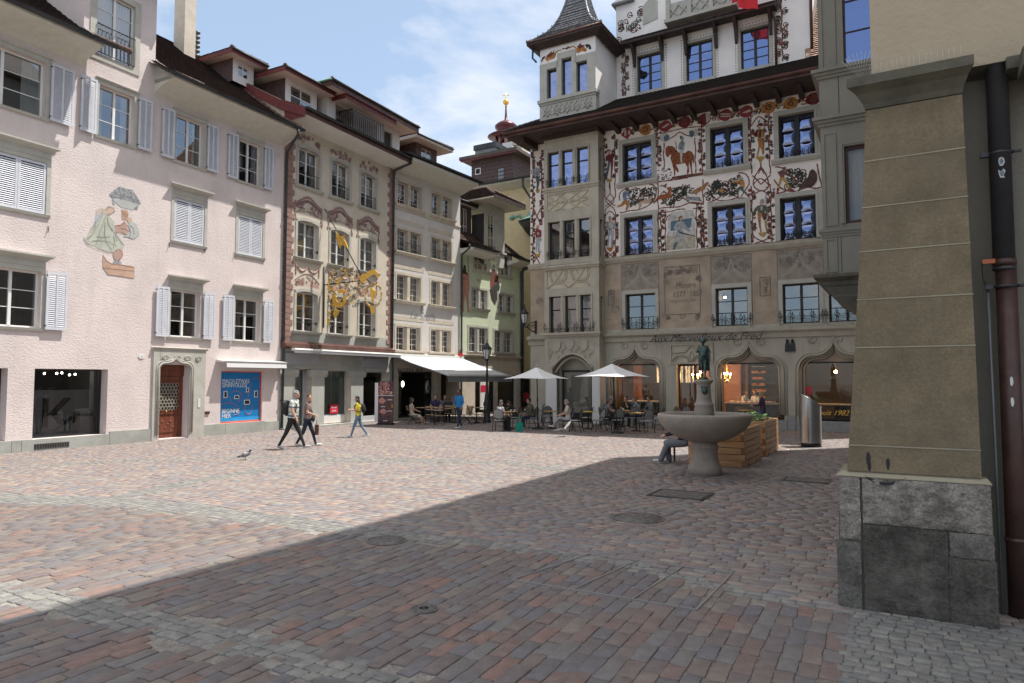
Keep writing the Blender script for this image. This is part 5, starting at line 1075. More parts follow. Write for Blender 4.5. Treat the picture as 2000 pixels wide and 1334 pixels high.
for k in range(26): xx=TX(1425+3.5*k,795,1.6); cn.ball((xx,1.7,1.09),.05,'curtain' if k%3 else 'orange',5,4)
cn.build('shop_counter',TV)
# striped wall cloths and chandeliers, spot lamps
cl=MB()
for u in (1293,1330,1344,1283):
    xx=TX(u,740,2.6); 
    for k in range(4): cl.box(xx+k*.11,xx+k*.11+.1,2.6,2.62,1.95,2.75,'black' if k%2 else 'white_cloth')
cl.build('striped_cloth',TV)
ch=MB()
for (u,v,y) in ((1353,732,1.6),(1358,731,1.6),(1363,732,1.6),(1368,727,1.6),(1415,730,1.2),(1420,729,1.2),(1426,731,1.2)):
    a,b=T.p(u,v,y); ch.ball((a,y,b),.045,'lamp_warm',6,5); ch.tube([(a,y,b-.05),(a,y,b-.22)],.02,'gold',5)
for (u,v,y) in ((1632,726,1.5),): a,b=T.p(u,v,y); ch.ball((a,y,b),.06,'lamp_warm',8,6); ch.tube([(a,y,b+.05),(a,y,3.6)],.012,'iron',4)
for (u,v,y) in ((1359,741,1.6),(1420,741,1.2)): a,b=T.p(u,v,y); ch.tube([(a,y,b+.1),(a,y,3.6)],.015,'gold',4); ch.ball((a,y,b-.1),.1,'gold',8,6)
ch.build('chandelier',TV)
for u,v,y in ((1361,728,1.5),(1420,729,1.2),(1632,724,1.5),(1250,735,2.0)):
    a,b=T.p(u,v,y); ld=bpy.data.lights.new('shop_light','POINT'); ld.energy=60; ld.color=(1,.62,.32); ld.shadow_soft_size=.1; lo_=link(bpy.data.objects.new('shop_light',ld)); lo_.parent=TV; lo_.location=(a,y,b-.15)  # last light added where no chandelier hangs, to warm the shop interior
s_=MB(); a=P_=T.p(1572,755,.36); s_.box(a[0],a[0]+.24,.36,.37,a[1]-.34,a[1],'red_sign'); s_.build('window_notice',TV)
txt('Depuis 1982',.30,(TX(1578,806),.37,T.z(1598,811)),TV,'gold',shear=.45,name='window_lettering',sx=.95)
# stone roundels, shop lettering, small twin-figure plaque
mb=MB()
for u,v in ((1219,675),(1258,675),(1440,668),(1485.5,668),(1585,663),(1636,661)):
    a,b=T.p(u,v); mb.tube([(a+.16*math.cos(t*.4),-.02,b+.16*math.sin(t*.4)) for t in range(16)],.022,'sandstone',5,closed=True); mb.tube([(a+.09*math.cos(t*.5+1),-.015,b+.09*math.sin(t*.5+1)) for t in range(9)],.03,'sandstone',5)
mb.build('stone_roundel',TV)
txt('Aux Merveilleux de Fred',.50,(TX(1273,672),-.34,T.z(1273,669,-.34)),TV,'black',shear=.5,ext=.012,name='shop_lettering',sx=.96,offset=-.004)
mb=MB(); a,b=T.p(1543,675)
for s in (-.1,.1): mb.prism([(a+s-.1,b-.25),(a+s+.1,b-.25),(a+s+.09,b+.02),(a+s+.05,b+.17),(a+s-.05,b+.17),(a+s-.09,b+.02)],-.06,0,'black'); mb.ball((a+s,-.05,b+.2),(.055,.04,.07),'black',8,6)
mb.build('figure_plaque',TV)
# ---- windows
def pillow(x0,x1,z0,z1,y,dep,n=8):
    vs=[];fs=[]
    for j in range(n+1):
        for i in range(n+1):
            u=i/n;v=j/n; k=(math.sin(math.pi*u)*math.sin(math.pi*v))**.55 if 0<u<1 and 0<v<1 else 0
            vs.append((x0+(x1-x0)*u,y-dep*k,z0+(z1-z0)*v))
    for j in range(n):
        for i in range(n): a=j*(n+1)+i; fs.append((a,a+1,a+n+2,a+n+1))
    return vs,fs
def crest_rail(mb,x0,x1,z,y,h=.45,n=4):
    for zz in (z+.14,z+.24,z+.30): mb.tube([(x0,y,zz),(x1,y,zz)],.010,'iron',4)
    for k in range(n+1):
        xx=x0+(x1-x0)*k/n; mb.tube([(xx,y,z),(xx,y,z+h)],.012,'iron',4)
        for s in (-1,1): mb.tube([(xx,y,z+h*.45),(xx+s*.07,y,z+h*.62),(xx+s*.05,y,z+h*.85),(xx+s*.01,y,z+h*.88)],.010,'iron',4)
        mb.ball((xx,y,z+h+.02),.025,'iron',6,4)
for k,q in enumerate(ups):
    f=MB(); ring(f,*q,.2,-.05,0,'stone_gg',bottom=False); ring(f,q[0]-.0,q[1]+.0,q[2],q[3],.09,-.075,-.05,'stone_gg',bottom=False)
    if k<4: f.mold(q[0]-.3,q[1]+.3,[(0,q[2]-.2),(-.1,q[2]-.2),(-.2,q[2]-.08),(-.2,q[2]),(.25,q[2]+.005),(.25,q[2]-.2)],'stone_gg')
    f.build('window_surround',TV)
    rows=3; y=.2; mbf=MB(); x0,x1,z0,z1=q; fw=.07
    mbf.box(x0,x1,y,y+.06,z0,z0+fw,'black'); mbf.box(x0,x1,y,y+.06,z1-fw,z1,'black'); mbf.box(x0,x0+fw,y,y+.06,z0,z1,'black'); mbf.box(x1-fw,x1,y,y+.06,z0,z1,'black'); xm=(x0+x1)/2; mbf.box(xm-.09,xm+.09,y-.02,y+.06,z0,z1,'black')
    g_=MB()
    for lf in ((x0+fw,xm-.09),(xm+.09,x1-fw)):
        for j in range(rows):
            za=z0+fw+(z1-z0-2*fw)*j/rows; zb_=z0+fw+(z1-z0-2*fw)*(j+1)/rows; vs,fs=pillow(lf[0]+.012,lf[1]-.012,za+.012,zb_-.012,y+.02,.05); g_.add(vs,fs,'pane_blue',True)
            if j: mbf.box(lf[0],lf[1],y+.0,y+.05,za-.014,za+.014,'black')
    mbf.box(x0,x1,y+.05,y+.07,z0,z1,'black')
    o=mbf.build('window',TV); g_.build('pane',o); rl=MB(); crest_rail(rl,x0+.04,x1-.04,z0,.06,h=.34,n=6); rl.build('window_railing',TV)
for k,q in enumerate(lows):
    f=MB(); ring(f,*q,.17,-.05,0,'stone_gg',bottom=False); f.build('window_surround',TV)
    window(TV,*q,y=.22,rows=3,fm='black',gm='glass_mid',inter=ti,fw=.07,mun=.035,rd=2.0)
    rl=MB(); crest_rail(rl,q[0]-.12,q[1]+.12,q[2],-.1,h=.5,n=4); rl.build('window_railing',TV)
mb=MB()
for (u,v) in ((1416,581),(1533,574)): a,b=T.p(u,v,1.0); mb.ball((a,1.0,b),.05,'lamp_warm',6,5)
mb.build('lamp_bulb',TV)
# ---- oriel
zb=[(4.62,6.38),(7.98,9.95),(11.50,13.22)]; yo=-.7
OR=MB(); oh=[]
def lights(k,a,b,c):
    us=[(1073,1095),(1103,1125),(1133,1155)] if k==0 else ([(1071,1093),(1100,1122),(1130,1152)] if k==1 else [(1070,1091),(1097,1118),(1126.5,1149)])
    return [(T.x(u0,(b+c)/2,yo),T.x(u1,(b+c)/2,yo)) for u0,u1 in us]
L=[lights(0,0,580,655),lights(1,0,430,505),lights(2,0,290,365)]
zb=[(T.z(1074,654.5,yo),T.z(1074,580,yo)),(T.z(1071,508,yo),T.z(1071,435,yo)),(T.z(1071,368,yo),T.z(1071,299,yo))]
for k in range(3):
    for a,b in L[k]: oh.append((a,b,zb[k][0],zb[k][1],.22))
dr=[TX(1079,770,yo),TX(1159,770,yo),.05,3.35]
oh.append((*dr,.9))
panel=[]
for (u0,v0,u1,v1) in ((1069,381,1150,410),(1068,519,1154,562)):
    a,b,c,d=T.r(u0,v0,u1,v1,yo); d=T.z(u0,v0,yo); c=T.z(u0,v1+ (5 if v0<400 else 3),yo); panel.append((a,b,c,d)); oh.append((a,b,c,d,.07))
wall(OR,bx0,bx1,0,14.0,oh,'sandstone',y=yo); OR.poly([(bx0,yo,0),(bx0,yo,14),(bx0,0,14),(bx0,0,0)],'sandstone')
# right cheek with small side lights
ch_=[(z0,z1) for z0,z1 in zb]
zc=[0]; 
for z0,z1 in ch_: zc+=[z0,z1-.1]
zc.append(14.0)
for i in range(len(zc)-1):
    hole=i%2==1
    if not hole: OR.poly([(bx1,yo,zc[i]),(bx1,0,zc[i]),(bx1,0,zc[i+1]),(bx1,yo,zc[i+1])],'sandstone')
    else:
        for ya,yb in ((yo,-.52),(-.18,0)): OR.poly([(bx1,ya,zc[i]),(bx1,yb,zc[i]),(bx1,yb,zc[i+1]),(bx1,ya,zc[i+1])],'sandstone')
        OR.poly([(bx1-.12,-.52,zc[i]),(bx1-.12,-.18,zc[i]),(bx1-.12,-.18,zc[i+1]),(bx1-.12,-.52,zc[i+1])],'black')
        OR.poly([(bx1,-.18,zc[i]),(bx1-.12,-.18,zc[i]),(bx1-.12,-.18,zc[i+1]),(bx1,-.18,zc[i+1])],'sandstone'); OR.poly([(bx1,-.52,zc[i]),(bx1-.12,-.52,zc[i]),(bx1-.12,-.52,zc[i+1]),(bx1,-.52,zc[i+1])],'sandstone')
OR_o=OR.build('oriel',TV)
mb=MB()
for zs,ex in ((4.34,.2),(7.62,.14),(7.62+.0,.0),(zb[2][0]-.02,.12),(13.75,.06)):
    if ex: 
        mb.box(bx0-ex*.6,bx1+ex*.6,yo-ex,-.001,zs-.1,zs,'sandstone'); mb.box(bx0-ex*.3,bx1+ex*.3,yo-ex*.5,-.001,zs-.2,zs-.1,'sandstone')
mb.build('oriel_moulding',OR_o)
for k in range(3):
    z0,z1=zb[k]
    for j,(a,b) in enumerate(L[k]):
        tr=(z1-z0)*.33; window(TV,a,b,z0,z1,y=yo+.16,leaves=1,rows=1,fm='black',gm='glass_blue' if k==2 else 'glass_mid',fw=.04,tr=tr if k!=1 else (z1-z0)*.3,inter=ti,rd=.5)
    f=MB(); ring(f,L[k][0][0],L[k][2][1],z0,z1,.07,yo-.05,yo,'sandstone',bottom=False)
    for j in range(2): m0,m1=L[k][j][1],L[k][j+1][0]; f.box((m0+m1)/2-.04,(m0+m1)/2+.04,yo-.04,yo,z0,z1,'sandstone'); f.box(m0-.01,m1+.01,yo-.05,yo-.04,z0,z0+.38,'sandstone')
    f.build('window_surround',TV)
    rl=MB(); crest_rail(rl,L[k][0][0]-(.18 if k==0 else 0),L[k][2][1]+(.16 if k==0 else 0),z0,yo-.14,h=.55 if k==0 else .36,n=6); rl.build('window_railing',TV)
# tracery panels
mb=MB(); a,b,c,d=panel[0]; xm=(a+b)/2; zm=(c+d)/2; W2=(b-a)/2; H2=(d-c)/2
mb.box(a,b,yo+.06,yo+.1,c,d,'sandstone_pale')
for sx_ in (-1,1):
    for sz in (-1,1):
        for off in (0,.10):
            mb.tube([(xm+sx_*W2*t,yo+.03,zm+sz*H2*(t**1.15)*.97+sz*(-1 if off else 1)*.17*math.sin(math.pi*t)*(1)) for t in [i/10 for i in range(11)]],.026,'sandstone_pale',5)
        mb.tube([(xm+sx_*W2*.95,yo+.03,zm+sz*H2*.1),(xm+sx_*W2*.55,yo+.03,zm+sz*H2*.25),(xm+sx_*W2*.4,yo+.03,zm+sz*H2*.7),(xm+sx_*W2*.15,yo+.03,zm+sz*H2*.95)],.02,'sandstone_pale',5)
mb.build('tracery_panel',OR_o)
mb=MB(); a,b,c,d=panel[1]; mb.box(a,b,yo+.06,yo+.1,c,d,'sandstone_pale'); H_=d-c; W_=b-a
for k in range(2):
    x0=a+W_*k/2+.02; w_=W_/2-.04
    for r_ in (.34,.27): mb.tube([(x0+w_/2+w_*r_*1.3*math.cos(t),yo+.03,c+H_*.58+H_*r_*1.1*math.sin(t)) for t in [math.pi*2*i/18 for i in range(18)]],.024,'sandstone_pale',5,closed=True)
    for s in (-1,1): 
        mb.tube([(x0+w_/2+s*w_*.5,yo+.03,c+.02),(x0+w_/2+s*w_*.2,yo+.03,c+H_*.25),(x0+w_/2-s*w_*.12,yo+.03,c+H_*.6),(x0+w_/2-s*w_*.3,yo+.03,c+H_*.92)],.03,'sandstone_pale',5)
        mb.tube([(x0+w_/2+s*w_*.25,yo+.03,c+H_*.3),(x0+w_/2+s*w_*.42,yo+.03,c+H_*.5)],.028,'sandstone_pale',5)
mb.build('tracery_panel',OR_o)
# heraldic relief over the door and the door arch
rz0,rz1=T.z(1071,697,yo),T.z(1071,669,yo); rx0,rx1=T.x(1071,680,yo),T.x(1159,680,yo)
mb=MB(); ring(mb,rx0,rx1,3.3,rz1,.04,yo-.03,yo,'sandstone',bottom=False)
for k in range(3):
    xx=rx0+(rx1-rx0)*(.2+.3*k); zc_=(rz0+rz1)/2+.16+(.08 if k==1 else 0); mb.prism([(xx-.18,zc_+.2),(xx+.18,zc_+.2),(xx+.2,zc_-.05),(xx+.08,zc_-.24),(xx-.08,zc_-.24),(xx-.2,zc_-.05)],yo-.06,yo,'sandstone')
for k in range(7):
    xx=rx0+(rx1-rx0)*(.06+.147*k); s=1 if k%2 else -1
    mb.tube([(xx+.1*math.sin(i*.9)*s,yo-.03,rz0+.05+i*.055+(.1 if 1<k<5 else -.12)) for i in range(10)],.025,'sandstone',5)
og=[(dr[0]+(dr[1]-dr[0])*i/16,2.55+.72*math.sin(math.pi*i/16)**.8) for i in range(17)]
for i in range(16):
    (xa,za),(xb,zb_)=og[i],og[i+1]; mb.add([(xa,yo-.001,za),(xb,yo-.001,zb_),(xb,yo-.001,3.352),(xa,yo-.001,3.352),(xa,yo+.5,za),(xb,yo+.5,zb_)],[(0,1,2,3),(0,4,5,1)],'sandstone')
mb.tube([(x_,yo-.04,z_+.05) for x_,z_ in og],.06,'sandstone',6); mb.tube([(x_*.9+.1*(dr[0]+dr[1])/2,yo+.15,z_-.12) for x_,z_ in og],.06,'sandstone',6)
mb.build('carved_relief',OR_o)
mb=MB(); mb.box(dr[0],dr[1],.2,.24,.05,3.3,'shop_dark')
for xx in (dr[0]+.12,dr[1]-.2): mb.box(xx,xx+.1,yo+.55,.15,.05,2.9,'sandstone')
mb.box(dr[0]+.3,dr[1]-.3,yo+.52,yo+.56,2.45,2.55,'black'); mb.box(dr[0]+.3,dr[0]+.36,yo+.52,yo+.56,.05,2.45,'black'); mb.box(dr[1]-.36,dr[1]-.3,yo+.52,yo+.56,.05,2.45,'black'); o=mb.build('shop_door',TV); paneq(o,(dr[0]+.3,dr[1]-.3,.5,2.45),yo+.55,'glass_shop')
mb=MB(); mb.box(dr[0]+.3,dr[1]-.3,yo+.5,yo+.6,.05,.5,'black'); mb.build('sill_panel',o)
mb=MB(); 
mb.box(TX(1067,760,yo),TX(1088,760,yo),yo-.06,yo-.02,.05,T.z(1070,735,yo),'white_paint'); mb.build('white_board',TV)
mb=MB(); mb.box(TX(1166,760,-.2),TX(1181,760,-.2)-.0,-.8,-.02,.05,T.z(1170,735,yo),'white_paint'); mb.build('white_board',TV)
cren=[T.x(1170+a/8.339,220+b/8.339) for a,b in ((190,300),(475,250),(775,195),(1080,140),(1395,85),(1720,30))]+[T.x(1380+a/8.339,180+b/8.339) for a,b in ((305,300),(650,235),(1000,165),(1370,100),(1745,45))]
RAFT=[(p+q)/2 for p,q in zip(cren,cren[1:])]+[cren[-1]+.4,cren[-1]+1.2,cren[-1]+2.0,cren[-1]+2.8]
# ---- dark eave with rafters, gutter and lower roof
GY=-1.95; gz=14.2; XT=T.x(981,261,GY)
mb=MB(); mb.mold(XT+.1,XR+.6,[(0,14.05),(-1.85,14.02),(-1.85,14.12),(0,14.32)],'dark_wood'); mb.box(XT+.1,XL,-1.85,6,14.02,14.2,'dark_wood'); o=mb.build('eave',TV)
mb=MB()
for xx in RAFT:
    mb.add([(xx-.1,-1.3,14.02),(xx+.1,-1.3,14.02),(xx+.1,0,14.02),(xx-.1,0,14.02),(xx-.1,-1.3,13.95),(xx+.1,-1.3,13.95),(xx+.1,-.02,13.80),(xx-.1,-.02,13.80),(xx-.1,-.75,13.90),(xx+.1,-.75,13.90)],[(4,5,9,8),(8,9,6,7),(0,4,8,7,3),(1,2,6,9,5),(0,1,5,4)],'dark_wood')
mb.box(bx0-.9,bx0-.7,-1.5,0,13.75,14.02,'dark_wood'); mb.box(bx0-.1,bx1+.1,yo-.25,0,13.9,14.03,'dark_wood'); mb.build('rafter_end',o)
mb=MB(); gutter(mb,XT,XR+.6,GY,gz,'copper_brown',r=.10); mb.box(XT,XR+.6,-1.88,-1.84,14.0,14.24,'copper_brown'); mb.tube([(XT,GY,gz),(XT-.05,3,gz+.1)],.08,'copper_brown',6); mb.build('gutter',TV)
mb=MB(); zr_=lambda y:14.25+.54*(y+1.9)
tiles(mb,(XT,-1.9,14.25),(1,0,0),XR+.6-XT,(0,1,.54),4.55,'tile_dark',keep=lambda u,v:u>v*.62,seed=91,tw=.2,ex=.17)
mb.add([(XT,-1.9,14.22),(XR+.6,-1.9,14.22),(XR+.6,2.1,zr_(2.1)-.03),(XT+2.6,2.1,zr_(2.1)-.03)],[(0,1,2,3)],'tile_dark'); mb.add([(XT,-1.9,14.22),(XT+2.6,2.1,zr_(2.1)-.03),(XT+2.6,7,zr_(2.1)),(XT,7,14.22)],[(0,1,2,3)],'tile_dark'); roundtiles(mb,(XT,-1.9,14.3),(XT+2.45,2.0,zr_(2.0)+.05),.08,'tile_dark'); mb.build('roof',TV)
# ---- turret
ty=-.6; tx0,tx1=TX(1055,160,ty),TX(1163.5,150,ty); tzt=T.z(1158,66,ty); tz0=14.6
tl=[T.r(u0,v0,u1,v1,ty) for (u0,v0,u1,v1) in ((1068.5,137,1088,190),(1097,115,1117,186),(1126,122,1147.5,177))]
mb=MB(); hs=[]
for k,q in enumerate(tl): z1_=[T.z(1069,137,ty),T.z(1097,116,ty),T.z(1127,122,ty)][k]; z0_=T.z(1147,178,ty); hs.append((q[0],q[1],z0_,z1_,.22))
z1a=(hs[0][3]+hs[2][3])/2; hs[0]=(*hs[0][:3],z1a,.22); hs[2]=(*hs[2][:3],z1a,.22)
wall(mb,tx0,tx1,tz0,tzt,hs,'tav_white',y=ty,rev='stone_gg'); mb.poly([(tx0,ty,tz0),(tx0,ty,tzt),(tx0,2.2,tzt),(tx0,2.2,tz0)],'tav_white'); mb.poly([(tx1,ty,tz0),(tx1,2.2,tz0),(tx1,2.2,tzt),(tx1,ty,tzt)],'tav_white'); TU=mb.build('turret',TV)
mb=MB(); s0=hs[0][2]
mb.box(tx0-.001,hs[0][0],ty-.05,ty,s0,z1a+.32,'stone_gg'); mb.box(hs[2][1],tx1+.0,ty-.05,ty,s0,z1a+.32,'stone_gg')
mb.box(hs[0][0],hs[1][0]-.2,ty-.05,ty,z1a,z1a+.32,'stone_gg'); mb.box(hs[1][1]+.2,hs[2][1],ty-.05,ty,z1a,z1a+.32,'stone_gg'); mb.box(hs[1][0]-.22,hs[1][1]+.22,ty-.06,ty,hs[1][3],hs[1][3]+.32,'stone_gg')
for a,b in ((hs[0][1],hs[1][0]),(hs[1][1],hs[2][0])): mb.box(a,b,ty-.05,ty,s0,hs[1][3],'stone_gg')
mb.box(tx0-.08,tx1+.08,ty-.16,ty+.3,s0-.16,s0,'stone_gg'); mb.box(tx0-.04,tx1+.04,ty-.08,ty+.3,s0-.26,s0-.16,'stone_gg'); mb.box(tx0-.01,tx1+.01,ty-.03,ty+.4,tz0,s0-.26,'stone_gg')
for k in range(5):
    cx=tx0+.42+(tx1-tx0-.84)*k/4; zc_=s0-.6
    for s in (-1,1): mb.tube([(cx,ty-.05,zc_+.28),(cx+s*.2,ty-.05,zc_),(cx,ty-.05,zc_-.28)],.03,'stone_gg',5); mb.tube([(cx+s*.24,ty-.05,zc_+.24),(cx+s*.02,ty-.05,zc_-.02),(cx+s*.24,ty-.05,zc_-.22)],.022,'stone_gg',5)
mb.build('window_surround',TU)
for q in hs: o=window(TU,*q[:4],y=ty+.15,leaves=1,rows=1,fm='black',gm='glass_blue',fw=.05,inter=ti,rd=.6)
# dragons over the turret windows
def poly_px(mb,F,pts,m,y,ox,oy,sc): mb.poly([(lambda q:(q[0],y,q[1]))(F.p(ox+a/sc,oy+b/sc,y)) for a,b in pts],m)
mb=MB(); D=lambda pts,m,k=0:poly_px(mb,T,pts,m,ty-.008-.002*k,1020,0,9.09)
D([(400,1050),(430,1000),(500,960),(560,930),(600,960),(590,1010),(560,1040),(500,1060),(440,1085)],'mu_orange'); D([(430,990),(500,930),(510,900),(530,940),(575,880),(545,970),(450,1040)],'mu_red',1)
D([(560,940),(640,885),(700,890),(690,905),(650,900),(590,960)],'mu_gold',1); D([(330,1090),(360,1020),(410,990),(400,1030),(370,1060),(350,1100)],'mu_green',1)
D([(960,850),(1040,830),(1110,840),(1150,880),(1130,920),(1060,910),(990,940),(955,930)],'mu_orange'); D([(970,830),(1010,790),(1030,760),(1050,800),(1110,800),(1080,850),(1000,850)],'mu_red',1)
D([(830,840),(900,810),(960,840),(960,870),(900,830),(850,860)],'mu_gold',1); D([(1110,800),(1160,780),(1210,800),(1230,870),(1180,880),(1180,830),(1150,860)],'mu_green',1)
D([(700,880),(720,850),(760,860),(820,820),(860,850),(820,860),(790,880),(760,870)],'mu_maroon',1); D([(430,1080),(440,1060),(460,1100),(455,1110)],'mu_orange',1); D([(990,930),(1000,910),(1010,950),(1000,960)],'mu_orange',1)
mb.build('dragon_painting',TU)
# spire
mb=MB(); cx=(tx0+tx1)/2; cy=(ty+2.2)/2; hw=(tx1-tx0)/2; hy=(2.2-ty)/2
def sx_at(u,v): return abs(T.x(u,v,ty-.3)-cx)
prof=[(.50,0),(.34,.10),(.08,.32),(-.29,.68),(-.58,1.15),(-.78,1.65),(-.94,2.2),(-1.12,3.0),(-1.28,4.2),(-1.42,5.6)]
zt0=tzt+.18
for side in range(4):
    for i in range(len(prof)-1):
        (o0,h0),(o1,h1)=prof[i],prof[i+1]
        def cor(o,h,s): 
            k=max(.04,(hw+o)); ky=max(.04,(hy+o)); C4=[(cx-k,cy-ky),(cx+k,cy-ky),(cx+k,cy+ky),(cx-k,cy+ky)]; q=C4[s%4]; return Vector((q[0],q[1],zt0+h))
        a,b,c,d=cor(o0,h0,side),cor(o0,h0,side+1),cor(o1,h1,side+1),cor(o1,h1,side)
        mb.poly([a,b,c,d],'slate')
        if side in (0,1,3):
            U=(b-a); Lw=U.length; U.normalize(); m0=(a+b)/2; m1=(c+d)/2; V_=(m1-m0); H=V_.length; k=((b-a).length-(c-d).length)/2/H
            tiles(mb,a,U,Lw,V_,H,'slate',keep=lambda u,v,k=k,Lw=Lw:k*v<u<Lw-k*v,tw=.2,ex=.17,lift=.03,seed=side*10+i)
for side in range(4):
    pts=[]
    for o_,h in prof:
        k=max(.04,hw+o_); ky=max(.04,hy+o_); q=[(cx-k,cy-ky),(cx+k,cy-ky),(cx+k,cy+ky),(cx-k,cy+ky)][side]; pts.append((q[0],q[1],zt0+h+.03))
    mb.tube(pts,.06,'lead',6)
    for i in range(len(pts)-1):
        A=Vector(pts[i]);B=Vector(pts[i+1]); n=max(1,int((B-A).length/.3))
        for j in range(n): q=A.lerp(B,j/n); mb.tube([q,q+Vector((0,0,.14))],[.05,.02],'lead',5)
mb.build('spire',TU)
mb=MB(); e=.50
mb.add([(tx0-e,ty-e,zt0),(tx1+e,ty-e,zt0),(tx1+e,2.2+e,zt0),(tx0-e,2.2+e,zt0),(tx0-e,ty-e,zt0-.16),(tx1+e,ty-e,zt0-.16),(tx1+e,2.2+e,zt0-.16),(tx0-e,2.2+e,zt0-.16),(tx0-.1,ty-.1,zt0-.34),(tx1+.1,ty-.1,zt0-.34),(tx1+.1,2.2,zt0-.34),(tx0-.1,2.2,zt0-.34)],
  [(0,1,5,4),(1,2,6,5),(2,3,7,6),(3,0,4,7),(4,5,9,8),(5,6,10,9),(6,7,11,10),(7,4,8,11)],'dark_wood'); mb.tube([(tx0-e,ty-e,zt0-.02),(tx1+e,ty-e,zt0-.02),(tx1+e,2.2+e,zt0-.02)],.06,'copper_brown',6); mb.tube([(tx0-.25,ty-.3,zt0-.2),(tx0-.28,ty-.28,zt0-.75),(tx0-.12,ty-.15,zt0-.95)],.05,'gutter',6); mb.build('spire_eave',TU)
# ---- upper gable
gy=2.0; gx0,gx1=TX(1204,120,gy),TX(1572,90,gy); gz0=zr_(gy)-.15
gw=[(TX(1245,140,gy),TX(1292,130,gy)),(TX(1340.5,120,gy),TX(1392,110,gy)),(TX(1447,95,gy),TX(1502,85,gy))]; gza,gzb=16.52,18.38
top=26.0; bal=(TX(1309,20,gy),TX(1436,5,gy))
mb=MB(); wall(mb,gx0,gx1,gz0,21.5,[(a,b,gza,gzb,.25) for a,b in gw],'tav_white',y=gy,rev='stone_gg'); mb.poly([(gx1,gy,gz0),(gx1,12,gz0),(gx1,12,21.5),(gx1,gy,21.5)],'tav_white'); mb.poly([(gx0,gy,gz0),(gx0,gy,21.5),(gx0,12,21.5),(gx0,12,gz0)],'tav_white')
mb.prism([(gx0+.9,21.5),(gx1-.9,21.5),(gx1-2.2,23.5),((gx0+gx1)/2+.6,top),((gx0+gx1)/2-.6,top),(gx0+2.2,23.5)],gy,gy+.6,'tav_white'); GA=mb.build('gable',TV)
for a,b in gw:
    f=MB(); ring(f,a,b,gza,gzb,.15,gy-.05,gy,'stone_gg'); f.build('window_surround',GA); window(GA,a,b,gza,gzb,y=gy+.14,rows=4,fm='frame_darkbrown' if 'frame_darkbrown' in M else 'black',gm='glass_blue',fw=.08,mun=.04,inter=ti,rd=1.0)
    dt=MB()
    for k in range(17): 
        z_=gza+(gzb-gza+.25)*k/16
        for xx in (a-.24,b+.24): dt.box(xx-.02,xx+.02,gy-.008,gy,z_-.03,z_+.02,'mu_green')
    for k in range(12): xx=a-.2+(b-a+.4)*k/11; dt.box(xx-.03,xx+.02,gy-.008,gy,gzb+.24,gzb+.28,'mu_green')
    dt.build('painted_border',GA)
# canopy with brackets
mb=MB(); cz=T.z(1511,8,gy-.5)-.05; c0,c1=TX(1213,78,gy-.7),TX(1513,5,gy-.7); mb.add([(c0,gy-.75,cz),(c1,gy-.75,cz),(c1,gy,cz+.42),(c0,gy,cz+.42),(c0,gy-.75,cz-.12),(c1,gy-.75,cz-.12),(c1,gy,cz-.04),(c0,gy,cz-.04)],[(0,1,2,3),(4,7,6,5),(0,4,5,1),(1,5,6,2),(3,7,4,0)],'dark_wood'); tiles(mb,(c0,gy-.75,cz+.01),(1,0,0),c1-c0,(0,.75,.42),.86,'tile_dark',seed=95); o=mb.build('canopy',GA)
mb=MB()
for u in (1236,1290,1337,1396,1436,1504):
    xx=T.x(u,75,gy-.3); mb.add([(xx-.07,gy-.65,cz-.1),(xx+.07,gy-.65,cz-.1),(xx-.07,gy,cz-.1),(xx+.07,gy,cz-.1),(xx-.06,gy,cz-1.15),(xx+.06,gy,cz-1.15),(xx-.06,gy-.14,cz-1.1),(xx+.06,gy-.14,cz-1.1),(xx-.07,gy-.3,cz-.5),(xx+.07,gy-.3,cz-.5)],[(0,1,9,8),(8,9,7,6),(6,7,5,4),(0,8,6,4,2),(1,3,5,7,9)],'dark_wood')
mb.build('canopy_bracket',o)
# balustrade and niche above, shoulder cap, flag
mb=MB(); bzc=T.z(1380,28,gy-.35); mb.box(bal[0]-.15,bal[1]+.15,gy-.55,gy,cz+.5,cz+.66,'stone_gg'); mb.box(bal[0],bal[1],gy-.32,gy-.28,cz+.66,cz+1.5,'stone_gg')
nb=3
for k in range(nb+1): xx=bal[0]+(bal[1]-bal[0])*k/nb; mb.box(xx-.1,xx+.1,gy-.45,gy-.25,cz+.66,cz+1.7,'stone_gg')
for k in range(nb*2):
    xx=bal[0]+(bal[1]-bal[0])*(k+.5)/(nb*2)
    for s in (-1,1): mb.tube([(xx-s*.28,gy-.35,cz+.72),(xx-s*.1,gy-.35,cz+.95),(xx+s*.1,gy-.35,cz+1.15),(xx+s*.28,gy-.35,cz+1.42)],.04,'stone_gg',5)
mb.build('balustrade',GA)
mb=MB(); nx=T.x(1270,30,gy); nz_=T.z(1270,42,gy); mb.prism([(nx-.38,nz_-.1),(nx+.38,nz_+.05),(nx+.38,nz_+.95),(nx,nz_+1.2),(nx-.38,nz_+.85)],gy-.05,gy,'stone_gg'); mb.build('stone_niche',GA)
mb=MB(); sx0=TX(1203,30,gy); shz=T.z(1210,12,gy); mb.box(gx0-.15,gx0+1.0,gy-.25,gy+1,shz,shz+.1,'lead'); mb.add([(gx0-.15,gy-.25,shz+.1),(gx0+1,gy-.25,shz+.1),(gx0+1,gy+.6,shz+.9),(gx0+.2,gy+.6,shz+.9)],[(0,1,2,3)],'lead'); mb.build('shoulder_cap',GA)
mb=MB(); n=12; fl=[]
fx,fz=T.p(1450,14,gy-1.4)
for i in range(n+1):
    for j in range(5): fl.append((fx-.55+1.1*i/n+.12*j/4, gy-1.4+.06*math.sin(i*.9+j*.5), fz+1.3-.32*j*(1+.1*i/n)-(.25*(i/n-.3) if j==4 else 0)+ (.35 if j==4 and i<3 else 0)))
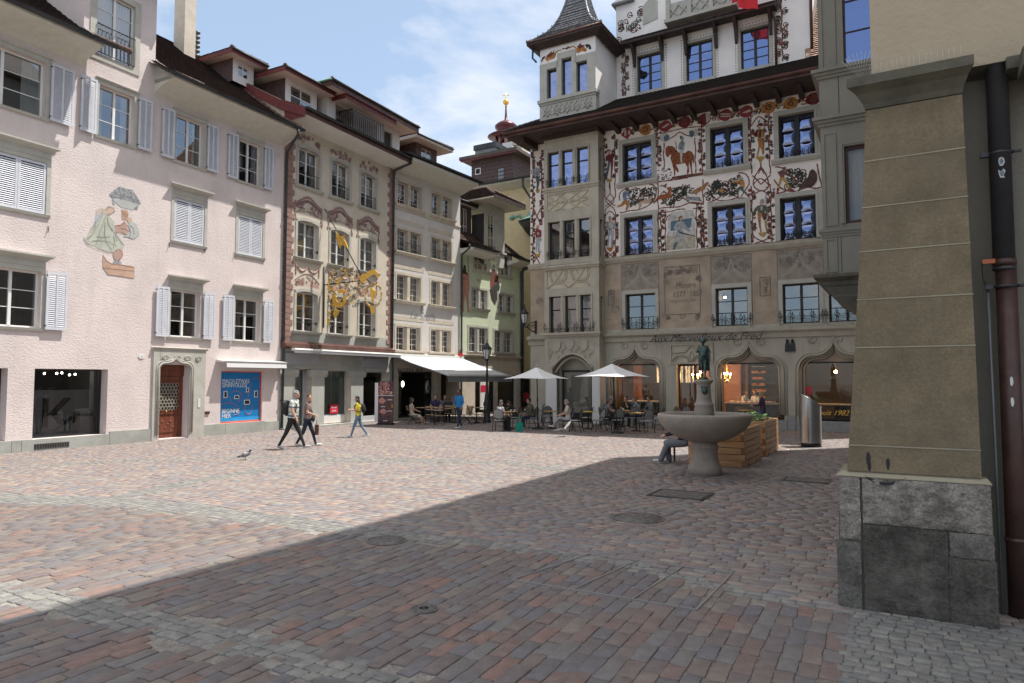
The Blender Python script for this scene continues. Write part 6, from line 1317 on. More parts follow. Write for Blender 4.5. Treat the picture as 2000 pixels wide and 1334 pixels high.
mb.add(fl,[(i*5+j,(i+1)*5+j,(i+1)*5+j+1,i*5+j+1) for i in range(n) for j in range(4)],'flag_red',True); fo=mb.build('flag'); fo.location=(0,0,0)
fo.location=(T.o[0],T.o[1],0); fo.rotation_euler=(0,0,T.ang()); tag(fo,'red flag hanging over the tavern gable canopy at the top edge','flag')
mb=MB(); mb.tube([T.p(1480,35,gy)[0:1]+(gy,)+(T.z(1480,35,gy),),(fx+.6,gy-1.4,fz+2.4)],.03,'white_paint',5); mb.build('flag_pole',fo)
# gable downpipe, right-hand roof flank
mb=MB(); dx_=T.x(1515,70,gy-.1); mb.tube([(dx_-.15,gy-.5,cz),(dx_,gy-.12,cz-.6),(dx_,gy-.12,gz0)],.06,'copper_brown',6); mb.build('downpipe',GA)
mb=MB(); tiles(mb,(gx1+.15,gy+.2,gz0+.2),(1,0,0),6,(.0,1,1.15),9,'tile_or',seed=97,tw=.22,ex=.2); mb.add([(gx1,gy,gz0),(gx1+6,gy,gz0),(gx1+6,8,gz0+6.9),(gx1,8,gz0+6.9)],[(0,1,2,3)],'tile_dark'); mb.box(gx1-.0,gx1+.25,gy-.1,gy+.4,gz0+.6,22,'tav_white'); mb.tube([(gx1+.3,gy-.15,gz0+.5),(gx1+.3,gy-.15,22)],.07,'copper_brown',6); mb.build('roof',TV)
# vine paintings on the gable
def ribbon(mb,pts,w,m,y):
    pts=[Vector((a,b)) for a,b in pts]; L=[];Rr=[]
    for i,p in enumerate(pts):
        t=(pts[min(i+1,len(pts)-1)]-pts[max(i-1,0)]); t=t.normalized() if t.length>1e-6 else Vector((1,0)); n=Vector((-t.y,t.x))
        ww=w*(1+.25*math.sin(i*2.1)); L.append(p+n*ww/2); Rr.append(p-n*ww/2)
    vs=[(q.x,y,q.y) for q in L]+[(q.x,y,q.y) for q in Rr]; n=len(pts); mb.add(vs,[(i,i+1,n+i+1,n+i) for i in range(n-1)],m)
def leaf(mb,x,z,s,a,m,y,rr):
    n=7; pts=[]
    for k in range(n*2):
        r=s*(1 if k%2==0 else .45)*rr.uniform(.75,1.15); t=a+math.pi*k/n; pts.append((x+r*math.cos(t),y,z+r*math.sin(t)*.9))
    mb.poly(pts,m)
def spiral(mb,x,z,r,a0,d,m,y,w=.04,turns=1.3,n=14): ribbon(mb,[(x+r*(1-.8*i/n)*math.cos(a0+d*turns*6.28*i/n),z+r*(1-.8*i/n)*math.sin(a0+d*turns*6.28*i/n)) for i in range(n+1)],w,m,y)
def stem(mb,x,z0,z1,m,y,seed,w=.07,side=.16,lv=True,green='mu_green'):
    rr=random.Random(seed); n=int((z1-z0)/.12)+2; ribbon(mb,[(x+.02*math.sin(i*.8),z0+(z1-z0)*i/n) for i in range(n+1)],w,m,y)
    if not lv: return
    z=z0+.1
    while z<z1-.05:
        s=rr.choice((-1,1)); k=rr.random()
        if k<.8: spiral(mb,x+s*side*.55,z,side*.5,rr.uniform(0,6),s,rr.choice([m,'mu_brown',green]),y-.0015,w=.042)
        leaf(mb,x+s*rr.uniform(.05,side),z+rr.uniform(-.05,.05),rr.uniform(.06,.105),rr.uniform(0,6),rr.choice([green,green,m,'mu_brown']),y-.003,rr); z+=rr.uniform(.07,.13)
mb=MB(); Y=gy-.006
x_=T.x(1221.5,170,gy); stem(mb,x_,gz0+.3,T.z(1221,95,gy),'mu_brown',Y,3,w=.05,side=.2); rr=random.Random(8)
for k in range(26):
    t=k/25; u=1208+t*60+rr.uniform(-10,10); v=70-60*t+rr.uniform(-14,14); a,b=T.p(u,v,gy)
    if u>1252 and v<40: continue
    spiral(mb,a,b,.17,rr.uniform(0,6),rr.choice((-1,1)),'mu_green' if k%3 else 'mu_red',Y,w=.045); leaf(mb,a+.1,b-.1,.09,k,'mu_red' if k%2 else 'mu_green',Y-.002,rr)
x_=T.x(1527,60,gy); stem(mb,x_,gz0+.3,21.4,'mu_brown',Y,5,w=.06,side=.26); leaf(mb,x_,T.z(1530,85,gy),.2,0,'mu_red',Y-.003,rr)
mb.build('vine_painting',GA)
# ---- murals of the main front (flat paint on the plaster)
MU=MB(); Y=-.006
CR={1:(1170,220),2:(1380,180),3:(1170,350),4:(1380,320)}
def cp(c,a,b): ox,oy=CR[c]; return T.p(ox+a/8.339,oy+b/8.339)
def D(c,pts,m,k=0): MU.poly([(lambda q:(q[0],Y-.004-.0015*k,q[1]))(cp(c,a,b)) for a,b in pts],m)
def RB(c,pts,w,m,k=0):
    q=[cp(c,*p) for p in pts]; out=[]
    for i in range(len(q)-1):
        p0=q[max(i-1,0)];p1=q[i];p2=q[i+1];p3=q[min(i+2,len(q)-1)]
        for s in range(5):
            t=s/5; out.append(tuple(.5*((2*p1[j])+(-p0[j]+p2[j])*t+(2*p0[j]-5*p1[j]+4*p2[j]-p3[j])*t*t+(-p0[j]+3*p1[j]-3*p2[j]+p3[j])*t**3) for j in (0,1)))
    out.append(q[-1]); ribbon(MU,out,w,m,Y-.001*k)
# crenellated top band and medallions
cx_=[(1,190,300),(1,475,250),(1,775,195),(1,1080,140),(1,1395,85),(1,1720,30),(2,305,300),(2,650,235),(2,1000,165),(2,1370,100),(2,1745,45)]
for k,(c,a,b) in enumerate(cx_):
    x_,z_=cp(c,a,b); MU.box(x_-.29,x_+.29,-.005,0,13.62,14.06,'tav_plaster')
md=[(1,460,330,'x'),(1,765,280,'o'),(1,1085,220,'r'),(1,1400,155,'m'),(1,1722,105,'w'),(2,310,375,'b'),(2,650,318,'c'),(2,1015,255,'o2'),(2,1378,185,'o'),(2,1745,108,'m')]
for k,(c,a,b,t) in enumerate(md):
    x_,z_=cp(c,a,b); r=.27; m={'o':'mu_orange','o2':'mu_orange','r':'mu_red2','m':'mu_maroon','w':'mu_maroon','b':'mu_red2','c':'mu_red2','x':'mu_pale'}[t]
    if t=='x': 
        MU.poly([(x_-r*1.2,Y-.002,z_-.05),(x_,Y-.002,z_+r*1.1),(x_+r*1.1,Y-.002,z_+.05),(x_,Y-.002,z_-r*1.2)],'mu_red2'); MU.poly([(x_-.14,Y-.004,z_-.14),(x_-.05,Y-.004,z_-.14),(x_-.05,Y-.004,z_+.14),(x_-.14,Y-.004,z_+.14)],'mu_pale'); MU.poly([(x_+.05,Y-.004,z_-.1),(x_+.14,Y-.004,z_-.1),(x_+.14,Y-.004,z_+.1),(x_+.05,Y-.004,z_+.1)],'mu_pale'); continue
    MU.poly([(x_+r*(1 if math.cos(w)>-.8 else 1.15)*math.cos(w),Y-.004,z_+r*math.sin(w)) for w in [i*math.pi/10 for i in range(20)]],m)
    if t=='w': MU.poly([(x_+.0+.25*math.cos(w),Y-.006,z_+.03+.24*math.sin(w)) for w in [-1.3+i*.34 for i in range(9)]],'mu_pale')
    if t=='r': MU.poly([(x_-.2,Y-.006,z_-.04),(x_+.1,Y-.006,z_+.1),(x_+.2,Y-.006,z_+.06),(x_-.08,Y-.006,z_-.08)],'mu_pale')
    if t=='b':
        for s in (-.05,.05): MU.poly([(x_-.22,Y-.006,z_+.06+s),(x_+.22,Y-.006,z_-.02+s),(x_+.22,Y-.006,z_-.07+s),(x_-.22,Y-.006,z_+.01+s)],'mu_pale')
    if t=='c': MU.poly([(x_-.2,Y-.006,z_-.02),(x_+.15,Y-.006,z_+.08),(x_+.2,Y-.006,z_-.02),(x_,Y-.006,z_-.06)],'mu_pale')
    if t in('o','o2','m'): spiral(MU,x_,z_,.14,1,1,'mu_dk' if t!='m' else 'mu_brown',Y-.006,w=.05)
mat('mu_red2',(.24,.04,.05),.9,var=.15); rr=random.Random(12)
for k in range(len(md)-1):
    Y=-.0065
    x0,z0=cp(*md[k][:3]); x1,z1=cp(*md[k+1][:3])
    ribbon(MU,[(x0+(x1-x0)*t/12,(z0+(z1-z0)*t/12)+.05*math.sin(t*1.3)) for t in range(13)],.05,'mu_red',Y)
    for j in range(9): t=rr.uniform(.22,.78); a=x0+(x1-x0)*t; b=z0+(z1-z0)*t+rr.uniform(-.16,.16); (leaf(MU,a,b,rr.uniform(.06,.1),rr.uniform(0,6),rr.choice(['mu_green','mu_brown','mu_green','mu_gold']),Y-.003,rr) if rr.random()<.6 else spiral(MU,a,b,.09,rr.uniform(0,6),1,rr.choice(['mu_brown','mu_green']),Y-.002,w=.035))
# vertical stems
def VS(c,u0,v0,u1,v1,seed,w=.052,side=.15,lv=True,m='mu_red'):
    a=cp(c,u0,v0); b=cp(c,u1,v1); stem(MU,(a[0]+b[0])/2,min(a[1],b[1]),max(a[1],b[1]),m,Y-.0005,seed,w,side,lv)
for (c,u0,v0,u1,v1,s,lv) in ((1,80,400,85,1150,1,1),(1,258,340,258,1080,2,1),(3,90,0,92,300,3,0),(3,262,0,262,300,4,0),(3,95,560,100,1280,5,1),(3,268,560,268,1270,6,1),(1,955,220,955,880,7,1),(3,965,0,965,1200,8,0),(1,1670,60,1672,1000,9,1),(3,1690,0,1690,420,10,0),(1,1055,490,1058,900,11,0),(1,1567,410,1570,980,12,0),
    (3,1010,500,1010,1190,13,1),(3,1078,500,1078,1190,14,0),(3,1590,380,1590,1130,15,0),(3,1660,400,1662,1130,16,1),(3,1705,560,1705,1130,17,1),(2,715,340,725,1140,18,1),(2,1010,330,1022,1100,19,1),(2,730,1140,730,1334,20,0),(2,1030,1100,1032,1334,21,0),(4,740,360,745,1290,22,1),(4,1040,330,1060,1270,23,1)): VS(c,u0,v0,u1,v1,s,lv=bool(lv))
# lattices and arches of thorn branches
for c,x0,x1,zt in ((3,92,262,0),(4,740,1045,0)):
    xm=(x0+x1)/2; w=x1-x0; s=1.0 if c==3 else 1.0
    if c==3:
        RB(c,[(175,60),(176,230),(110,330),(150,400),(240,480),(268,560)],.045,'mu_red'); RB(c,[(175,230),(245,330),(200,410),(110,490),(95,590)],.045,'mu_red',1); RB(c,[(100,300),(180,370),(262,440)],.045,'mu_red',2); RB(c,[(262,300),(180,380),(100,450)],.045,'mu_red',3); RB(c,[(95,640),(120,570),(180,525),(240,570),(268,640)],.045,'mu_red',2)
        RB(c,[(100,1160),(180,1230),(260,1290)],.045,'mu_red'); RB(c,[(268,1160),(180,1240),(110,1290)],.045,'mu_red',1)
    else:
        RB(c,[(880,0),(880,50),(790,200),(760,320),(800,400),(900,440),(990,400),(1010,320),(960,160),(885,50)],.05,'mu_red'); RB(c,[(740,190),(830,270),(885,330),(950,270),(1045,180)],.05,'mu_red',1); RB(c,[(760,330),(880,240),(1010,340)],.05,'mu_red',2); RB(c,[(745,580),(790,490),(890,440),(980,480),(1050,570)],.05,'mu_red',3)
        RB(c,[(745,1140),(800,1210),(930,1270),(1030,1290)],.05,'mu_red'); RB(c,[(1055,1140),(990,1220),(900,1260),(780,1300)],.05,'mu_red',1)
RB(2,[(720,560),(790,460),(850,400),(930,440),(1010,490)],.05,'mu_red'); RB(2,[(880,1170),(880,1250),(840,1334)],.045,'mu_red'); RB(2,[(880,1240),(940,1334)],.045,'mu_red',1)
RB(1,[(920,355),(1100,320),(1300,270),(1500,240),(1710,225)],.045,'mu_red'); RB(1,[(1140,430),(1230,380),(1310,320),(1400,360),(1480,385)],.05,'mu_red',1); RB(1,[(950,1130),(1200,1100),(1450,1060)],.05,'mu_red')
RB(3,[(960,480),(1100,460),(1300,450),(1500,380),(1700,400)],.05,'mu_red'); RB(3,[(1030,330),(1120,420),(1200,380),(1310,290),(1420,340),(1500,390),(1690,400)],.05,'mu_red',1); RB(3,[(980,540),(1150,530),(1300,490),(1410,490)],.045,'mu_red',2); RB(3,[(1085,690),(1110,620),(1190,555)],.05,'mu_red'); RB(3,[(1590,690),(1560,620),(1530,580)],.05,'mu_red'); RB(3,[(1000,500),(1080,560),(1090,620)],.05,'mu_red',3); RB(3,[(1530,480),(1700,460)],.045,'mu_red',3)
# hunting friezes: branches, leaves, beasts
def frieze(c,x0,y0,x1,y1,seed,n=46,gm='mu_green'):
    rr=random.Random(seed)
    for k in range(n):
        a=rr.uniform(x0,x1); t=(a-x0)/(x1-x0); b=rr.uniform(0,1)*(y1-y0)+y0-t*(x1-x0)*.16; X_,Z_=cp(c,a,b); 
        if k%4==0: spiral(MU,X_,Z_,rr.uniform(.12,.2),rr.uniform(0,6),rr.choice((-1,1)),'mu_brown',Y-.001,w=.045)
        leaf(MU,X_,Z_,rr.uniform(.055,.095),rr.uniform(0,6),gm,Y-.003-.0003*(k%5),rr)
        if k%2: spiral(MU,X_+.1,Z_,.10,rr.uniform(0,6),1,gm,Y-.002,w=.05,turns=.8)
frieze(3,490,190,900,440,31,44); frieze(3,1180,150,1500,330,32,36); frieze(3,1000,170,1080,420,38,8); frieze(4,60,300,480,560,33,48); frieze(4,1290,120,1560,420,34,30); frieze(3,1080,360,1250,430,35,6); frieze(3,1740,80,1900,330,36,14)
for pts in ([(340,350),(330,260),(380,190),(480,140)],[(500,460),(600,380),(640,300),(700,240),(760,120)],[(820,80),(900,110),(930,210),(905,330),(800,430),(640,500),(500,515),(400,540),(340,545)],[(540,260),(600,330),(640,330)]): RB(3,pts,.05,'mu_brown',1)
for pts in ([(10,400),(100,520),(180,590),(330,600),(480,560),(600,560),(700,570)],[(20,640),(160,580),(300,470),(350,400),(280,330)],[(350,420),(440,510),(520,550)],[(560,540),(620,440),(690,330),(680,230),(620,160),(520,145)]): RB(4,pts,.05,'mu_red',1)
for pts in ([(1120,50),(1200,60),(1330,110),(1450,180),(1560,290)],[(1100,260),(1140,320),(1220,400),(1330,440),(1480,460)],[(1130,490),(1300,440),(1420,330),(1500,240)],[(1480,440),(1650,380),(1760,400),(1880,380)],[(1800,0),(1830,180),(1880,380)]): RB(4,pts,.055,'mu_red',1)
# figures (traced)
def fig(c,S,flip=0):
    for k,(m,pts) in enumerate(S): D(c,pts,m,k+3)
fig(1,[('mu_maroon',[(110,720),(150,680),(220,680),(260,700),(230,760),(225,820),(150,820),(140,760),(110,790)]),('mu_blue',[(150,800),(185,800),(165,930),(130,1075),(115,1075),(130,930)]),('mu_red2',[(185,790),(235,800),(220,950),(205,1070),(190,1070),(195,930)]),('mu_skin',[(145,640),(165,600),(190,640),(185,680),(155,685)]),('mu_maroon',[(130,650),(140,600),(190,605),(205,640),(180,620),(150,625)]),('mu_gold',[(115,1080),(220,1080),(200,1130),(170,1140),(135,1130)]),('mu_brown',[(165,1140),(185,1140),(190,1230),(175,1260),(160,1220)])])
fig(3,[('mu_grey',[(120,720),(150,690),(180,680),(220,700),(260,730),(290,790),(250,820),(215,780),(210,830),(160,830),(150,780),(120,840),(105,860),(110,800)]),('mu_pale',[(165,700),(215,710),(240,760),(215,800),(170,800),(155,750)]),('mu_blue3',[(160,830),(245,830),(250,900),(230,1000),(215,1105),(195,1100),(205,920),(175,920),(155,1100),(135,1100),(145,960)]),('mu_skin',[(160,650),(180,640),(200,655),(195,690),(165,690)]),('mu_slate',[(150,660),(160,610),(185,595),(205,630),(205,665),(190,640),(165,645)]),('mu_orange',[(115,1115),(240,1110),(215,1160),(190,1190),(150,1160)])])
fig(2,[('mu_maroon',[(760,700),(810,620),(850,600),(860,700),(800,740)]),('mu_orange',[(850,610),(930,600),(960,640),(930,700),(915,760),(830,760),(830,700)]),('mu_dk',[(860,610),(890,610),(890,740),(850,740)]),('mu_orange',[(825,760),(935,760),(930,850),(920,960),(935,1010),(910,1020),(890,930),(870,900),(850,980),(835,1050),(810,1050),(840,930),(845,850)]),('mu_skin',[(835,560),(870,555),(890,590),(860,610),(840,595)]),('mu_maroon',[(815,560),(850,510),(910,505),(930,550),(890,560),(860,545),(830,575)]),('mu_green',[(835,500),(860,450),(870,470),(850,510)]),('mu_brown',[(940,560),(955,600),(985,640),(970,660),(935,640)]),('mu_brown',[(935,430),(945,430),(935,1000),(925,1000)]),('mu_gold',[(800,1060),(945,1040),(930,1090),(890,1110),(820,1100)]),('mu_gold',[(850,1110),(900,1105),(885,1170),(868,1170)])])
fig(4,[('mu_green2',[(790,720),(840,680),(900,670),(970,680),(1000,760),(1010,790),(975,800),(950,770),(940,800),(840,800),(835,760),(770,810),(755,790)]),('mu_pale',[(880,700),(915,690),(905,760),(885,760)]),('mu_orange',[(825,800),(900,800),(880,900),(880,1000),(895,1110),(880,1130),(850,1000),(835,900)]),('mu_brown',[(895,800),(985,800),(975,900),(940,930),(905,870)]),('mu_gold',[(940,930),(980,930),(980,1030),(1000,1090),(1010,1110),(975,1110),(955,1030)]),('mu_skin',[(865,620),(910,615),(920,655),(890,670),(862,650)]),('mu_grey',[(870,620),(880,580),(930,575),(945,630),(925,650),(915,615)]),('mu_grey',[(962,490),(975,490),(975,680),(962,680)]),('mu_grey',[(940,550),(1015,560),(1015,572),(940,560)]),('mu_gold',[(840,1125),(970,1115),(950,1170),(920,1190),(870,1170)])])
# horse and rider, earth strip, round shields, knight with banner
fig(1,[('mu_horse',[(1085,580),(1120,545),(1190,545),(1230,570),(1290,650),(1400,660),(1450,620),(1510,640),(1545,700),(1550,820),(1530,820),(1520,760),(1510,900),(1525,1000),(1505,1010),(1490,900),(1470,800),(1460,880),(1470,960),(1440,1010),(1430,980),(1440,890),(1400,820),(1320,840),(1250,850),(1290,920),(1300,965),(1275,975),(1250,920),(1235,1035),(1225,1040),(1215,930),(1190,830),(1165,750),(1175,680),(1150,690),(1130,725),(1100,720),(1080,650)]),
 ('mu_grey',[(1300,510),(1330,470),(1370,460),(1400,500),(1385,560),(1380,620),(1320,620),(1290,590)]),('mu_pale',[(1310,600),(1365,610),(1370,640),(1350,740),(1360,820),(1330,820),(1325,720)]),('mu_dk',[(1315,400),(1330,375),(1360,390),(1350,420),(1330,450)]),('mu_grey',[(1325,420),(1370,390),(1385,420),(1370,460),(1340,460)]),('mu_dk',[(1245,470),(1252,470),(1268,590),(1258,590)]),('mu_brown',[(1190,1050),(1420,1010),(1700,975),(1700,1020),(1430,1060),(1180,1090)]),
 ('mu_pale',[(985,380),(1060,340),(1120,345),(1140,430),(1090,480),(1010,470)]),('mu_blue',[(1060,390),(1110,360),(1150,380),(1130,450),(1080,480),(1055,440)]),('mu_pale',[(1540,280),(1590,260),(1625,310),(1610,370),(1560,390)]),('mu_blue',[(1470,310),(1510,290),(1550,310),(1550,380),(1500,410),(1475,380)])])
rr=random.Random(5)
for k in range(34): a=rr.uniform(960,1180); b=rr.uniform(900,1100); x_,z_=cp(1,a,b); leaf(MU,x_,z_,.06,k,'mu_red' if k%2 else 'mu_grey',Y-.006,rr)
fig(3,[('mu_pale2',[(1120,640),(1190,540),(1530,500),(1560,600),(1570,1120),(1100,1150),(1095,940),(1120,880)]),('mu_tanpale',[(1100,930),(1570,920),(1570,1120),(1100,1160)]),('mu_blue',[(1175,690),(1300,670),(1520,630),(1490,790),(1420,800),(1160,845)]),('mu_grey2',[(1250,720),(1290,690),(1380,690),(1410,760),(1370,820),(1370,860),(1280,860),(1260,830),(1215,800)]),('mu_grey2',[(1380,700),(1420,760),(1480,830),(1490,860),(1440,850),(1390,800)]),('mu_grey2',[(1250,860),(1340,860),(1330,940),(1290,1020),(1240,1120),(1210,1130),(1230,1040),(1260,960)]),('mu_grey2',[(1320,870),(1370,860),(1400,980),(1420,1110),(1400,1130),(1370,1000),(1330,940)]),('mu_blue',[(1230,1040),(1290,1030),(1240,1140),(1200,1150)]),('mu_skin',[(1300,650),(1320,605),(1360,610),(1365,660),(1330,690)]),('mu_brown',[(1290,690),(1300,620),(1335,598),(1365,615),(1340,620),(1312,640),(1310,690)]),('mu_dk',[(1280,820),(1320,860),(1560,925),(1560,935),(1310,880)])])
# hunters and beasts
fig(3,[('mu_blue4',[(390,220),(430,190),(470,220),(520,280),(500,290),(450,270),(450,340),(400,350),(385,280)]),('mu_orange',[(395,350),(450,340),(480,370),(500,410),(470,480),(450,520),(430,500),(450,430),(430,400),(380,440),(300,460),(290,440),(360,410)]),('mu_brown',[(425,150),(460,140),(495,160),(490,190),(460,200),(430,180)]),
 ('mu_tan',[(650,380),(720,350),(800,330),(830,290),(870,265),(880,290),(850,330),(860,370),(820,390),(760,400),(700,390),(690,440),(660,490),(640,500),(650,440)]),
 ('mu_rust',[(930,320),(970,270),(1060,250),(1110,230),(1130,190),(1100,150),(1130,130),(1170,125),(1180,150),(1165,200),(1180,260),(1200,280),(1150,310),(1100,310),(1050,330),(980,330),(930,370),(890,400),(900,370)]),('mu_brown',[(1105,150),(1060,130),(1020,110),(1000,130),(990,120),(1020,95),(1060,105),(1090,70),(1110,80),(1090,110)]),
 ('mu_rust2',[(1510,250),(1530,190),(1600,150),(1680,110),(1740,60),(1780,45),(1790,70),(1750,110),(1720,170),(1640,200),(1600,230),(1580,270),(1560,230)]),('mu_grey',[(1400,290),(1440,265),(1480,290),(1580,290),(1640,290),(1660,340),(1700,380),(1640,360),(1560,350),(1500,345),(1440,360),(1420,330)])])
fig(4,[('mu_orange',[(520,270),(590,260),(620,300),(620,380),(570,400),(540,340),(480,310),(430,310),(430,290),(490,280)]),('mu_pale3',[(500,210),(570,200),(610,250),(560,265),(520,260)]),('mu_brown',[(490,190),(530,165),(555,190),(545,225),(500,225)]),('mu_dkgreen',[(530,370),(610,380),(600,420),(650,470),(700,545),(690,560),(620,480),(570,440),(540,420),(520,470),(520,540),(500,540),(500,470),(490,430)]),('mu_orange',[(200,430),(230,405),(270,420),(270,460),(230,470),(195,450)]),
 ('mu_maroon2',[(1180,130),(1230,100),(1280,110),(1310,160),(1370,180),(1330,195),(1270,180),(1260,220),(1200,220),(1180,180),(1150,130)]),('mu_gold',[(1195,220),(1260,220),(1310,290),(1350,370),(1380,400),(1320,400),(1290,320),(1230,260),(1200,330),(1180,390),(1160,380),(1180,300)]),('mu_red2',[(1145,390),(1190,400),(1160,480),(1140,480)]),('mu_red2',[(1320,400),(1390,410),(1470,460),(1380,450)]),('mu_brown',[(1240,60),(1290,50),(1290,90),(1250,105)]),
 ('mu_dkbrown',[(1520,370),(1580,280),(1650,220),(1680,120),(1720,90),(1760,110),(1800,170),(1800,270),(1750,350),(1700,380),(1600,380),(1500,420)])])
for n,c in dict(mu_blue3=(.38,.41,.46),mu_green2=(.12,.12,.09),mu_pale2=(.55,.54,.51),mu_tanpale=(.45,.41,.32),mu_grey2=(.36,.38,.40),mu_blue4=(.16,.21,.28),mu_rust=(.30,.09,.04),mu_rust2=(.33,.17,.08),mu_pale3=(.40,.38,.36),mu_dkgreen=(.10,.115,.11),mu_maroon2=(.17,.07,.07),mu_dkbrown=(.085,.05,.045)).items(): mat(n,c,.9,var=.25,vs=6)
# fold lines and contours of the wall painting on the pink house
FO=MB(); mat('mu_line',(.36,.37,.33),.9); mat('mu_line2',(.40,.25,.20),.9)
def fo(pts,w=.022,m='mu_line',k=0): ribbon(FO,[P.p(130+a/6.065,340+b/6.065) for a,b in pts],w,m,-.019-.0007*k)
for q in ([(430,440),(410,520),(360,620),(300,720),(250,760)],[(460,500),(430,600),(390,700),(350,830)],[(480,500),(500,600),(560,680),(620,760),(670,830)],[(460,560),(450,700),(470,800),(540,900)],[(350,735),(430,745),(520,735)],[(300,790),(400,780),(500,800),(600,850)],[(200,760),(240,820),(380,885),(480,920),(560,928)],[(520,640),(580,700),(600,790)],[(400,480),(350,560),(330,640)],[(560,720),(570,800),(555,880)]): fo(q)
for q in ([(470,425),(500,385),(555,400),(572,440),(540,460)],[(480,480),(520,470),(560,450)],[(575,610),(650,600),(690,560)],[(580,690),(650,690),(715,720)],[(640,640),(700,650),(740,680)],[(428,955),(470,1030),(540,1065),(660,1078),(803,1102)],[(430,1105),(520,1120),(800,1150)],[(548,950),(575,905),(620,890),(660,915),(662,970),(600,1030)],[(650,425),(735,480)],[(660,460),(725,500)]): fo(q,.018,'mu_line2',1)
for q in ([(503,240),(560,260),(700,290),(880,345)],[(560,200),(620,230),(760,270),(850,300)],[(620,150),(660,200),(640,300)],[(780,190),(760,250),(800,330)],[(740,600),(790,640),(800,720)],[(720,640),(760,690),(740,745)],[(700,180),(690,230)]): fo(q,.02,'mu_slate',2)
for c_,r_ in (((670,195),34),((760,230),26)): fo([(c_[0]+r_*math.cos(t*.7),c_[1]+r_*math.sin(t*.7)) for t in range(10)],.02,'mu_slate2',3)
FO.build('painted_folds',[o for o in PK.children if o.name.startswith('wall_painting')][0])
# narrow painted strip left of the oriel
def left_strip():
    xa,xb=T.x(1043,400),T.x(1056,400)
    for k,(u,v0,v1) in enumerate(((1041,292,515),(1058,292,440))):
        stem(MU,T.x(u,400),T.z(u,v1),T.z(u,v0),'mu_red',Y,50+k,.06,.11)
    for (c0,c1) in (((1041,405),(1057,440)),((1057,405),(1041,440)),((1041,490),(1057,520)),((1057,490),(1041,515)),((1041,470),(1050,440)),((1057,470),(1049,440))): ribbon(MU,[T.p(*c0),T.p(*c1)],.05,'mu_red',Y-.001)
    def q(pts,m,k): MU.poly([(lambda w:(w[0],Y-.005-.001*k,w[1]))(T.p(1000+a/4.941,250+b/4.941)) for a,b in pts],m)
    q([(205,400),(240,380),(270,400),(270,460),(225,470)],'mu_grey',0); q([(225,465),(270,465),(265,540),(250,600),(235,600),(240,540)],'mu_dkgreen',1); q([(235,330),(265,330),(270,360),(245,370)],'mu_brown',2); q([(230,600),(270,590),(265,625),(240,630)],'mu_gold',1)
    q([(225,1000),(245,970),(285,990),(285,1050),(230,1060)],'mu_red2',0); q([(232,1060),(280,1055),(270,1130),(265,1205),(250,1205),(250,1130),(238,1200),(230,1200)],'mu_blue3',1); q([(240,940),(265,940),(262,975),(242,975)],'mu_skin',2); q([(245,1010),(262,1010),(262,1030),(245,1030)],'mu_pale',3); q([(225,1215),(275,1215),(265,1250),(240,1250)],'mu_gold',1)
left_strip()
MU.build('facade_mural',TV)
# grisaille on the stone storey
mb=MB(); Yg=-.010
def gr_frame(u0,v0,u1,v1,w=.035,m='relief_line'):
    a=T.p(u0,v0); b=T.p(u1,v1); x0,x1,z1,z0=a[0],b[0],a[1],b[1]
    for p in ([(x0,z0),(x1,z0)],[(x1,z0),(x1,z1)],[(x1,z1),(x0,z1)],[(x0,z1),(x0,z0)]): ribbon(mb,p,w,m,Yg)
    return x0,x1,z0,z1
def gr_scroll(x0,x1,z0,z1,n,seed,m='relief_line'):
    rr=random.Random(seed)
    for k in range(n): a=rr.uniform(x0+.08,x1-.08); b=rr.uniform(z0+.06,z1-.06); spiral(mb,a,b,rr.uniform(.06,.12),rr.uniform(0,6),rr.choice((-1,1)),m,Yg-.001,w=.022,turns=1.1)
mat('relief_line2',(.40,.35,.30),.9,var=.1); mat('relief_bg',(.30,.265,.225),.9,var=.15,vs=3)
for q in (w11,w12,w13):
    x0,x1,z0,z1=q[0]-.18,q[1]+.18,6.3,7.5
    mb.poly([(x0,Yg+.004,z0),(x1,Yg+.004,z0),(x1,Yg+.004,z1),(x0,Yg+.004,z1)],'relief_bg')
    for off in (.0,.09): 
        for p in ([(x0-off,4.45),(x0-off,z1+off)],[(x0-off,z1+off),(x1+off,z1+off)],[(x1+off,z1+off),(x1+off,4.45)]): ribbon(mb,p,.028,'relief_line2' if off else 'relief_line',Yg)
    xm=(x0+x1)/2
    for s in (-1,1):
        for dz in (0,.1): ribbon(mb,[(xm,z1-.15-dz),(xm+s*.12,z0+.62-dz),(xm+s*.45,z0+.32-dz),(xm+s*.8,z0+.08)],.045,'relief_line2',Yg-.002)
        leaf(mb,xm+s*.45,z0+.8,.2,s,'relief_line',Yg-.003,random.Random(int(x0*10)+s))
    gr_scroll(x0,x1,z0+.45,z1,44,int(x0*7))
# inscription frame
x0,x1,z0,z1=gr_frame(1298,523,1368,612); gr_frame(1294,519,1372,606,.03,'relief_line2'); gr_scroll(x0,x1,z1-.4,z1,36,7); gr_scroll(x0-.1,x0+.25,z1-.8,z1-.2,8,8); gr_scroll(x1-.25,x1+.1,z1-.8,z1-.2,8,9); gr_scroll(x0-.1,x0+.3,z0-.3,z0,6,10); gr_scroll(x1-.3,x1+.1,z0-.3,z0,6,11); spiral(mb,(x0+x1)/2,z0-.12,.14,0,1,'relief_line',Yg-.001,w=.04)
for (u0,v0,u1,v1,s) in ((1188.5,568,1200,596,1),(1484,542,1505,577,2)): a,b,c,d=gr_frame(u0,v0,u1,v1,.03); gr_scroll(a,b,c,d,9,s)
for u,v in ((1201,605),(1053,590)): a,b=T.p(u,v); spiral(mb,a,b,.2,0,1,'relief_line',Yg,w=.06); mb.poly([(a+.13*math.cos(w_*.6),Yg-.003,b+.17*math.sin(w_*.6)) for w_ in range(10)],'relief_bg')
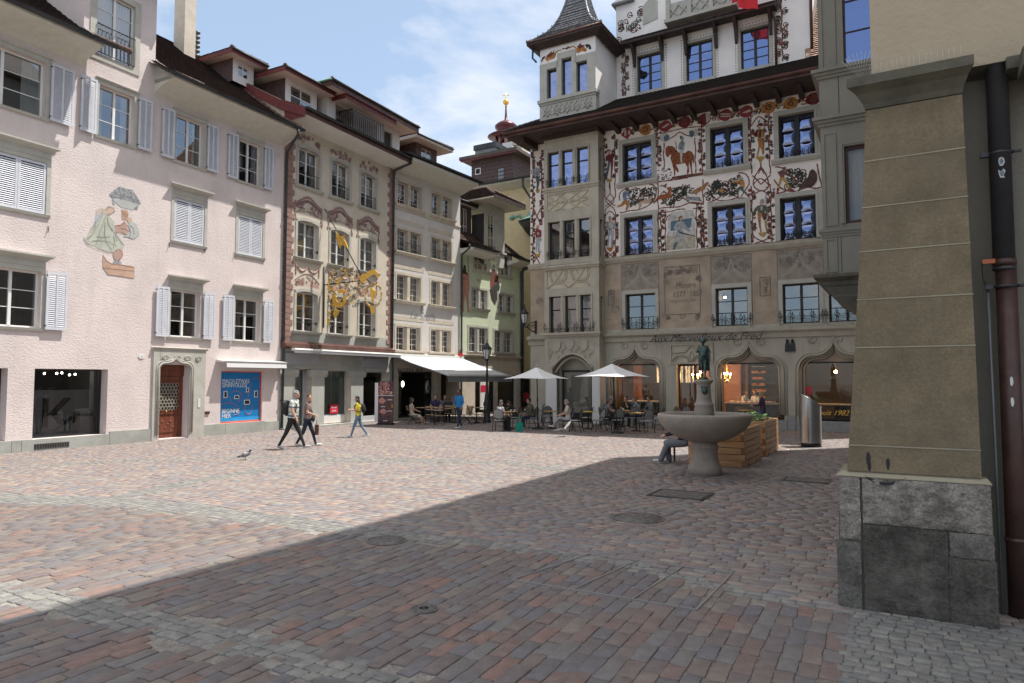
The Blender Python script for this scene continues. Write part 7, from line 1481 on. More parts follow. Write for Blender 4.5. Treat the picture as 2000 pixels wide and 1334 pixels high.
# ashlar joints
for z_ in (4.95,5.5,6.05,6.6,7.15):
    for a,b in ((bx1+.05,w11[0]-.35),(w11[1]+.35,T.x(1290,600)),(w12[1]+.35,w13[0]-.35)): ribbon(mb,[(a,z_),(b,z_)],.014,'relief_bg',Yg+.005)
mb.build('grisaille_painting',TV)
for s_,u,v,sz in (('Pfistern',1320,563,.36),('1577  1857',1314,581,.36),('Restauriert 1900',1310,591,.2)): txt(s_,sz,(T.x(u,v),-.012,T.z(u,v)),TV,'relief_line' if sz>.3 else 'relief_bg',name='painted_inscription',ext=.001,sx=.82)
ti.build('interior',TV)
# ---------------------------------------------------------------- right-hand side: corner house with its buttress, grey oriel
N0=Fac(G(1642,1182),(2300,-1333)); NH=fthing(N0,'corner_house','olive rendered corner house with a battered stone buttress filling the right edge','house')
def NPx(u,v,y=0): return N0.p(u,v,y)
yv=lambda v:.03+(925-v)/725*.25
mb=MB(); lv=[932,700,430,215]
def bc(v,dl=0,dr=0):
    t=(932-v)/(932-215); ul=1655+(1683-1655)*min(1,(932-v)/502) if v>=430 else 1683+(430-v)/215*8; ur=1918-(932-v)/432*23 if v>=500 else 1895-(500-v)/300*17
    return ul,ur
prs=[]
for v in lv:
    ul,ur=bc(v); y=yv(v); a=NPx(ul,v,y); zz_=a[1]; 
    # right edge at the same height
    lo,hi=v-120,v+120
    for _ in range(30):
        m_=(lo+hi)/2; z_=NPx(ur,m_,y)[1]
        if z_>zz_: lo=m_
        else: hi=m_
    b=NPx(ur,(lo+hi)/2,y); prs.append((a[0],b[0],y,zz_))
prs[0]=(*prs[0][:3],1.24)
def lerp_pr(z):
    for i in range(len(prs)-1):
        p,q=prs[i],prs[i+1]
        if z<=q[3]: t=(z-p[3])/(q[3]-p[3]); return tuple(p[k]+(q[k]-p[k])*t for k in range(3))
    return prs[-1][:3]
# courses separated by bright drip joints
ju=[866,668,568,475,383,283]; zj=[]
for (u,v) in ((1700,870),(1700,678),(1700,584),(1700,490),(1700,404),(1700,314)): zj.append(NPx(u,v,yv(v))[1])
zlev=[1.24]+zj+[prs[-1][3]]
for i in range(len(zlev)-1):
    z0,z1=zlev[i]+.008,zlev[i+1]-.008; A=lerp_pr(z0);B_=lerp_pr(z1)
    mb.add([(A[0],A[2],z0),(A[1],A[2],z0),(B_[1],B_[2],z1),(B_[0],B_[2],z1),(A[0],.9,z0),(A[1],.9,z0),(B_[1],.9,z1),(B_[0],.9,z1)],[(0,1,2,3),(1,5,6,2),(4,0,3,7),(3,2,6,7),(0,4,5,1)],'render_olive')
o=mb.build('buttress',NH)
mb=MB()
for z in zj:
    A=lerp_pr(z); mb.box(A[0]-.004,A[1]+.004,A[2]-.006,.9,z-.008,z+.004,'joint_pale'); mb.box(A[0]+.004,A[1]-.004,A[2]+.004,.9,z+.004,z+.012,'mortar_joint')
mat('joint_pale',(.33,.29,.21),.9,var=.15); mb.build('drip_joint',o)
# rough plinth made of several stones
mb=MB(); bz=1.2; fx0,fx1=-.02,NPx(1935,940)[0]
def stone(x0,x1,z0,z1,m,y0=-.02,seed=0,amp=.012,n=10):
    rr=random.Random(seed); vs=[];nx=max(3,int((x1-x0)/.025));nz=max(3,int((z1-z0)/.025))
    for j in range(nz+1):
        for i in range(nx+1):
            ed=i in(0,nx) or j in (0,nz); lean=(z0+(z1-z0)*j/nz)*.028
            q_=Vector((i*.09+seed*7,j*.09,seed)); d=(noise.noise(q_)+.55*noise.noise(q_*2.7)+.4*noise.noise(q_*6.1))*amp*1.4
            vs.append((x0+(x1-x0)*i/nx+(rr.uniform(-.004,.004) if ed else 0),y0+lean-(0 if ed else .008+d),z0+(z1-z0)*j/nz+(rr.uniform(-.004,.004) if ed else 0)))
    fs=[(j*(nx+1)+i,j*(nx+1)+i+1,(j+1)*(nx+1)+i+1,(j+1)*(nx+1)+i) for j in range(nz) for i in range(nx)]; mb.add(vs,fs,m,True)
stone(fx0+.03,.185,.62,1.2,'plinth_rough',seed=1); stone(fx0,.18,-.01,.60,'plinth_mid',seed=2); stone(.205,fx1,.78,1.2,'plinth_rough',seed=3,amp=.02); stone(.205,.86,-.02,.77,'plinth_dark',seed=4,amp=.016); stone(.875,fx1+.01,.56,.77,'plinth_mid',seed=5); stone(.862,fx1+.02,-.03,.55,'plinth_dark',seed=6)
mb.add([(fx0,.015,-.02),(fx1+.02,.015,-.02),(fx1+.0,.04,1.2),(fx0+.03,.04,1.2),(fx0,.95,-.02),(fx1+.02,.95,-.02),(fx1,.95,1.2),(fx0+.03,.95,1.2)],[(0,1,2,3),(1,5,6,2),(4,0,3,7),(3,2,6,7)],'mortar_joint')
mb.add([(fx0+.0,.0,1.2),(fx1+.01,.0,1.2),(fx1-.02,.05,1.245),(fx0+.06,.05,1.245),(fx0+.0,.95,1.2),(fx1+.01,.95,1.2)],[(0,1,2,3)],'joint_pale'); mb.add([(fx0+.01,.012,1.19),(fx1+.01,.012,1.19),(fx1+.01,.95,1.19),(fx0+.01,.95,1.19),(fx0+.01,.012,1.205),(fx1+.01,.012,1.205),(fx1+.01,.95,1.205),(fx0+.01,.95,1.205)],[(4,5,6,7),(0,1,5,4),(1,2,6,5),(3,0,4,7)],'joint_pale')
mb.build('buttress_plinth',NH)
# sprayed black marks on the render
mb=MB()
for cx,cz,sx,sz in ((.262,1.36,.018,.07),(.268,1.30,.015,.05),(.42,1.335,.016,.045),(.42,1.31,.012,.04)):
    A=lerp_pr(cz); mb.poly([(cx+sx*math.cos(w),A[2]-.004,cz+sz*math.sin(w)) for w in [k*math.pi/6 for k in range(12)]],'black')
a_=[(.23+.33*k/10,1.185-.055*math.sin(math.pi*k/10)+.02) for k in range(11)]
for i in range(10): (xa,za),(xb,zb_)=a_[i],a_[i+1]; mb.poly([(xa,-.012+za*.028-.012,za-.014),(xb,-.012+zb_*.028-.012,zb_-.014),(xb,-.012+zb_*.028-.012,zb_+.012),(xa,-.012+za*.028-.012,za+.012)],'black')
mb.build('spray_mark',NH)
# cornice on the buttress
cz0=prs[-1][3]; yb_=prs[-1][2]; cx0,cx1=prs[-1][0],prs[-1][1]
mb=MB(); pr=[(yb_+.5,cz0),(yb_-.01,cz0),(yb_-.03,cz0+.05),(yb_-.10,cz0+.13),(yb_-.17,cz0+.17),(yb_-.19,cz0+.18),(yb_-.19,cz0+.27),(yb_+.12,cz0+.33),(yb_+.5,cz0+.33)]
vs=[];n=len(pr)
for (y,z) in pr: e=max(0,yb_-y)*.8; vs.append((cx0-e,y,z))
for (y,z) in pr: e=max(0,yb_-y)*.45; vs.append((cx1+e,y,z))
mb.add(vs,[tuple(range(n)),tuple(range(2*n-1,n-1,-1))]+[(i,n+i,n+(i+1)%n,(i+1)%n) for i in range(n)],'mossy')
mb.build('cornice',NH)
mb=MB(); rr=random.Random(3); ct=cz0+.32
for k in range(17):
    x=cx0+.05+(cx1-cx0-.05)*k/16; mb.tube([(x,yb_+.02,ct-.02),(x+rr.uniform(-.01,.01),yb_+.0,ct+.13)],.0016,'wire',3)
for k in range(11): w=-.9+1.8*k/10; mb.tube([(cx0-.02,yb_-.1,ct-.05),(cx0-.02+.22*math.sin(w),yb_-.16,ct+.05+.16*math.cos(w))],.0018,'wire',3)
mat('wire',(.55,.55,.53),.4,metal=.5); mb.build('bird_spike',NH)
# walls
RX=.37; mb=MB(); HR=20.0
mb.poly([(RX,.36,ct-.06),(14,.36,ct-.06),(14,.36,HR),(RX,.36,HR)],'render_tan'); mb.poly([(RX,.36,ct-.06),(14,.36,ct-.06),(14,.62,ct-.1),(RX,.62,ct-.1)],'mossy'); mb.poly([(RX,.62,-.02),(14,.62,-.02),(14,.62,ct-.1),(RX,.62,ct-.1)],'render_grey')
mb.poly([(RX,.36,0),(RX,.36,HR),(RX,5.6,HR),(RX,5.6,0)],'render_tan'); mb.poly([(14,.36,0),(14,8,0),(14,8,HR),(14,.36,HR)],'render_tan')
mb.build('wall',NH)
mb=MB(); lx0=NPx(1990,150,.3)[0]; mb.box(1.45,14,.30,.63,ct-.16,ct-.05,'mossy'); mb.box(lx0,14,.02,.4,NPx(1990,130,.05)[1]-.0,NPx(1990,130,.05)[1]+.16,'mossy'); mb.box(lx0+.08,14,.12,.4,NPx(1990,130,.05)[1]-.14,NPx(1990,130,.05)[1],'mossy'); mb.build('ledge',NH)
mb=MB(); mb.box(RX-.6,14.5,-.3,6,HR,HR+.2,'dark_wood'); mb.add([(RX-.6,-.3,HR+.2),(14.5,-.3,HR+.2),(14.5,5,HR+4),(RX+4,5,HR+4),(RX-.6,6,HR+.2)],[(0,1,2,3),(0,3,4)],'tile_dark'); mb.build('roof',NH)
# thick downpipe
def ppt(u,v,y): a=NPx(u,v,y); return (a[0],y,a[1])
yp=.46; top=ppt(1941,0,yp); p_j=ppt(1961,512,yp); bot=ppt(1982,1215,yp); d_=Vector(p_j)-Vector(bot)
xp=p_j[0]; mb=MB(); mb.tube([(xp,yp,p_j[2]),(xp,yp,HR)],.087,'pipe_dark',16); o=mb.build('downpipe',NH)
mb=MB(); mb.tube([(xp+.01,yp,0),(xp+.01,yp,p_j[2])],.082,'pipe_brown',16); 
for v in (512,): z=p_j[2]; mb.tube([(xp,yp,z-.03),(xp,yp,z+.025)],.095,'pipe_brown',16); mb.tube([(xp,yp,z-.075),(xp,yp,z-.045)],.092,'pipe_dark',16)
zj_=ppt(1965,1052,yp)[2]; mb.tube([(xp+.01,yp,zj_-.02),(xp+.01,yp,zj_+.02)],.09,'pipe_brown',16); mb.build('lower_pipe',o)
mb=MB()
for v,m in ((300,'pipe_dark'),(560,'pipe_dark')):
    z=NPx(1955,v,yp)[1]; mb.tube([(xp,yp,z-.012),(xp,yp,z+.012)],.096,m,16); mb.box(xp-.15,xp-.08,yp-.03,yp+.02,z-.02,z+.02,m); mb.tube([(xp+.09,yp-.02,z),(xp+.16,yp-.02,z)],.014,m,8)
mb.build('pipe_clamp',o)
mb=MB(); a=NPx(1925,512,yp-.02); mb.box(a[0]-.03,a[0]+.07,yp-.06,yp-.02,a[1]-.02,a[1]+.02,'mu_rust3'); mb.tube([(a[0]-.03,yp-.04,a[1]),(a[0]-.02,yp,a[1]-.15),(a[0]+.01,yp,a[1]-.28)],.009,'pipe_dark',6); mb.tube([(a[0]+.01,yp,a[1]-.28),(a[0]+.03,yp,0)],.012,'lead',8); mat('mu_rust3',(.45,.13,.05),.6); mb.build('earthing_cable',NH)
mb=MB()
for (u,v,k) in ((1945,322,0),(1945,345,1),(1972,745,2),(1976,785,3)):
    z=NPx(u,v,yp)[1]; R_=.0885 if v<510 else .0835; w0=-math.pi/2-.0; n=8; sh=[(-.5,.1),(-.4,.8),(.1,1),(.5,.6),(.6,-.2),(.2,-.9),(-.3,-.8)] if k!=1 else [(-.6,.9),(-.1,.4),(.3,1),(.7,.5),(.3,-.3),(.5,-.9),(-.3,-.8),(-.5,0)]
    s=.5 if k<2 else .28
    pts=[(xp+(.01 if v>510 else 0)+R_*math.cos(w0+a*s+.0),yp+R_*math.sin(w0+a*s),z+b*.045) for a,b in sh]; mb.poly(pts,'sticker' if k<2 else 'wire')
    if k<2: pts=[(xp+(R_+.001)*math.cos(w0+a*s*.6),yp+(R_+.001)*math.sin(w0+a*s*.6),z+b*.025) for a,b in sh]; mb.poly(pts,'sticker2')
mat('sticker',(.45,.46,.46),.6); mat('sticker2',(.12,.16,.19),.6,var=.5,vs=60); mb.build('sticker',o)
# ---- grey house with the stone oriel further along the lane
OG=N0.sub(0,0); GHS=fthing(Fac(N0.w(RX,5.6),N0.a),'grey_stone_house','grey-green stone house with a corbelled oriel, half hidden by the buttress','house')
oy=7.0; ox=-.86; OF=Fac(N0.w(RX,5.6),N0.a); dxo,dyo=RX,5.6
def OP(u,v,y=oy): a=N0.p(u,v,y); return (a[0]-dxo,a[1])
yo2=oy-dyo
mb=MB(); mb.poly([(0,0.01,0),(0,0.01,HR),(0,11.5,HR),(0,11.5,0)],'oriel_grey'); mb.poly([(0,11.5,0),(0,11.5,HR),(6.6,18.9,HR),(6.6,18.9,0)],'oriel_grey'); mb.poly([(0,0.01,0),(10,0.01,0),(10,0.01,HR),(0,0.01,HR)],'oriel_grey'); mb.poly([(6.6,18.9,0),(6.6,18.9,HR),(16,18.9,HR),(16,18.9,0)],'oriel_grey'); mb.build('wall',GHS)
mb=MB(); mb.add([(-.6,-.4,HR),(-.6,11.3,HR),(6.3,19.4,HR),(14,19.4,HR),(14,-.4,HR),(-.6,-.4,HR+.2),(-.6,11.3,HR+.2),(6.3,19.4,HR+.2),(14,19.4,HR+.2),(14,-.4,HR+.2),(3.6,2,HR+4.5),(3.6,9,HR+4.5),(8,13,HR+4.5),(10,2,HR+4.5)],[(0,1,2,3,4),(0,5,6,1),(1,6,7,2),(2,7,8,3),(0,4,9,5),(5,10,11,6),(6,11,12,7),(5,9,13,10),(10,13,12,11)],'tile_dark'); mb.build('roof',GHS)
x0=OP(1603,300)[0]; x1=.0; 
zA=OP(1690,540)[1]  # bottom shelf
z_sh=OP(1640,536)[1]; z_s2=OP(1640,452)[1]; z_w0=OP(1660,436)[1]; z_w1=OP(1660,285)[1]; z_c1=OP(1640,232)[1]; z_c2=OP(1640,138)[1]; z_u0=OP(1660,125)[1]; 
mb=MB(); wx0,wx1=OP(1650,350)[0],-.02; uw0,uw1=OP(1646,60)[0],-.02
HO=13.2
wall(mb,x0,0,z_sh,HO,[(wx0,wx1,z_w0,z_w1,.14),(uw0,uw1,z_u0,z_u0+1.9,.14)],'oriel_grey',y=yo2); mb.poly([(x0,yo2,z_sh),(x0,yo2,HO),(x0,yo2+2.6,HO),(x0,yo2+2.6,z_sh)],'oriel_grey'); mb.poly([(x0,yo2+2.6,z_sh),(x0,yo2+2.6,HO),(0,yo2+2.6,HO),(0,yo2+2.6,z_sh)],'oriel_grey'); mb.add([(x0-.15,yo2-.15,HO),(0,yo2-.15,HO),(0,yo2+2.75,HO),(x0-.15,yo2+2.75,HO),(0,yo2+.4,HO+.9),(0,yo2+2.2,HO+.9)],[(0,1,4),(0,4,5,3),(3,5,2),(0,3,2,1)],'lead'); OO=mb.build('oriel',GHS)
mb=MB()
def omold(z,h,e,m='oriel_grey'):
    mb.box(x0-e,0,yo2-e,yo2+2.6+e,z,z+h*.4,m); mb.box(x0-e*.6,0,yo2-e*.6,yo2+2.6+e*.6,z-h*.35,z,m); mb.box(x0-e*.3,0,yo2-e*.3,yo2+2.6+e*.3,z-h*.7,z-h*.35,m)
for z in (z_c2,z_c1): omold(z,.16,.13)
omold(z_s2,.14,.06)
mb.build('oriel_moulding',OO)
mb=MB()
for a,b,c,d in ((x0+.04,OP(1637,350)[0]-.02,z_w0-.02,z_c1-.24),(x0+.05,OP(1634,60)[0]-.02,z_u0,HO-.6),(x0+.04,OP(1622,490)[0]+.12,z_sh+.05,z_s2-.12)): ring(mb,a+.03,b-.03,c+.03,d-.03,.03,yo2-.018,yo2,'oriel_grey')
ring(mb,wx0,wx1,z_w0,z_w1,.07,yo2-.035,yo2,'oriel_grey',bottom=False); ring(mb,wx0-.03,wx1,z_w0,z_w1+.03,.06,yo2-.05,yo2-.036,'oriel_grey',bottom=False); mb.box(OP(1637,180)[0],OP(1637,180)[0]+.012,yo2-.004,yo2,z_c1+.06,z_c2-.12,'black'); mb.box(OP(1643,500)[0],OP(1643,500)[0]+.01,yo2-.004,yo2,z_sh+.05,z_s2-.1,'black'); mb.build('oriel_panel',OO)
window(GHS,wx0,wx1,z_w0,z_w1,y=yo2+.04,leaves=1,rows=1,fm='red_frame',gm='glass_shop',fw=.06,curtain='full'); window(GHS,uw0,uw1,z_u0,z_u0+1.9,y=yo2+.04,leaves=1,rows=3,fm='red_frame',gm='glass_blue',fw=.04)
mat('red_frame',(.05,.012,.012),.5)
# corbel: shelves shrinking towards the wall and down
mb=MB(); st=[(0,z_sh),(.17,z_sh),(.17,z_sh-.06),(.05,z_sh-.13),(.03,z_sh-.2),(-.02,z_sh-.22),(-.08,z_sh-.30),(-.17,z_sh-.38),(-.14,z_sh-.41),(-.26,z_sh-.48),(-.42,z_sh-.60),(-.62,z_sh-.74),(-.86,z_sh-.90),(-1.0,z_sh-1.02)]
for i in range(len(st)-1):
    (e0,h0),(e1,h1)=st[i],st[i+1]; L0,L1=x0-e0,x0-e1; ya,yb2=yo2-e0,yo2-e1; k0,k1=max(0,-e0)*.35,max(0,-e1)*.35; ya=yo2-max(e0,-.0)+k0; yb2=yo2-max(e1,0)+k1
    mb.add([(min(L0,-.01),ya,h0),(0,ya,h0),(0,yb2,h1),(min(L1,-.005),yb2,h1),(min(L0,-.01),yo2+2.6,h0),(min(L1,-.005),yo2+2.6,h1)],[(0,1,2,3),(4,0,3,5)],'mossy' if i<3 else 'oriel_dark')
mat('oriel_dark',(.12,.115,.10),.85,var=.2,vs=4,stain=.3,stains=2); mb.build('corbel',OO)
# ---------------------------------------------------------------- houses behind the corner: yellow house with a shingled attic
YF=Fac((.05,48.5),(2300,-1333)); YH=fthing(YF,'yellow_house','yellow house behind the green one with a brown shingled attic block on top','house')
zt=YF.z(975,366); z_at=YF.z(1000,301,1.5)
mb=MB(); wall(mb,-4.6,8,0,zt,[],'yellow_wall'); shell(mb,-4.6,8,0,10,0,zt,'yellow_wall'); mb.build('wall',YH)
mb=MB(); mb.mold(-4.6,8,[(0,zt-.35),(-.9,zt-.05),(-.9,zt+.12),(0,zt+.2)],'soffit_cream'); mb.build('soffit',YH); mb=MB(); gutter(mb,-4.6,8,-.98,zt+.15,r=.1); mb.tube([(1.35,-.98,zt+.1),(1.35,-.9,zt-.5),(2.2,-.15,zt-2.2),(2.2,-.15,.0)],.08,'gutter',6); mb.build('gutter',YH)
ax0=YF.x(921,380,1.5); ax1=YF.x(1002,380,1.5)
mb=MB(); wl=[YF.r(973,372.5-2,983,354,1.5)]
mb.add([(-4.6,-.9,zt+.15),(8,-.9,zt+.15),(8,1.6,zt+.75),(-4.6,1.6,zt+.75)],[(0,1,2,3)],'lead')
wq=YF.r(973,330,983,354,1.5); sq=YF.r(930,331,938,339,1.5)
wall(mb,ax0,ax1,zt,z_at,[(*wq,.15),(*sq,.1)],'brown_shingle',y=1.5); mb.poly([(ax1,1.5,zt),(ax1,9,zt),(ax1,9,z_at),(ax1,1.5,z_at)],'brown_shingle'); mb.poly([(ax0,1.5,zt),(ax0,1.5,z_at),(ax0,9,z_at),(ax0,9,zt)],'brown_shingle')
for k in range(int((z_at-zt)/.28)): z=zt+.28*k; mb.box(ax0,ax1+.012,1.486,1.5,z,z+.03,'dark_wood'); mb.box(ax1,ax1+.014,1.5,9,z,z+.03,'dark_wood')
o=mb.build('attic_block',YH); window(YH,*wq,y=1.56,rows=3,leaves=1,split=2,gm='glass_dark'); mb=MB(); mb.box(*sq[:2],1.56,1.6,*sq[2:],'black'); ring(mb,*sq,.06,1.45,1.5,'frame_white'); mb.build('window_surround',YH)
mb=MB(); mb.add([(ax0-.7,.8,z_at),(ax1+.7,.8,z_at),(ax1+.7,9.6,z_at),(ax0-.7,9.6,z_at),(ax0-.7,.8,z_at+.25),(ax1+.7,.8,z_at+.25),(ax1+.7,9.6,z_at+.25),(ax0-.7,9.6,z_at+.25),(ax0+3,4,z_at+.9),(ax1-3,4,z_at+.9)],[(0,1,5,4),(1,2,6,5),(2,3,7,6),(3,0,4,7),(0,3,2,1),(4,5,9,8),(5,6,9),(7,4,8),(6,7,8,9)],'tile_dark'); mb.box(ax0-.6,ax1+.6,.86,.95,z_at-.12,z_at,'red_wood'); mb.build('roof',YH)
mb=MB(); b0=YF.r(928,285,967,311,3); mb.box(b0[0],b0[1],3,5,z_at,b0[3],'lead'); mb.box(b0[0]-.1,b0[1]+.1,2.9,5.1,b0[3]-.4,b0[3],'gutter'); mb.build('lift_housing',YH)
mb=MB(); c0=YF.r(1003,278,1019,310,5); mb.box(c0[0],c0[1],5,6,z_at,c0[3],'stone_beige'); mb.box(c0[0]-.08,c0[1]+.08,4.9,6.1,c0[3]-.3,c0[3],'stone_beige'); mb.build('chimney',YH)
mb=MB(); c0=YF.r(981,280,1000,310,6); mb.box(c0[0],c0[1],6,8,z_at,c0[3],'soffit_white'); mb.build('chimney',YH)
# green copper bay roof with finial
mb=MB(); gx=YF.x(1036,430,-1.0); gzb=YF.z(1030,437,-1); prf=[(2.1,-.1),(1.95,0),(1.5,.28),(1.15,.75),(.9,1.35),(.5,1.9),(.1,2.3)]; mb.lathe([(r,z) for r,z in prf],'verdigris',8,(gx+1.1,-.6,gzb+.1),smooth=False); mb.lathe([(1.3,-.9),(1.7,-.5),(2.0,-.05)],'dark_wood',8,(gx+1.1,-.6,gzb)); mb.build('copper_bay_roof',YH)
mb=MB(); q=YF.p(1003,428,-1.0); mb.tube([(gx-.6,-1,gzb+.2),(q[0]+.5,-1,q[1]+.2),(q[0]-.2,-1,q[1])],[.1,.12,.05],'verdigris',6); mb.ball((q[0]-.1,-1,q[1]+.1),(.28,.12,.2),'verdigris',8,6); mb.build('dragon_spout',YH)
mb=MB(); a=YF.r(1017,752,1033,800,-.1); mb.box(a[0],a[1],-.08,0,.2,2.2,'black'); o=mb.build('menu_poster',YH); mb=MB(); q=YF.p(1027,776,-.1); mb.ball((q[0],-.1,q[1]),(.3,.02,.35),'red_sign',10,8); mb.build('poster_picture',o)
# bell turret far behind
bx,by=-.65,72.; TW=thing('bell_turret','small far-off bell turret with a dark red onion dome and gilt ball','turret',(bx,by,0)); zz0=HC+(741-300)/1333*72
def tz(v): return HC+(741-v)/1333.*72*1.0-.0
mb=MB(); mb.lathe([(1.3,0),(1.3,tz(278)),(1.15,tz(278))],'onion_red',8,smooth=False); mb.build('shaft',TW)
mb=MB()
for k in range(8): w=k*math.pi/4+.3; mb.tube([(1.05*math.cos(w),1.05*math.sin(w),tz(279)),(1.05*math.cos(w),1.05*math.sin(w),tz(258))],.14,'onion_red',6)
mb.build('column',TW)
mb=MB(); mb.lathe([(2.0,tz(260)),(1.5,tz(255)),(.95,tz(250)),(.85,tz(248)),(1.15,tz(243)),(1.2,tz(238)),(.85,tz(232)),(.4,tz(228)),(.16,tz(224)),(.1,tz(210)),(.08,tz(196))],'onion_red',16); mb.build('onion_dome',TW)
mb=MB(); mb.ball((0,0,tz(189)),.33,'gold',12,8); mb.tube([(0,0,tz(196)),(0,0,tz(170))],.05,'gold',5); mb.box(-.35,.35,-.03,.03,tz(176),tz(175),'gold'); mb.build('gilt_ball',TW)
# ---------------------------------------------------------------- fountain, planters, bin, lamps
fx,fy=G(1377,926); FN=thing('fountain','round stone fountain with a broad bowl and a bronze warrior on its column','fountain',(fx,fy,0))
mb=MB(); mb.lathe([(.37,-.02),(.37,.14),(.355,.20),(.31,.24),(.285,.36),(.275,.50),(.285,.58),(.30,.60),(.30,.64),(.27,.66),(.27,.72)],'fountain_stone',40); mb.build('pedestal',FN)
mb=MB(); mb.lathe([(.26,.70),(.36,.735),(.55,.80),(.74,.90),(.90,1.03),(.985,1.16),(1.02,1.26),(1.02,1.31),(1.0,1.335),(.96,1.345),(.92,1.335),(.90,1.29),(.86,1.20),(.6,1.08),(.2,1.02)],'fountain_stone',64); mb.build('bowl',FN)
mb=MB(); mb.lathe([(.89,1.255),(.2,1.257)],'water',40); mat('water',(.03,.04,.035),.05,var=.2); mb.build('water',FN)
mb=MB(); mb.lathe([(.22,1.0),(.222,1.33),(.215,1.42),(.205,1.50),(.215,1.52),(.215,1.55),(.185,1.58),(.165,1.64),(.15,1.85),(.145,1.95),(.15,1.99),(.19,2.03),(.205,2.06),(.205,2.085),(.15,2.095)],'fountain_stone',32); mb.build('column',FN)
mb=MB(); mb.ball((-.03,-.165,1.86),(.075,.05,.09),'bronze',10,8); mb.ball((-.03,-.21,1.84),(.035,.035,.03),'bronze',8,6)
for s in (-1,1): mb.ball((-.03+s*.06,-.16,1.93),(.025,.02,.03),'bronze',6,5)
mb.tube([(-.03,-.2,1.81),(-.03,-.27,1.80)],.012,'bronze',6); mb.build('lion_mask',FN)
def planter(px_,py_,label,L=2.05,Wd=1.35,H=.92):
    t=thing('planter',label,'planter',(px_,py_,0),math.atan2(tdir[1],tdir[0]),'timber planters beside the fountain')
    # local x = tavern direction, local y = away; corner (0,0) nearest the camera, box spans x -Wd..0, y 0..L
    n=6; h=H/n; pm=MB(); em=MB()
    for k in range(n):
        z0=k*h+.006; z1=(k+1)*h-.006
        if k%2==0: a0,a1=0.,0.; 
        o_=0 if k%2==0 else .09
        pm.box(-Wd+.09-o_,0-.09+o_-.0,0,.09,z0,z1,'planter_wood'); pm.box(-Wd+.09-o_,-.09+o_,L-.09,L,z0,z1,'planter_wood')
        q=.09 if k%2==1 else 0
        em.box(-.09,0,q,L-q,z0,z1,'planter_wood2'); em.box(-Wd,-Wd+.09,q,L-q,z0,z1,'planter_wood2')
    if True:
        em2=MB()
        for k in range(n):
            z0=k*h+.006; z1=(k+1)*h-.006
            if k%2==1: em2.box(0,.003,.0,.088,z0+.004,z1-.004,'planter_end')
            else: em2.box(-.088,-.002,-.003,0,z0+.004,z1-.004,'planter_end')
        em2.build('beam_end',t)
    pm.build('board',t); em.build('board',t)
    s=MB(); s.box(-Wd+.09,-.09,.09,L-.09,H-.2,H-.08,'soil'); s.build('soil',t)
    f=MB(); 
    for yy in (.35,1.35): f.box(-Wd+.1,.004,yy,yy+.12,-.0,.07,'black')
    f.build('feet_slot',t); return t
wood('planter_wood2',(.40,.21,.095),(.57,.34,.17),axis=1)
pA=planter(*G(1455,914),'near timber planter, directly behind the fountain stem'); pB=planter(*G(1496,892),'far timber planter with green leaves showing over its rim',L=2.1,Wd=1.4,H=.95)
pl=thing('planter_plant','low bright-green leafy plant growing in the far planter','plant',(G(1496,892)[0],G(1496,892)[1],.85),math.atan2(tdir[1],tdir[0])); rr=random.Random(6); mb=MB(); st=MB()
for k in range(420):
    a=rr.uniform(-1.25,-.15); b=rr.uniform(.15,1.95); h=rr.uniform(.0,.26)*(1-abs(a+.75)*.7); s=rr.uniform(.035,.07); w=rr.uniform(0,6.3); t=rr.uniform(-.6,.6)
    u=Vector((math.cos(w),math.sin(w),t*.6))*s; v=Vector((-math.sin(w),math.cos(w),rr.uniform(-.4,.4)))*s*.5; c=Vector((a,b,.05+h)); mb.add([c-u,c-v,c+u,c+v],[(0,1,2,3)],'leaf' if k%3 else 'leaf2')
for k in range(26): a=rr.uniform(-1.2,-.2); b=rr.uniform(.2,1.9); st.tube([(a,b,-.1),(a+rr.uniform(-.05,.05),b,rr.uniform(.1,.25))],.006,'leaf',4)
mb.build('leaves',pl); st.build('stems',pl)
bx_,by_=G(1584,872); BN=thing('waste_bin','tall brushed-steel waste bin with a slanting bright top','waste bin',(bx_,by_,0))
mb=MB(); n=40; r=.32; vs=[]; 
for k in range(n): w=2*math.pi*k/n; vs+=[(r*math.cos(w),r*math.sin(w),.12),(r*math.cos(w),r*math.sin(w),1.42-.42*math.cos(w)*.5)]
mb.add(vs,[(2*k,2*((k+1)%n),2*((k+1)%n)+1,2*k+1) for k in range(n)],'steel',True); mb.build('body',BN)
mb=MB(); mb.poly([(r*math.cos(2*math.pi*k/n),r*math.sin(2*math.pi*k/n),1.42-.21*math.cos(2*math.pi*k/n)) for k in range(n)],'steel_top'); mat('steel_top',(.75,.76,.76),.22,metal=.8); mb.tube([((r+.004)*math.cos(2*math.pi*k/n),(r+.004)*math.sin(2*math.pi*k/n),1.42-.21*math.cos(2*math.pi*k/n)) for k in range(n)],.012,'steel',6,closed=True)
mb.build('top',BN); mb=MB(); mb.lathe([(.30,0),(.30,.12)],'black',32); mb.build('base',BN); mb=MB(); mb.tube([(-.19,-.262,.2),(-.19,-.262,1.3)],.004,'gutter',4); mb.ball((-.15,-.29,.9),.012,'gutter',6,4); mb.build('door_seam',BN)
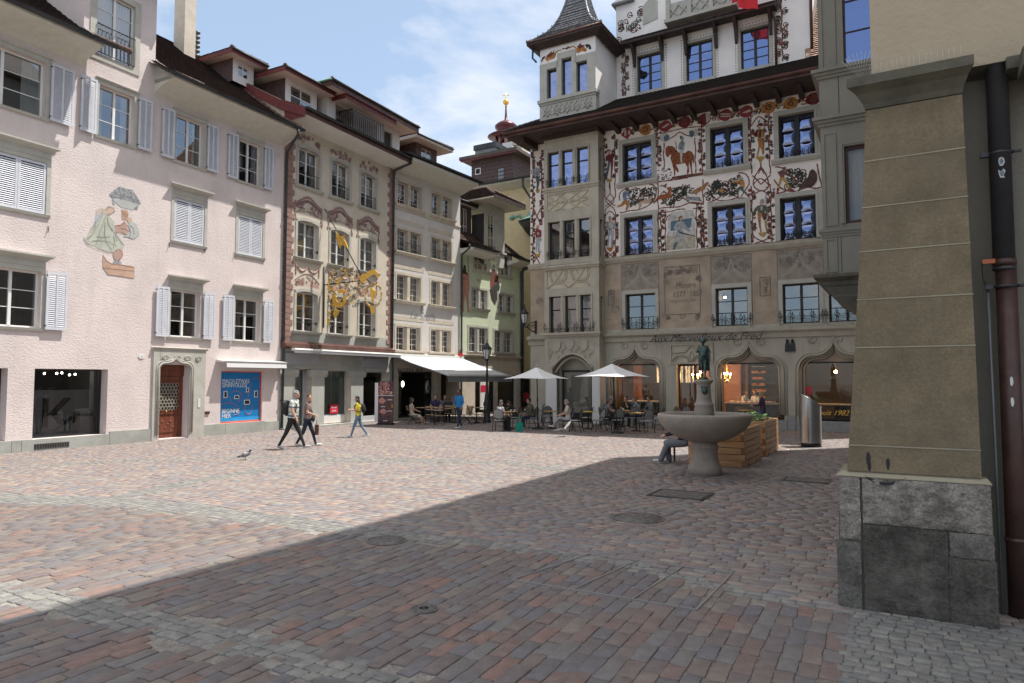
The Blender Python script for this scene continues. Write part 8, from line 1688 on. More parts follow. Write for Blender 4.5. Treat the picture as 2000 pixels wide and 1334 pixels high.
# bench behind the fountain
BW=thing('bench','small wooden slat bench half hidden behind the fountain bowl','bench',(4.42,17.3,0),math.atan2(tdir[1],tdir[0])); mb=MB()
for k in range(4): mb.box(-.55,.9,-.2+.11*k,-.11+.11*k,.43,.47,'bench_slat')
mat('bench_slat',(.42,.16,.07),.5,var=.2,vs=4); mb.build('seat',BW); mb=MB()
for x in (-.4,.75): 
    for y in (-.17,.2): mb.box(x-.02,x+.02,y-.02,y+.02,0,.43,'iron')
mb.build('leg',BW)
def lantern(mb,g,x,y,z,s=1,m='iron'):
    """four-sided lantern standing at z"""
    mb.lathe([(.05*s,0),(.09*s,.03*s),(.05*s,.06*s)],m,10,(x,y,z)); b=.09*s;t=.16*s;h=.36*s
    for k in range(6):
        w=k*math.pi/3; mb.tube([(x+b*math.cos(w),y+b*math.sin(w),z+.06*s),(x+t*math.cos(w),y+t*math.sin(w),z+.06*s+h)],.010*s,m,4)
    mb.lathe([(t*1.15,.06*s+h),(t*1.2,.08*s+h),(t*.8,.16*s+h),(t*.45,.22*s+h),(t*.42,.27*s+h),(t*.2,.30*s+h),(.02*s,.36*s+h),(.012*s,.46*s+h)],m,12,(x,y,z)); g.lathe([(b*.9,.07*s),(t*.93,.05*s+h)],'lantern_glass',6,(x,y,z),smooth=False)
lx_,ly_=G(951,825); SL=thing('street_lamp','black cast-iron lamp post with lantern beside the big awning','street lamp',(lx_,ly_,0))
mb=MB(); mb.lathe([(.20,0),(.20,.1),(.16,.14),(.17,.5),(.15,.75),(.19,.9),(.13,1.05),(.11,1.3),(.08,1.45),(.06,1.55),(.055,2.3),(.075,2.35),(.05,2.42),(.045,3.05)],'iron',16); mb.build('post',SL); mb=MB(); g=MB(); lantern(mb,g,0,0,3.03,1.3); mb.build('lantern_frame',SL); g.build('lantern_glass',SL)
q=T.p(1047,648); WL=fthing(T.sub(q[0],-.02),'wall_lantern','old iron lantern on a scrolled bracket at the tavern corner','lantern'); WL.location=(*T.w(q[0],-.0),0)
mb=MB(); g=MB(); lx2=T.x(1024,600,-.9)-q[0]; lz=T.z(1025,634,-.9)
mb.box(-.05,.05,-.06,0,q[1]-.1,q[1]+.55,'iron'); mb.tube([(0,-.05,q[1]+.0),(lx2*.25,-.3,q[1]-.0),(lx2*.7,-.7,q[1]+.18),(lx2,-.9,lz-.12),(lx2,-.9,lz)],.028,'iron',6); mb.tube([(0,-.05,q[1]+.5),(lx2*.5,-.45,q[1]+.42),(lx2*.75,-.75,q[1]+.2)],.02,'iron',6)
for k in range(5): c=(lx2*(.15+.13*k),-.12-.13*k,q[1]+.3-.02*k); mb.tube([(c[0]+.07*math.cos(i*.8),c[1],c[2]+.07*math.sin(i*.8)) for i in range(7)],.012,'iron',4)
mb.build('bracket',WL); mb=MB(); lantern(mb,g,lx2,-.9,lz,1.25); mb.build('lantern_frame',WL); g.build('lantern_glass',WL)
# ---- ornate gilded hanging sign, standing out from the cream house
SX=2.50; SF=Fac(P.w(SX),(-P.a[1]*-1,P.a[0]*-1)); SG=fthing(SF,'hanging_sign','gilded wrought-iron inn sign with a leaping stag on the cream house','sign')
def S(u,v): return SF.p(u,v,0)
mb=MB(); a=S(637,520); b=S(637,640); mb.tube([(.04,0,a[1]),(.04,0,b[1])],.035,'iron',6); q0=S(638,408); q1=S(705,537); mb.tube([(.02,0,q0[1]),(q1[0],0,q1[1])],.022,'iron',6); m0=S(640,556); m1=S(705,548); mb.tube([(.04,0,m0[1]),(m1[0],0,m1[1])],.025,'iron',6); mb.build('bracket',SG)
def sps(mb,u,v,r,m,rr,w=.010,t=1.3):
    x_,z_=S(u,v); a0=rr.uniform(0,6.3); d=rr.choice((-1,1)); mb.tube([(x_+r*(1-.75*i/14)*math.cos(a0+d*t*6.28*i/14),.01*math.sin(i),z_+r*(1-.75*i/14)*math.sin(a0+d*t*6.28*i/14)) for i in range(15)],w,m,4)
rr=random.Random(21); mb=MB(); g=MB()
for k in range(190):
    u=rr.uniform(640,702); v=rr.uniform(524,600)
    if (u-672)**2/1200+(v-570)**2/2500>1.15: continue
    sps(mb,u,v,rr.uniform(.05,.11),rr.choice(['iron','iron','silver_leaf','gold','gold']),rr)
for k in range(24): sps(mb,rr.uniform(640,650),rr.uniform(560,638),rr.uniform(.05,.09),rr.choice(['iron','silver_leaf','gold']),rr)
for k in range(30): t=k/29; sps(mb,690+22*t+rr.uniform(-6,6),585-40*t+rr.uniform(-6,6),.09,rr.choice(['silver_leaf','gold','iron']),rr)
mb.build('scrollwork',SG)
lf=MB()
for k in range(70): u=rr.uniform(650,700); v=526+rr.uniform(-4,10)+(u-650)*.12; x_,z_=S(u,v); c=Vector((x_,rr.uniform(-.06,.06),z_)); w=rr.uniform(0,6.3); s=rr.uniform(.04,.07); e=Vector((math.cos(w),.3*math.sin(3*w),math.sin(w)))*s; f_=Vector((-math.sin(w)*.5,.4,math.cos(w)*.5))*s; lf.add([c-e,c-f_,c+e,c+f_],[(0,1,2,3)],rr.choice(['mu_green','silver_leaf','gold']))
lf.build('leaf_garland',SG)
def goldp(pts,th=.04,m='gold'):
    cx=sum(p[0] for p in pts)/len(pts); cy=sum(p[1] for p in pts)/len(pts); g.prism([S(cx+(p[0]-cx)*.9,cy+(p[1]-cy)*.9) for p in pts],-th/2,th/2,m)
goldp([(700,545),(706,535),(716,533),(724,526),(734,526),(741,533),(741,544),(737,541),(733,534),(725,538),(716,546),(708,554),(703,551)]); goldp([(655,450),(659,458),(668,460),(674,457),(672,466),(678,476),(682,488),(674,482),(667,478),(664,488),(660,476),(656,466)])
goldp([(648,575),(654,573),(656,585),(662,592),(670,590),(674,578),(678,576),(678,590),(672,598),(662,603),(652,598),(648,588)]); goldp([(657,567),(668,564),(676,568),(672,574),(662,572)]); goldp([(660,543),(667,540),(665,553),(660,560),(658,552)]); goldp([(654,602),(664,606),(660,616),(655,622),(650,614)]); goldp([(641,548),(645,548),(645,572),(641,568)]); goldp([(722,559),(728,562),(733,568),(738,566),(736,574),(731,580),(729,594),(726,594),(725,580),(723,570)]); goldp([(722,596),(733,600),(731,612),(727,616),(724,606)]); goldp([(640,620),(645,622),(643,636),(639,632)])
g.build('gilt_figure',SG)
mb=MB(); cxz=S(729,577); pts=[(cxz[0]+.45*math.cos(i*.35),0,cxz[1]+.50*math.sin(i*.35)) for i in range(18)]; mb.tube(pts,.022,'gold',5,closed=True)
for k in range(46): w=rr.uniform(0,6.3); x_,z_=cxz[0]+.45*math.cos(w),cxz[1]+.5*math.sin(w); r_=.06; mb.tube([(x_+r_*(1-.06*i)*math.cos(w+i*.7),.0,z_+r_*(1-.06*i)*math.sin(w+i*.7)) for i in range(9)],.012,rr.choice(['gold','silver_leaf','iron']),4)
mb.tube([(q1[0],0,q1[1]),(cxz[0],0,cxz[1]+.5)],.02,'iron',5); mb.build('wreath',SG)
# ---- roll-up banner
rx_,ry_=G(753,829.5); ang=math.atan2(-.30,.95); RB_=thing('roll_up_banner','roll-up banner with dark food photographs in front of the hotel','banner',(rx_,ry_,0),ang)
wb=.40; hb=2.02; mb=MB(); mb.box(-wb,wb,-.10,.12,0,.08,'black'); mb.build('foot',RB_); mb=MB(); mb.box(-wb,wb,.0,.012,.08,hb,'food_dark'); mb.box(-wb-.2,-wb-.02,.05,.07,.12,hb-.08,'white_cloth'); o=mb.build('banner_cloth',RB_)
mb=MB(); rr=random.Random(9)
for k in range(34): x_=rr.uniform(-wb+.07,wb-.07); z_=rr.uniform(1.42,1.97); mb.ball((x_,-.003,z_),(.075,.006,.06),'food_pink',8,5); mb.ball((x_,-.006,z_),(.04,.006,.03),'food_dark' if k%3 else 'cl_beige',6,4)
for (c,d,e,f) in ((-.2,1.12,.22,.15),(-.12,.62,.2,.14)): mb.add([(c-e,-.004,d),(c,-.004,d+f),(c+e,-.004,d),(c+e*.3,-.004,d-f),(c-e*.4,-.004,d-f*.8)],[(0,4,3,2,1)],'food_pink')
mb.ball((.25,-.003,.9),(.12,.006,.05),'mu_red',8,5); mb.ball((.33,-.004,.86),(.05,.006,.09),'mu_gold',8,5); mb.box(-wb,wb,-.002,0,1.34,1.37,'text_white'); mb.build('food_picture',o)
for k,(x_,z_) in enumerate(((.1,1.14),(-.25,.82),(.1,.62),(-.12,.17))): mb=MB(); mb.box(x_,x_+.22,-.003,0,z_,z_+.03,'text_white'); mb.build('caption',o)
# ---- parasols
def parasol(u,v,apx,label,R_,za,ze,rot,lean=0):
    x,y=G(u,v); t=thing('parasol',label,'parasol',(x,y,0),rot,'white parasols over the cafe tables')
    mb=MB(); c=[(R_,0),(0,R_),(-R_,0),(0,-R_)]; n=8
    for k in range(4):
        a=Vector((c[k][0]+apx,c[k][1],ze)); b=Vector((c[(k+1)%4][0]+apx,c[(k+1)%4][1],ze)); A=Vector((apx,0,za))
        for i in range(n):
            for s_ in range(2):
                f0,f1=i/n,(i+1)/n; sag=lambda f:-.10*math.sin(math.pi*f)*.6
                m=(a+b)/2; e0,e1=(a,m+Vector((0,0,.035))) if s_==0 else (m+Vector((0,0,.035)),b)
                p=[A.lerp(e0,f0),A.lerp(e1,f0),A.lerp(e1,f1),A.lerp(e0,f1)]; p=[q+Vector((0,0,sag(f))) for q,f in zip(p,(f0,f0,f1,f1))]; mb.add(p,[(0,1,2,3)],'white_cloth2',True)
    mb.build('canopy',t); rb=MB()
    for k in range(4):
        a=Vector((c[k][0]+apx,c[k][1],ze)); A=Vector((apx,0,za-.05)); rb.tube([A,A.lerp(a,.5)-Vector((0,0,.08)),a-Vector((0,0,.01))],.011,'iron',4); rb.tube([(apx,0,za-.42),A.lerp(a,.5)-Vector((0,0,.08))],.009,'iron',4)
    rb.build('ribs',t); pm=MB(); pm.tube([(0,0,.04),(apx,0,za+.05)],.024,'gutter',8); pm.tube([(apx*.45,0,za*.45),(apx*.5,0,za*.5)],.035,'gutter',8); pm.ball((apx,0,za+.07),.03,'white_paint',6,5); pm.build('pole',t); bs=MB(); bs.lathe([(.26,0),(.26,.05),(.05,.09),(.035,.25)],'iron',20); bs.build('base',t); return t
mat('white_cloth2',(.88,.88,.88),.85,var=.02)
t=M['white_cloth2'].node_tree; b_=t.nodes['Principled BSDF']; b_.inputs['Transmission Weight'].default_value=0
parasol(1051,838,-.06,'left-hand white parasol in front of the arched tavern door',1.45,2.62,2.12,.18); parasol(1206,846,-.2,'right-hand white parasol, closest to the fountain',1.52,2.72,2.20,.05)
# ---------------------------------------------------------------- people
def seg_capsule(mb,a,b,r0,r1,n=10):
    a=Vector(a);b=Vector(b); d=b-a
    if d.length<1e-5: d=Vector((0,0,1e-4))
    pts=[];rs=[]; t=d.normalized()
    for k in range(4): w=math.pi/2*(1-k/3.); pts.append(a-t*r0*math.sin(w)); rs.append(max(r0*math.cos(w),r0*.06))
    for k in range(4): w=math.pi/2*(k/3.); pts.append(b+t*r1*math.sin(w)); rs.append(max(r1*math.cos(w),r1*.06))
    mb.tube(pts,rs,'skin',n)
def voxelmesh(mb,name,vox,sm=2):
    me=bpy.data.meshes.new(name); me.from_pydata(mb.v,[],mb.f); o=link(bpy.data.objects.new(name,me)); m=o.modifiers.new('r','REMESH'); m.mode='VOXEL'; m.voxel_size=vox; m.use_smooth_shade=True
    s=o.modifiers.new('s','SMOOTH'); s.factor=.5; s.iterations=sm
    dg=bpy.context.evaluated_depsgraph_get(); out=bpy.data.meshes.new_from_object(o.evaluated_get(dg)); bpy.data.objects.remove(o); return out
def rot2(v,a):  # rotate in the sagittal plane: x forward, z up; a>0 swings forward
    return Vector((v.x*math.cos(a)-v.z*math.sin(a),v.y,v.x*math.sin(a)+v.z*math.cos(a)))
DN=Vector((0,0,-1))
def limb(o,L,fwd,side=0):
    v=Vector((math.sin(math.radians(fwd)),0,-math.cos(math.radians(fwd)))); s=math.radians(side); v=Vector((v.x,math.sin(s),v.z*math.cos(s))); return o+v.normalized()*L
def person(label,px,py,facing,h,pose,col,hair='hair_dark',hairstyle='short',female=False,vox=.0105,shoe='cl_white',skin='skin',sleeve='short',lower='trousers',stripes=None,group=None,headturn=0,zoff=0,heavy=1.0):
    """pose: lean, twist, thigh/knee (L,R), upper/fore arm (L,R), spread; seat height if seated"""
    s=h/1.75; pz=pose.get('z',.93)*s; lean=math.radians(pose.get('lean',2)); base=thing('person',label,'person',(px,py,zoff),facing,group)
    P0=Vector((0,0,pz)); up=Vector((math.sin(lean),0,math.cos(lean))); bx=Vector((math.cos(lean),0,-math.sin(lean)))
    w=heavy*s; chest=P0+up*.34*s; neck=P0+up*.53*s; hd=neck+up*.13*s+bx*.03*s+Vector((0,0,.02*s)); hd+=Vector((pose.get('headf',0)*s,0,0))
    sh=.175*s*(.92 if female else 1.05); hp=.09*s
    segs=[]  # a,b,r0,r1,tag
    A=lambda a,b,r0,r1,t:segs.append((Vector(a),Vector(b),r0,r1,t))
    Y=Vector((0,1,0))
    for k,sg in ((0,1),(1,-1)):
        S=P0+up*.49*s+Y*sg*sh; ua=pose['ua'][k]; fa=pose['fa'][k]; sd=pose.get('side',(12,12))[k]*sg
        E=limb(S,.275*s,ua,sd); Wp=limb(E,.245*s,fa,pose.get('fside',(2,2))[k]*sg); A(S,E,.052*s*heavy,.042*s,'upper'); A(E,Wp,.041*s,.028*s,'fore')
        d=(Wp-E).normalized(); side=d.cross(Vector((0,0,1))) 
        if side.length<.1: side=Vector((1,0,0))*1.0
        side.normalize(); nrm=side.cross(d); pal=Wp+d*.075*s; A(Wp+d*.01*s,pal,.026*s,.032*s,'hand')
        for f in range(4):
            o=(f-1.5)*.019*s; b0=pal+side*o; L=(.062,.072,.068,.052)[f]*s; mid=b0+d*L*.6-nrm*.008*s*(1+f*.2); tip=mid+d*L*.42-nrm*.022*s; A(b0,mid,.0105*s,.0098*s,'hand'); A(mid,tip,.0098*s,.0085*s,'hand')
        tb=Wp+d*.025*s-side*.022*s; A(tb,tb+d*.045*s-side*.026*s-nrm*.01*s,.0125*s,.010*s,'hand')
        H=P0+Y*sg*hp-Vector((0,0,.03*s)); th=pose['th'][k]; kn=pose['kn'][k]; K=limb(H,.43*s,th,pose.get('tside',(0,0))[k]*sg); An=limb(K,.41*s,th-kn,pose.get('kside',(0,0))[k]*sg)
        lw=.088 if lower!='wide' else .10
        A(H,K,lw*s*(1.0 if female else 1.02)*heavy**.5,.062*s if lower!='wide' else .085*s,'thigh'); A(K,An,.056*s if lower!='wide' else .08*s,.040*s if lower!='wide' else .075*s,'shin')
        ft=math.radians(pose.get('foot',(0,0))[k]); fd=Vector((math.cos(ft),.12*sg,math.sin(ft))); hl=An-Vector((.035*s,0,.035*s)); A(hl,An+fd*.13*s-Vector((0,0,.045*s)),.036*s,.038*s,'shoe'); A(An+fd*.13*s-Vector((0,0,.045*s)),An+fd*.185*s-Vector((0,0,.052*s)),.038*s,.028*s,'shoe')
    mb=MB()
    for a,b,r0,r1,t in segs: seg_capsule(mb,a,b,r0,r1)
    # trunk as stacked ovals
    prof=[(-.10,.150,.110),(-.03,.168,.125),(.06,.155 if female else .162,.118),(.15,.135 if female else .155,.112+.0),(.26,.155 if female else .168,.118),(.36,.172 if female else .188,.120),(.44,.170 if female else .192,.105),(.50,.105,.075),(.54,.060,.058)]
    n=16; vs=[]
    for hh,wy,wx in prof:
        c=P0+up*hh*s; bel=(heavy-1)*.5*math.exp(-((hh-.12)/.14)**2)
        for k in range(n): a=2*math.pi*k/n; vs.append(c+Y*(wy*w*math.cos(a))+bx*((wx*w+bel*.2)*math.sin(a)+bel*.12))
    N=len(prof); fs=[(i*n+k,i*n+(k+1)%n,(i+1)*n+(k+1)%n,(i+1)*n+k) for i in range(N-1) for k in range(n)]+[tuple(range(n-1,-1,-1)),tuple((N-1)*n+k for k in range(n))]; mb.add(vs,fs,'skin')
    seg_capsule(mb,neck-up*.04*s,hd-up*.03*s,.054*s,.050*s)
    Mh=Matrix.Rotation(headturn,3,'Z')@Matrix.Rotation(-lean*-.4+pose.get('nod',0),3,'Y')
    def H_(x,y,z): return hd+Mh@Vector((x,y,z))*s
    def hb(x,y,z,r): 
        rr_=tuple(q*s for q in r); mb.ball(H_(x,y,z),rr_,'skin',14,10,M=Mh.to_4x4())
    hb(0,0,.035,(.092,.076,.098)); hb(.022,0,-.035,(.066,.058,.068)); hb(.055,0,-.075,(.03,.028,.025)); hb(.096,0,-.012,(.016,.011,.022)); hb(.102,0,-.022,(.012,.014,.009)); hb(.084,0,-.052,(.012,.024,.009)); hb(.078,0,.030,(.02,.05,.012))
    for sg in (-1,1): hb(-.005,.078*sg,-.003,(.018,.010,.030))
    if lower=='skirt':
        for k in range(5): seg_capsule(mb,P0+Vector((0,(k-2)*.05*s,-.02)),P0+Vector((.05,(k-2)*.07*s,-.42*s)),.11*s,.12*s)
    me=voxelmesh(mb,'body',vox)
    nf=len(me.polygons); cen=np.empty(nf*3,np.float32); me.polygons.foreach_get('center',cen); cen=cen.reshape(-1,3)
    best=np.full(nf,1e9); lab=np.zeros(nf,int); tags=['trunk','upper','fore','hand','thigh','shin','shoe','head']
    def dseg(a,b,r0,r1):
        a=np.array(a);b=np.array(b);d=b-a;t=np.clip(((cen-a)@d)/(d@d+1e-9),0,1); return np.linalg.norm(cen-a-t[:,None]*d,axis=1)-(r0+(r1-r0)*t)
    for a,b,r0,r1,t in segs:
        q=dseg(a,b,r0,r1); k=q<best; best[k]=q[k]; lab[k]=tags.index(t)
    q=dseg(P0-up*.05*s,P0+up*.42*s,.145*w,.16*w)-.012; k=q<best; best[k]=q[k]; lab[k]=0
    q=dseg(neck+up*.0*s,hd+Vector((0,0,.03*s)),.058*s,.09*s); k=q<best; best[k]=q[k]; lab[k]=7
    upv=np.array(up); hgt=(cen-np.array(P0))@upv
    top,leg=col[0],col[1]
    names=[top,leg,skin,shoe]; ext=stripes or []; names+=ext
    if 'belt' in pose: names.append('black')
    for nm in names: me.materials.append(gm_(nm))
    mi=np.full(nf,2)
    mi[lab==0]=0; mi[(lab==0)&(hgt<.02*s)]=1; mi[lab==1]=0
    if sleeve=='short': 
        for a,b,r0,r1,t in segs:
            if t=='upper': a=np.array(a);b=np.array(b);d=b-a; tt=((cen-a)@d)/(d@d); mi[(lab==1)&(tt>.72)&(dseg(a,b,r0,r1)<.03)]=2
    elif sleeve=='long': mi[lab==2]=0
    elif sleeve=='none': mi[lab==1]=2
    mi[(lab==4)|(lab==5)]=1; 
    if lower=='shorts': mi[lab==5]=2
    mi[lab==6]=3; mi[(lab==7)&(hgt<.50*s)]=0
    if stripes:
        band=np.floor(hgt/(.052*s)).astype(int)%5; m_=(mi==0)
        mi[m_&(band==1)]=4; mi[m_&(band==3)]=5 if len(stripes)>1 else 4
    me.polygons.foreach_set('material_index',mi.astype(np.int32)); me.name='body'
    bo=link(bpy.data.objects.new('body',me)); bo.parent=base
    # face details and hair
    fm=MB()
    for sg in (-1,1): fm.ball(H_(.083,.030*sg,.008),(.007*s,.013*s,.007*s),'eye',8,6); fm.ball(H_(.088,.030*sg,.030),(.005*s,.018*s,.004*s),hair,6,4)
    fm.ball(H_(.094,0,-.051),(.004*s,.022*s,.005*s),'lips',8,5); fm.build('face_features',bo)
    hm=MB(); r=random.Random(int(h*1000)+len(label)); Mq=Mh.to_4x4()
    def hbq(x,y,z,rr_): hm.ball(H_(x,y,z),tuple(q*s for q in rr_),hair,12,8,M=Mq)
    if hairstyle!='bald':
        hbq(-.016,0,.052,(.092,.084,.093)); hbq(-.045,0,.01,(.065,.080,.075)); 
        for k in range(22): a=r.uniform(0,6.3); b=r.uniform(.15,1.35); hbq(-.014+.085*math.cos(a)*math.sin(b),.078*math.sin(a)*math.sin(b),.056+.088*math.cos(b),(.022,.020,.016))
    if hairstyle=='long':
        for k in range(9):
            y=(k-4)*.017; a=H_(-.075+.012*abs(k-4),y,.02); hm.tube([a,a+Mh@Vector((-.02,0,-.12))*s,a+Mh@Vector((-.02-.01*r.random(),y*.5,-.26-.05*r.random()))*s],[.028*s,.026*s,.010*s],hair,8)
        for sg in (-1,1): a=H_(-.01,.078*sg,.03); hm.tube([a,a+Mh@Vector((.0,.008*sg,-.10))*s,a+Mh@Vector((-.02,.0,-.22))*s],[.022*s,.024*s,.010*s],hair,8)
    if hairstyle=='bob':
        for k in range(13): a=math.pi*.35+math.pi*1.3*k/12; q=H_(-.01+.080*math.cos(a),.080*math.sin(a),.02); hm.tube([q,q+Mh@Vector((-.003,0,-.09))*s],[.028*s,.018*s],hair,8)
    if hairstyle=='curly':
        for k in range(60): a=r.uniform(0,6.3); b=r.uniform(.1,2.2); 
        for k in range(60):
            a=r.uniform(-2.6,2.6)+math.pi; b=r.uniform(.1,2.1); hbq(-.018+.095*math.cos(a)*math.sin(b),.095*math.sin(a)*math.sin(b),.03+.105*math.cos(b),(.026,.026,.024))
    if hairstyle=='beard':
        for k in range(16): a=r.uniform(-1.2,1.2); hbq(.045+.03*math.cos(a),.05*math.sin(a),-.06+r.uniform(-.02,.02),(.022,.02,.022))
    hm.build('hair',bo); base['_s']=s
    return base,bo,dict(P0=P0,up=up,neck=neck,hd=hd,s=s,segs=segs,H=H_)
mat('eye',(.02,.015,.012),.3); mat('lips',(.38,.14,.12),.5)
WALK=dict(z=.915,lean=4,th=(27,-20),kn=(6,12),ua=(-16,18),fa=(8,42),foot=(12,-8))
def place(u,v): return G(u,v)
# man in striped polo with backpack, cap in hand
x_,y_=place(571,877); m1,b1,k1=person('grey-haired man walking in a green-white striped polo with a black backpack',x_,y_,-.10,1.80,dict(z=.90,lean=5,th=(24,-22),kn=(2,8),ua=(-22,10),fa=(2,30),foot=(10,-14),side=(14,14)),('stripe_w','cl_black'),'hair_grey','short',vox=.0095,shoe='cl_lightgrey',stripes=['stripe_n','stripe_g'],heavy=1.14,headturn=.25)
mat('stripe_w',(.60,.62,.60),.85); mat('stripe_g',(.34,.40,.31),.85); mat('stripe_n',(.10,.13,.18),.85)
def at_child(parent,fn,name,label,cat):
    """a carried thing: top-level, standing at its bearer's place"""
    t=thing(name,label,cat,parent.location,parent.rotation_euler.z); mb=MB(); extra=fn(mb,t); return t
def backpack(t_,k,m,s=1.0):
    up=k['up']; c=k['P0']+up*.30*k['s']-Vector((.215,0,0))*k['s']; mb=MB(); mb.ball(c,(.105*s,.155*s,.235*s),m,14,10); mb.ball(c-Vector((.07*s,0,.06*s)),(.06*s,.12*s,.13*s),m,12,8); mb.build('bag',t_)
    st=MB()
    for sg in (-1,1): y=.12*sg*k['s']; S_=k['P0']; st.tube([c+Vector((.04,y*.6,.18*s)),S_+up*.52*k['s']+Vector((.0,y,.01)),S_+up*.40*k['s']+Vector((.135*k['s'],y,0)),S_+up*.20*k['s']+Vector((.125*k['s'],y*1.2,0)),c+Vector((.08,y,-.16*s))],.015,m,5)
    st.build('strap',t_)
bp=thing('backpack','black backpack worn by the man in the striped polo','backpack',m1.location,m1.rotation_euler.z); backpack(bp,k1,'cl_black',1.05)
cp_=thing('cap','white cap held low in the hand of the man in the striped polo','cap',m1.location,m1.rotation_euler.z); hs=[q for q in k1['segs'] if q[4]=='hand']; hp_=hs[6][1]; mb=MB(); mb.ball(hp_+Vector((.02,-.02,-.13)),(.09,.035,.12),'cl_white',12,8); mb.build('crown',cp_); mb=MB(); mb.ball(hp_+Vector((.06,-.02,-.21)),(.06,.03,.06),'cl_white',10,6); mb.build('peak',cp_)
x_,y_=place(600,871); m2,b2,k2=person('woman in a dark patterned blouse and navy trousers walking beside the striped man',x_,y_,.05,1.66,dict(z=.90,lean=2,th=(20,-16),kn=(4,14),ua=(-6,5),fa=(25,70),foot=(6,-6)),('cl_pattern','cl_navy'),'hair_brown','short',female=True,vox=.0095,sleeve='short',headturn=-.9,heavy=1.06)
mat('cl_pattern',(.09,.06,.055),.85,var=.9,vs=28,col2=(.30,.22,.2))
hb_=thing('handbag','dark handbag hanging in front of the woman in the patterned blouse','handbag',m2.location,m2.rotation_euler.z); mb=MB(); c=k2['P0']+Vector((.19,-.06,.02)); mb.ball(c,(.05,.14,.11),'cl_black',12,8); mb.build('bag',hb_); mb=MB(); mb.tube([c+Vector((0,-.1,.08)),k2['neck']+Vector((.10,-.06,-.2)),k2['neck']+Vector((0,.1,0)),c+Vector((0,.1,.08))],.009,'cl_black',5); mb.build('strap',hb_)
sb_=thing('shopping_bag','brown paper bag carried low behind the woman in the patterned blouse','bag',(m2.location.x+.25,m2.location.y+.15,0),.4); mb=MB(); mb.box(-.05,.05,-.12,.12,.34,.66,'mu_brown'); mb.build('bag',sb_); mb=MB(); mb.tube([(0,-.06,.66),(0,-.04,.80),(0,.04,.80),(0,.06,.66)],.006,'mu_brown',4); mb.build('handle',sb_)
x_,y_=place(699,854); m3,b3,k3=person('girl with long dark hair in a yellow top and blue jeans looking at her phone',x_,y_,math.pi+.1,1.52,dict(z=.905,lean=2,th=(20,-18),kn=(3,16),ua=(14,18),fa=(95,92),fside=(-18,-18),foot=(8,-8)),('cl_yellow','cl_jean'),'hair_dark','long',female=True,vox=.0095,sleeve='short')
bp=thing('backpack','small black backpack worn by the girl in yellow','backpack',m3.location,m3.rotation_euler.z); backpack(bp,k3,'cl_black',.75)
ph=thing('phone','dark phone held by the girl in yellow','phone',m3.location,m3.rotation_euler.z); hs=[q for q in k3['segs'] if q[4]=='hand']; c=(hs[0][1]+hs[6][1])/2; mb=MB(); mb.box(c.x-.02,c.x+.06,c.y-.035,c.y+.035,c.z+.02,c.z+.03,'black'); mb.build('case',ph); mb=MB(); mb.box(c.x-.015,c.x+.055,c.y-.03,c.y+.03,c.z+.03,c.z+.032,'gutter'); mb.build('screen',ph)
x_,y_=place(897,836); m4,b4,k4=person('bearded man in a bright blue sports top and navy trousers striding past the hotel tables',x_,y_,-2.2,1.70,dict(z=.905,lean=2,th=(16,-12),kn=(3,10),ua=(8,-6),fa=(38,62),fside=(6,-22),side=(18,16),foot=(6,-4)),('cl_blue','cl_navy'),'hair_dark','beard',vox=.0105,sleeve='long',skin='skin_dark',headturn=.3)
mat('bronze_skin',(.07,.115,.105),.5,var=.5,vs=18,metal=.45,stain=.4,stains=9,stcol=(.02,.03,.03))
sb0,sbo,sk=person('x',0,0,0,.86,dict(z=.93,lean=0,th=(4,-6),kn=(2,4),ua=(-10,24),fa=(30,96),fside=(4,-22),side=(26,18)),('bronze_skin','bronze_skin'),'bronze_skin','short',vox=.007,shoe='bronze_skin',skin='bronze_skin',heavy=1.25)
sbo.name='statue'; sbo.parent=FN; sbo.location=(0,0,2.13); sbo.rotation_euler=(0,0,-2.2); bpy.data.objects.remove(sb0)
mb=MB(); mb.lathe([(.11,-.04),(.11,.0),(.09,.015)],'bronze_skin',14); mb.lathe([(.06,.80),(.075,.81),(.07,.85),(.055,.89),(.03,.90)],'bronze_skin',14,(0.01,0,0)); mb.tube([(-.10,.11,.02),(-.09,.10,.25),(-.07,.09,.40),(-.06,.08,.47)],.012,'bronze_skin',6)
for k in range(9): w=-1.9+k*.3; mb.tube([(-.06+.10*math.cos(w+3.1),.10*math.sin(w),.62),(-.09+.10*math.cos(w+3.1),.115*math.sin(w),.38),(-.10+.10*math.cos(w+3.1),.12*math.sin(w),.16)],[.022,.028,.015],'bronze_skin',6)
mb.build('armour',sbo)
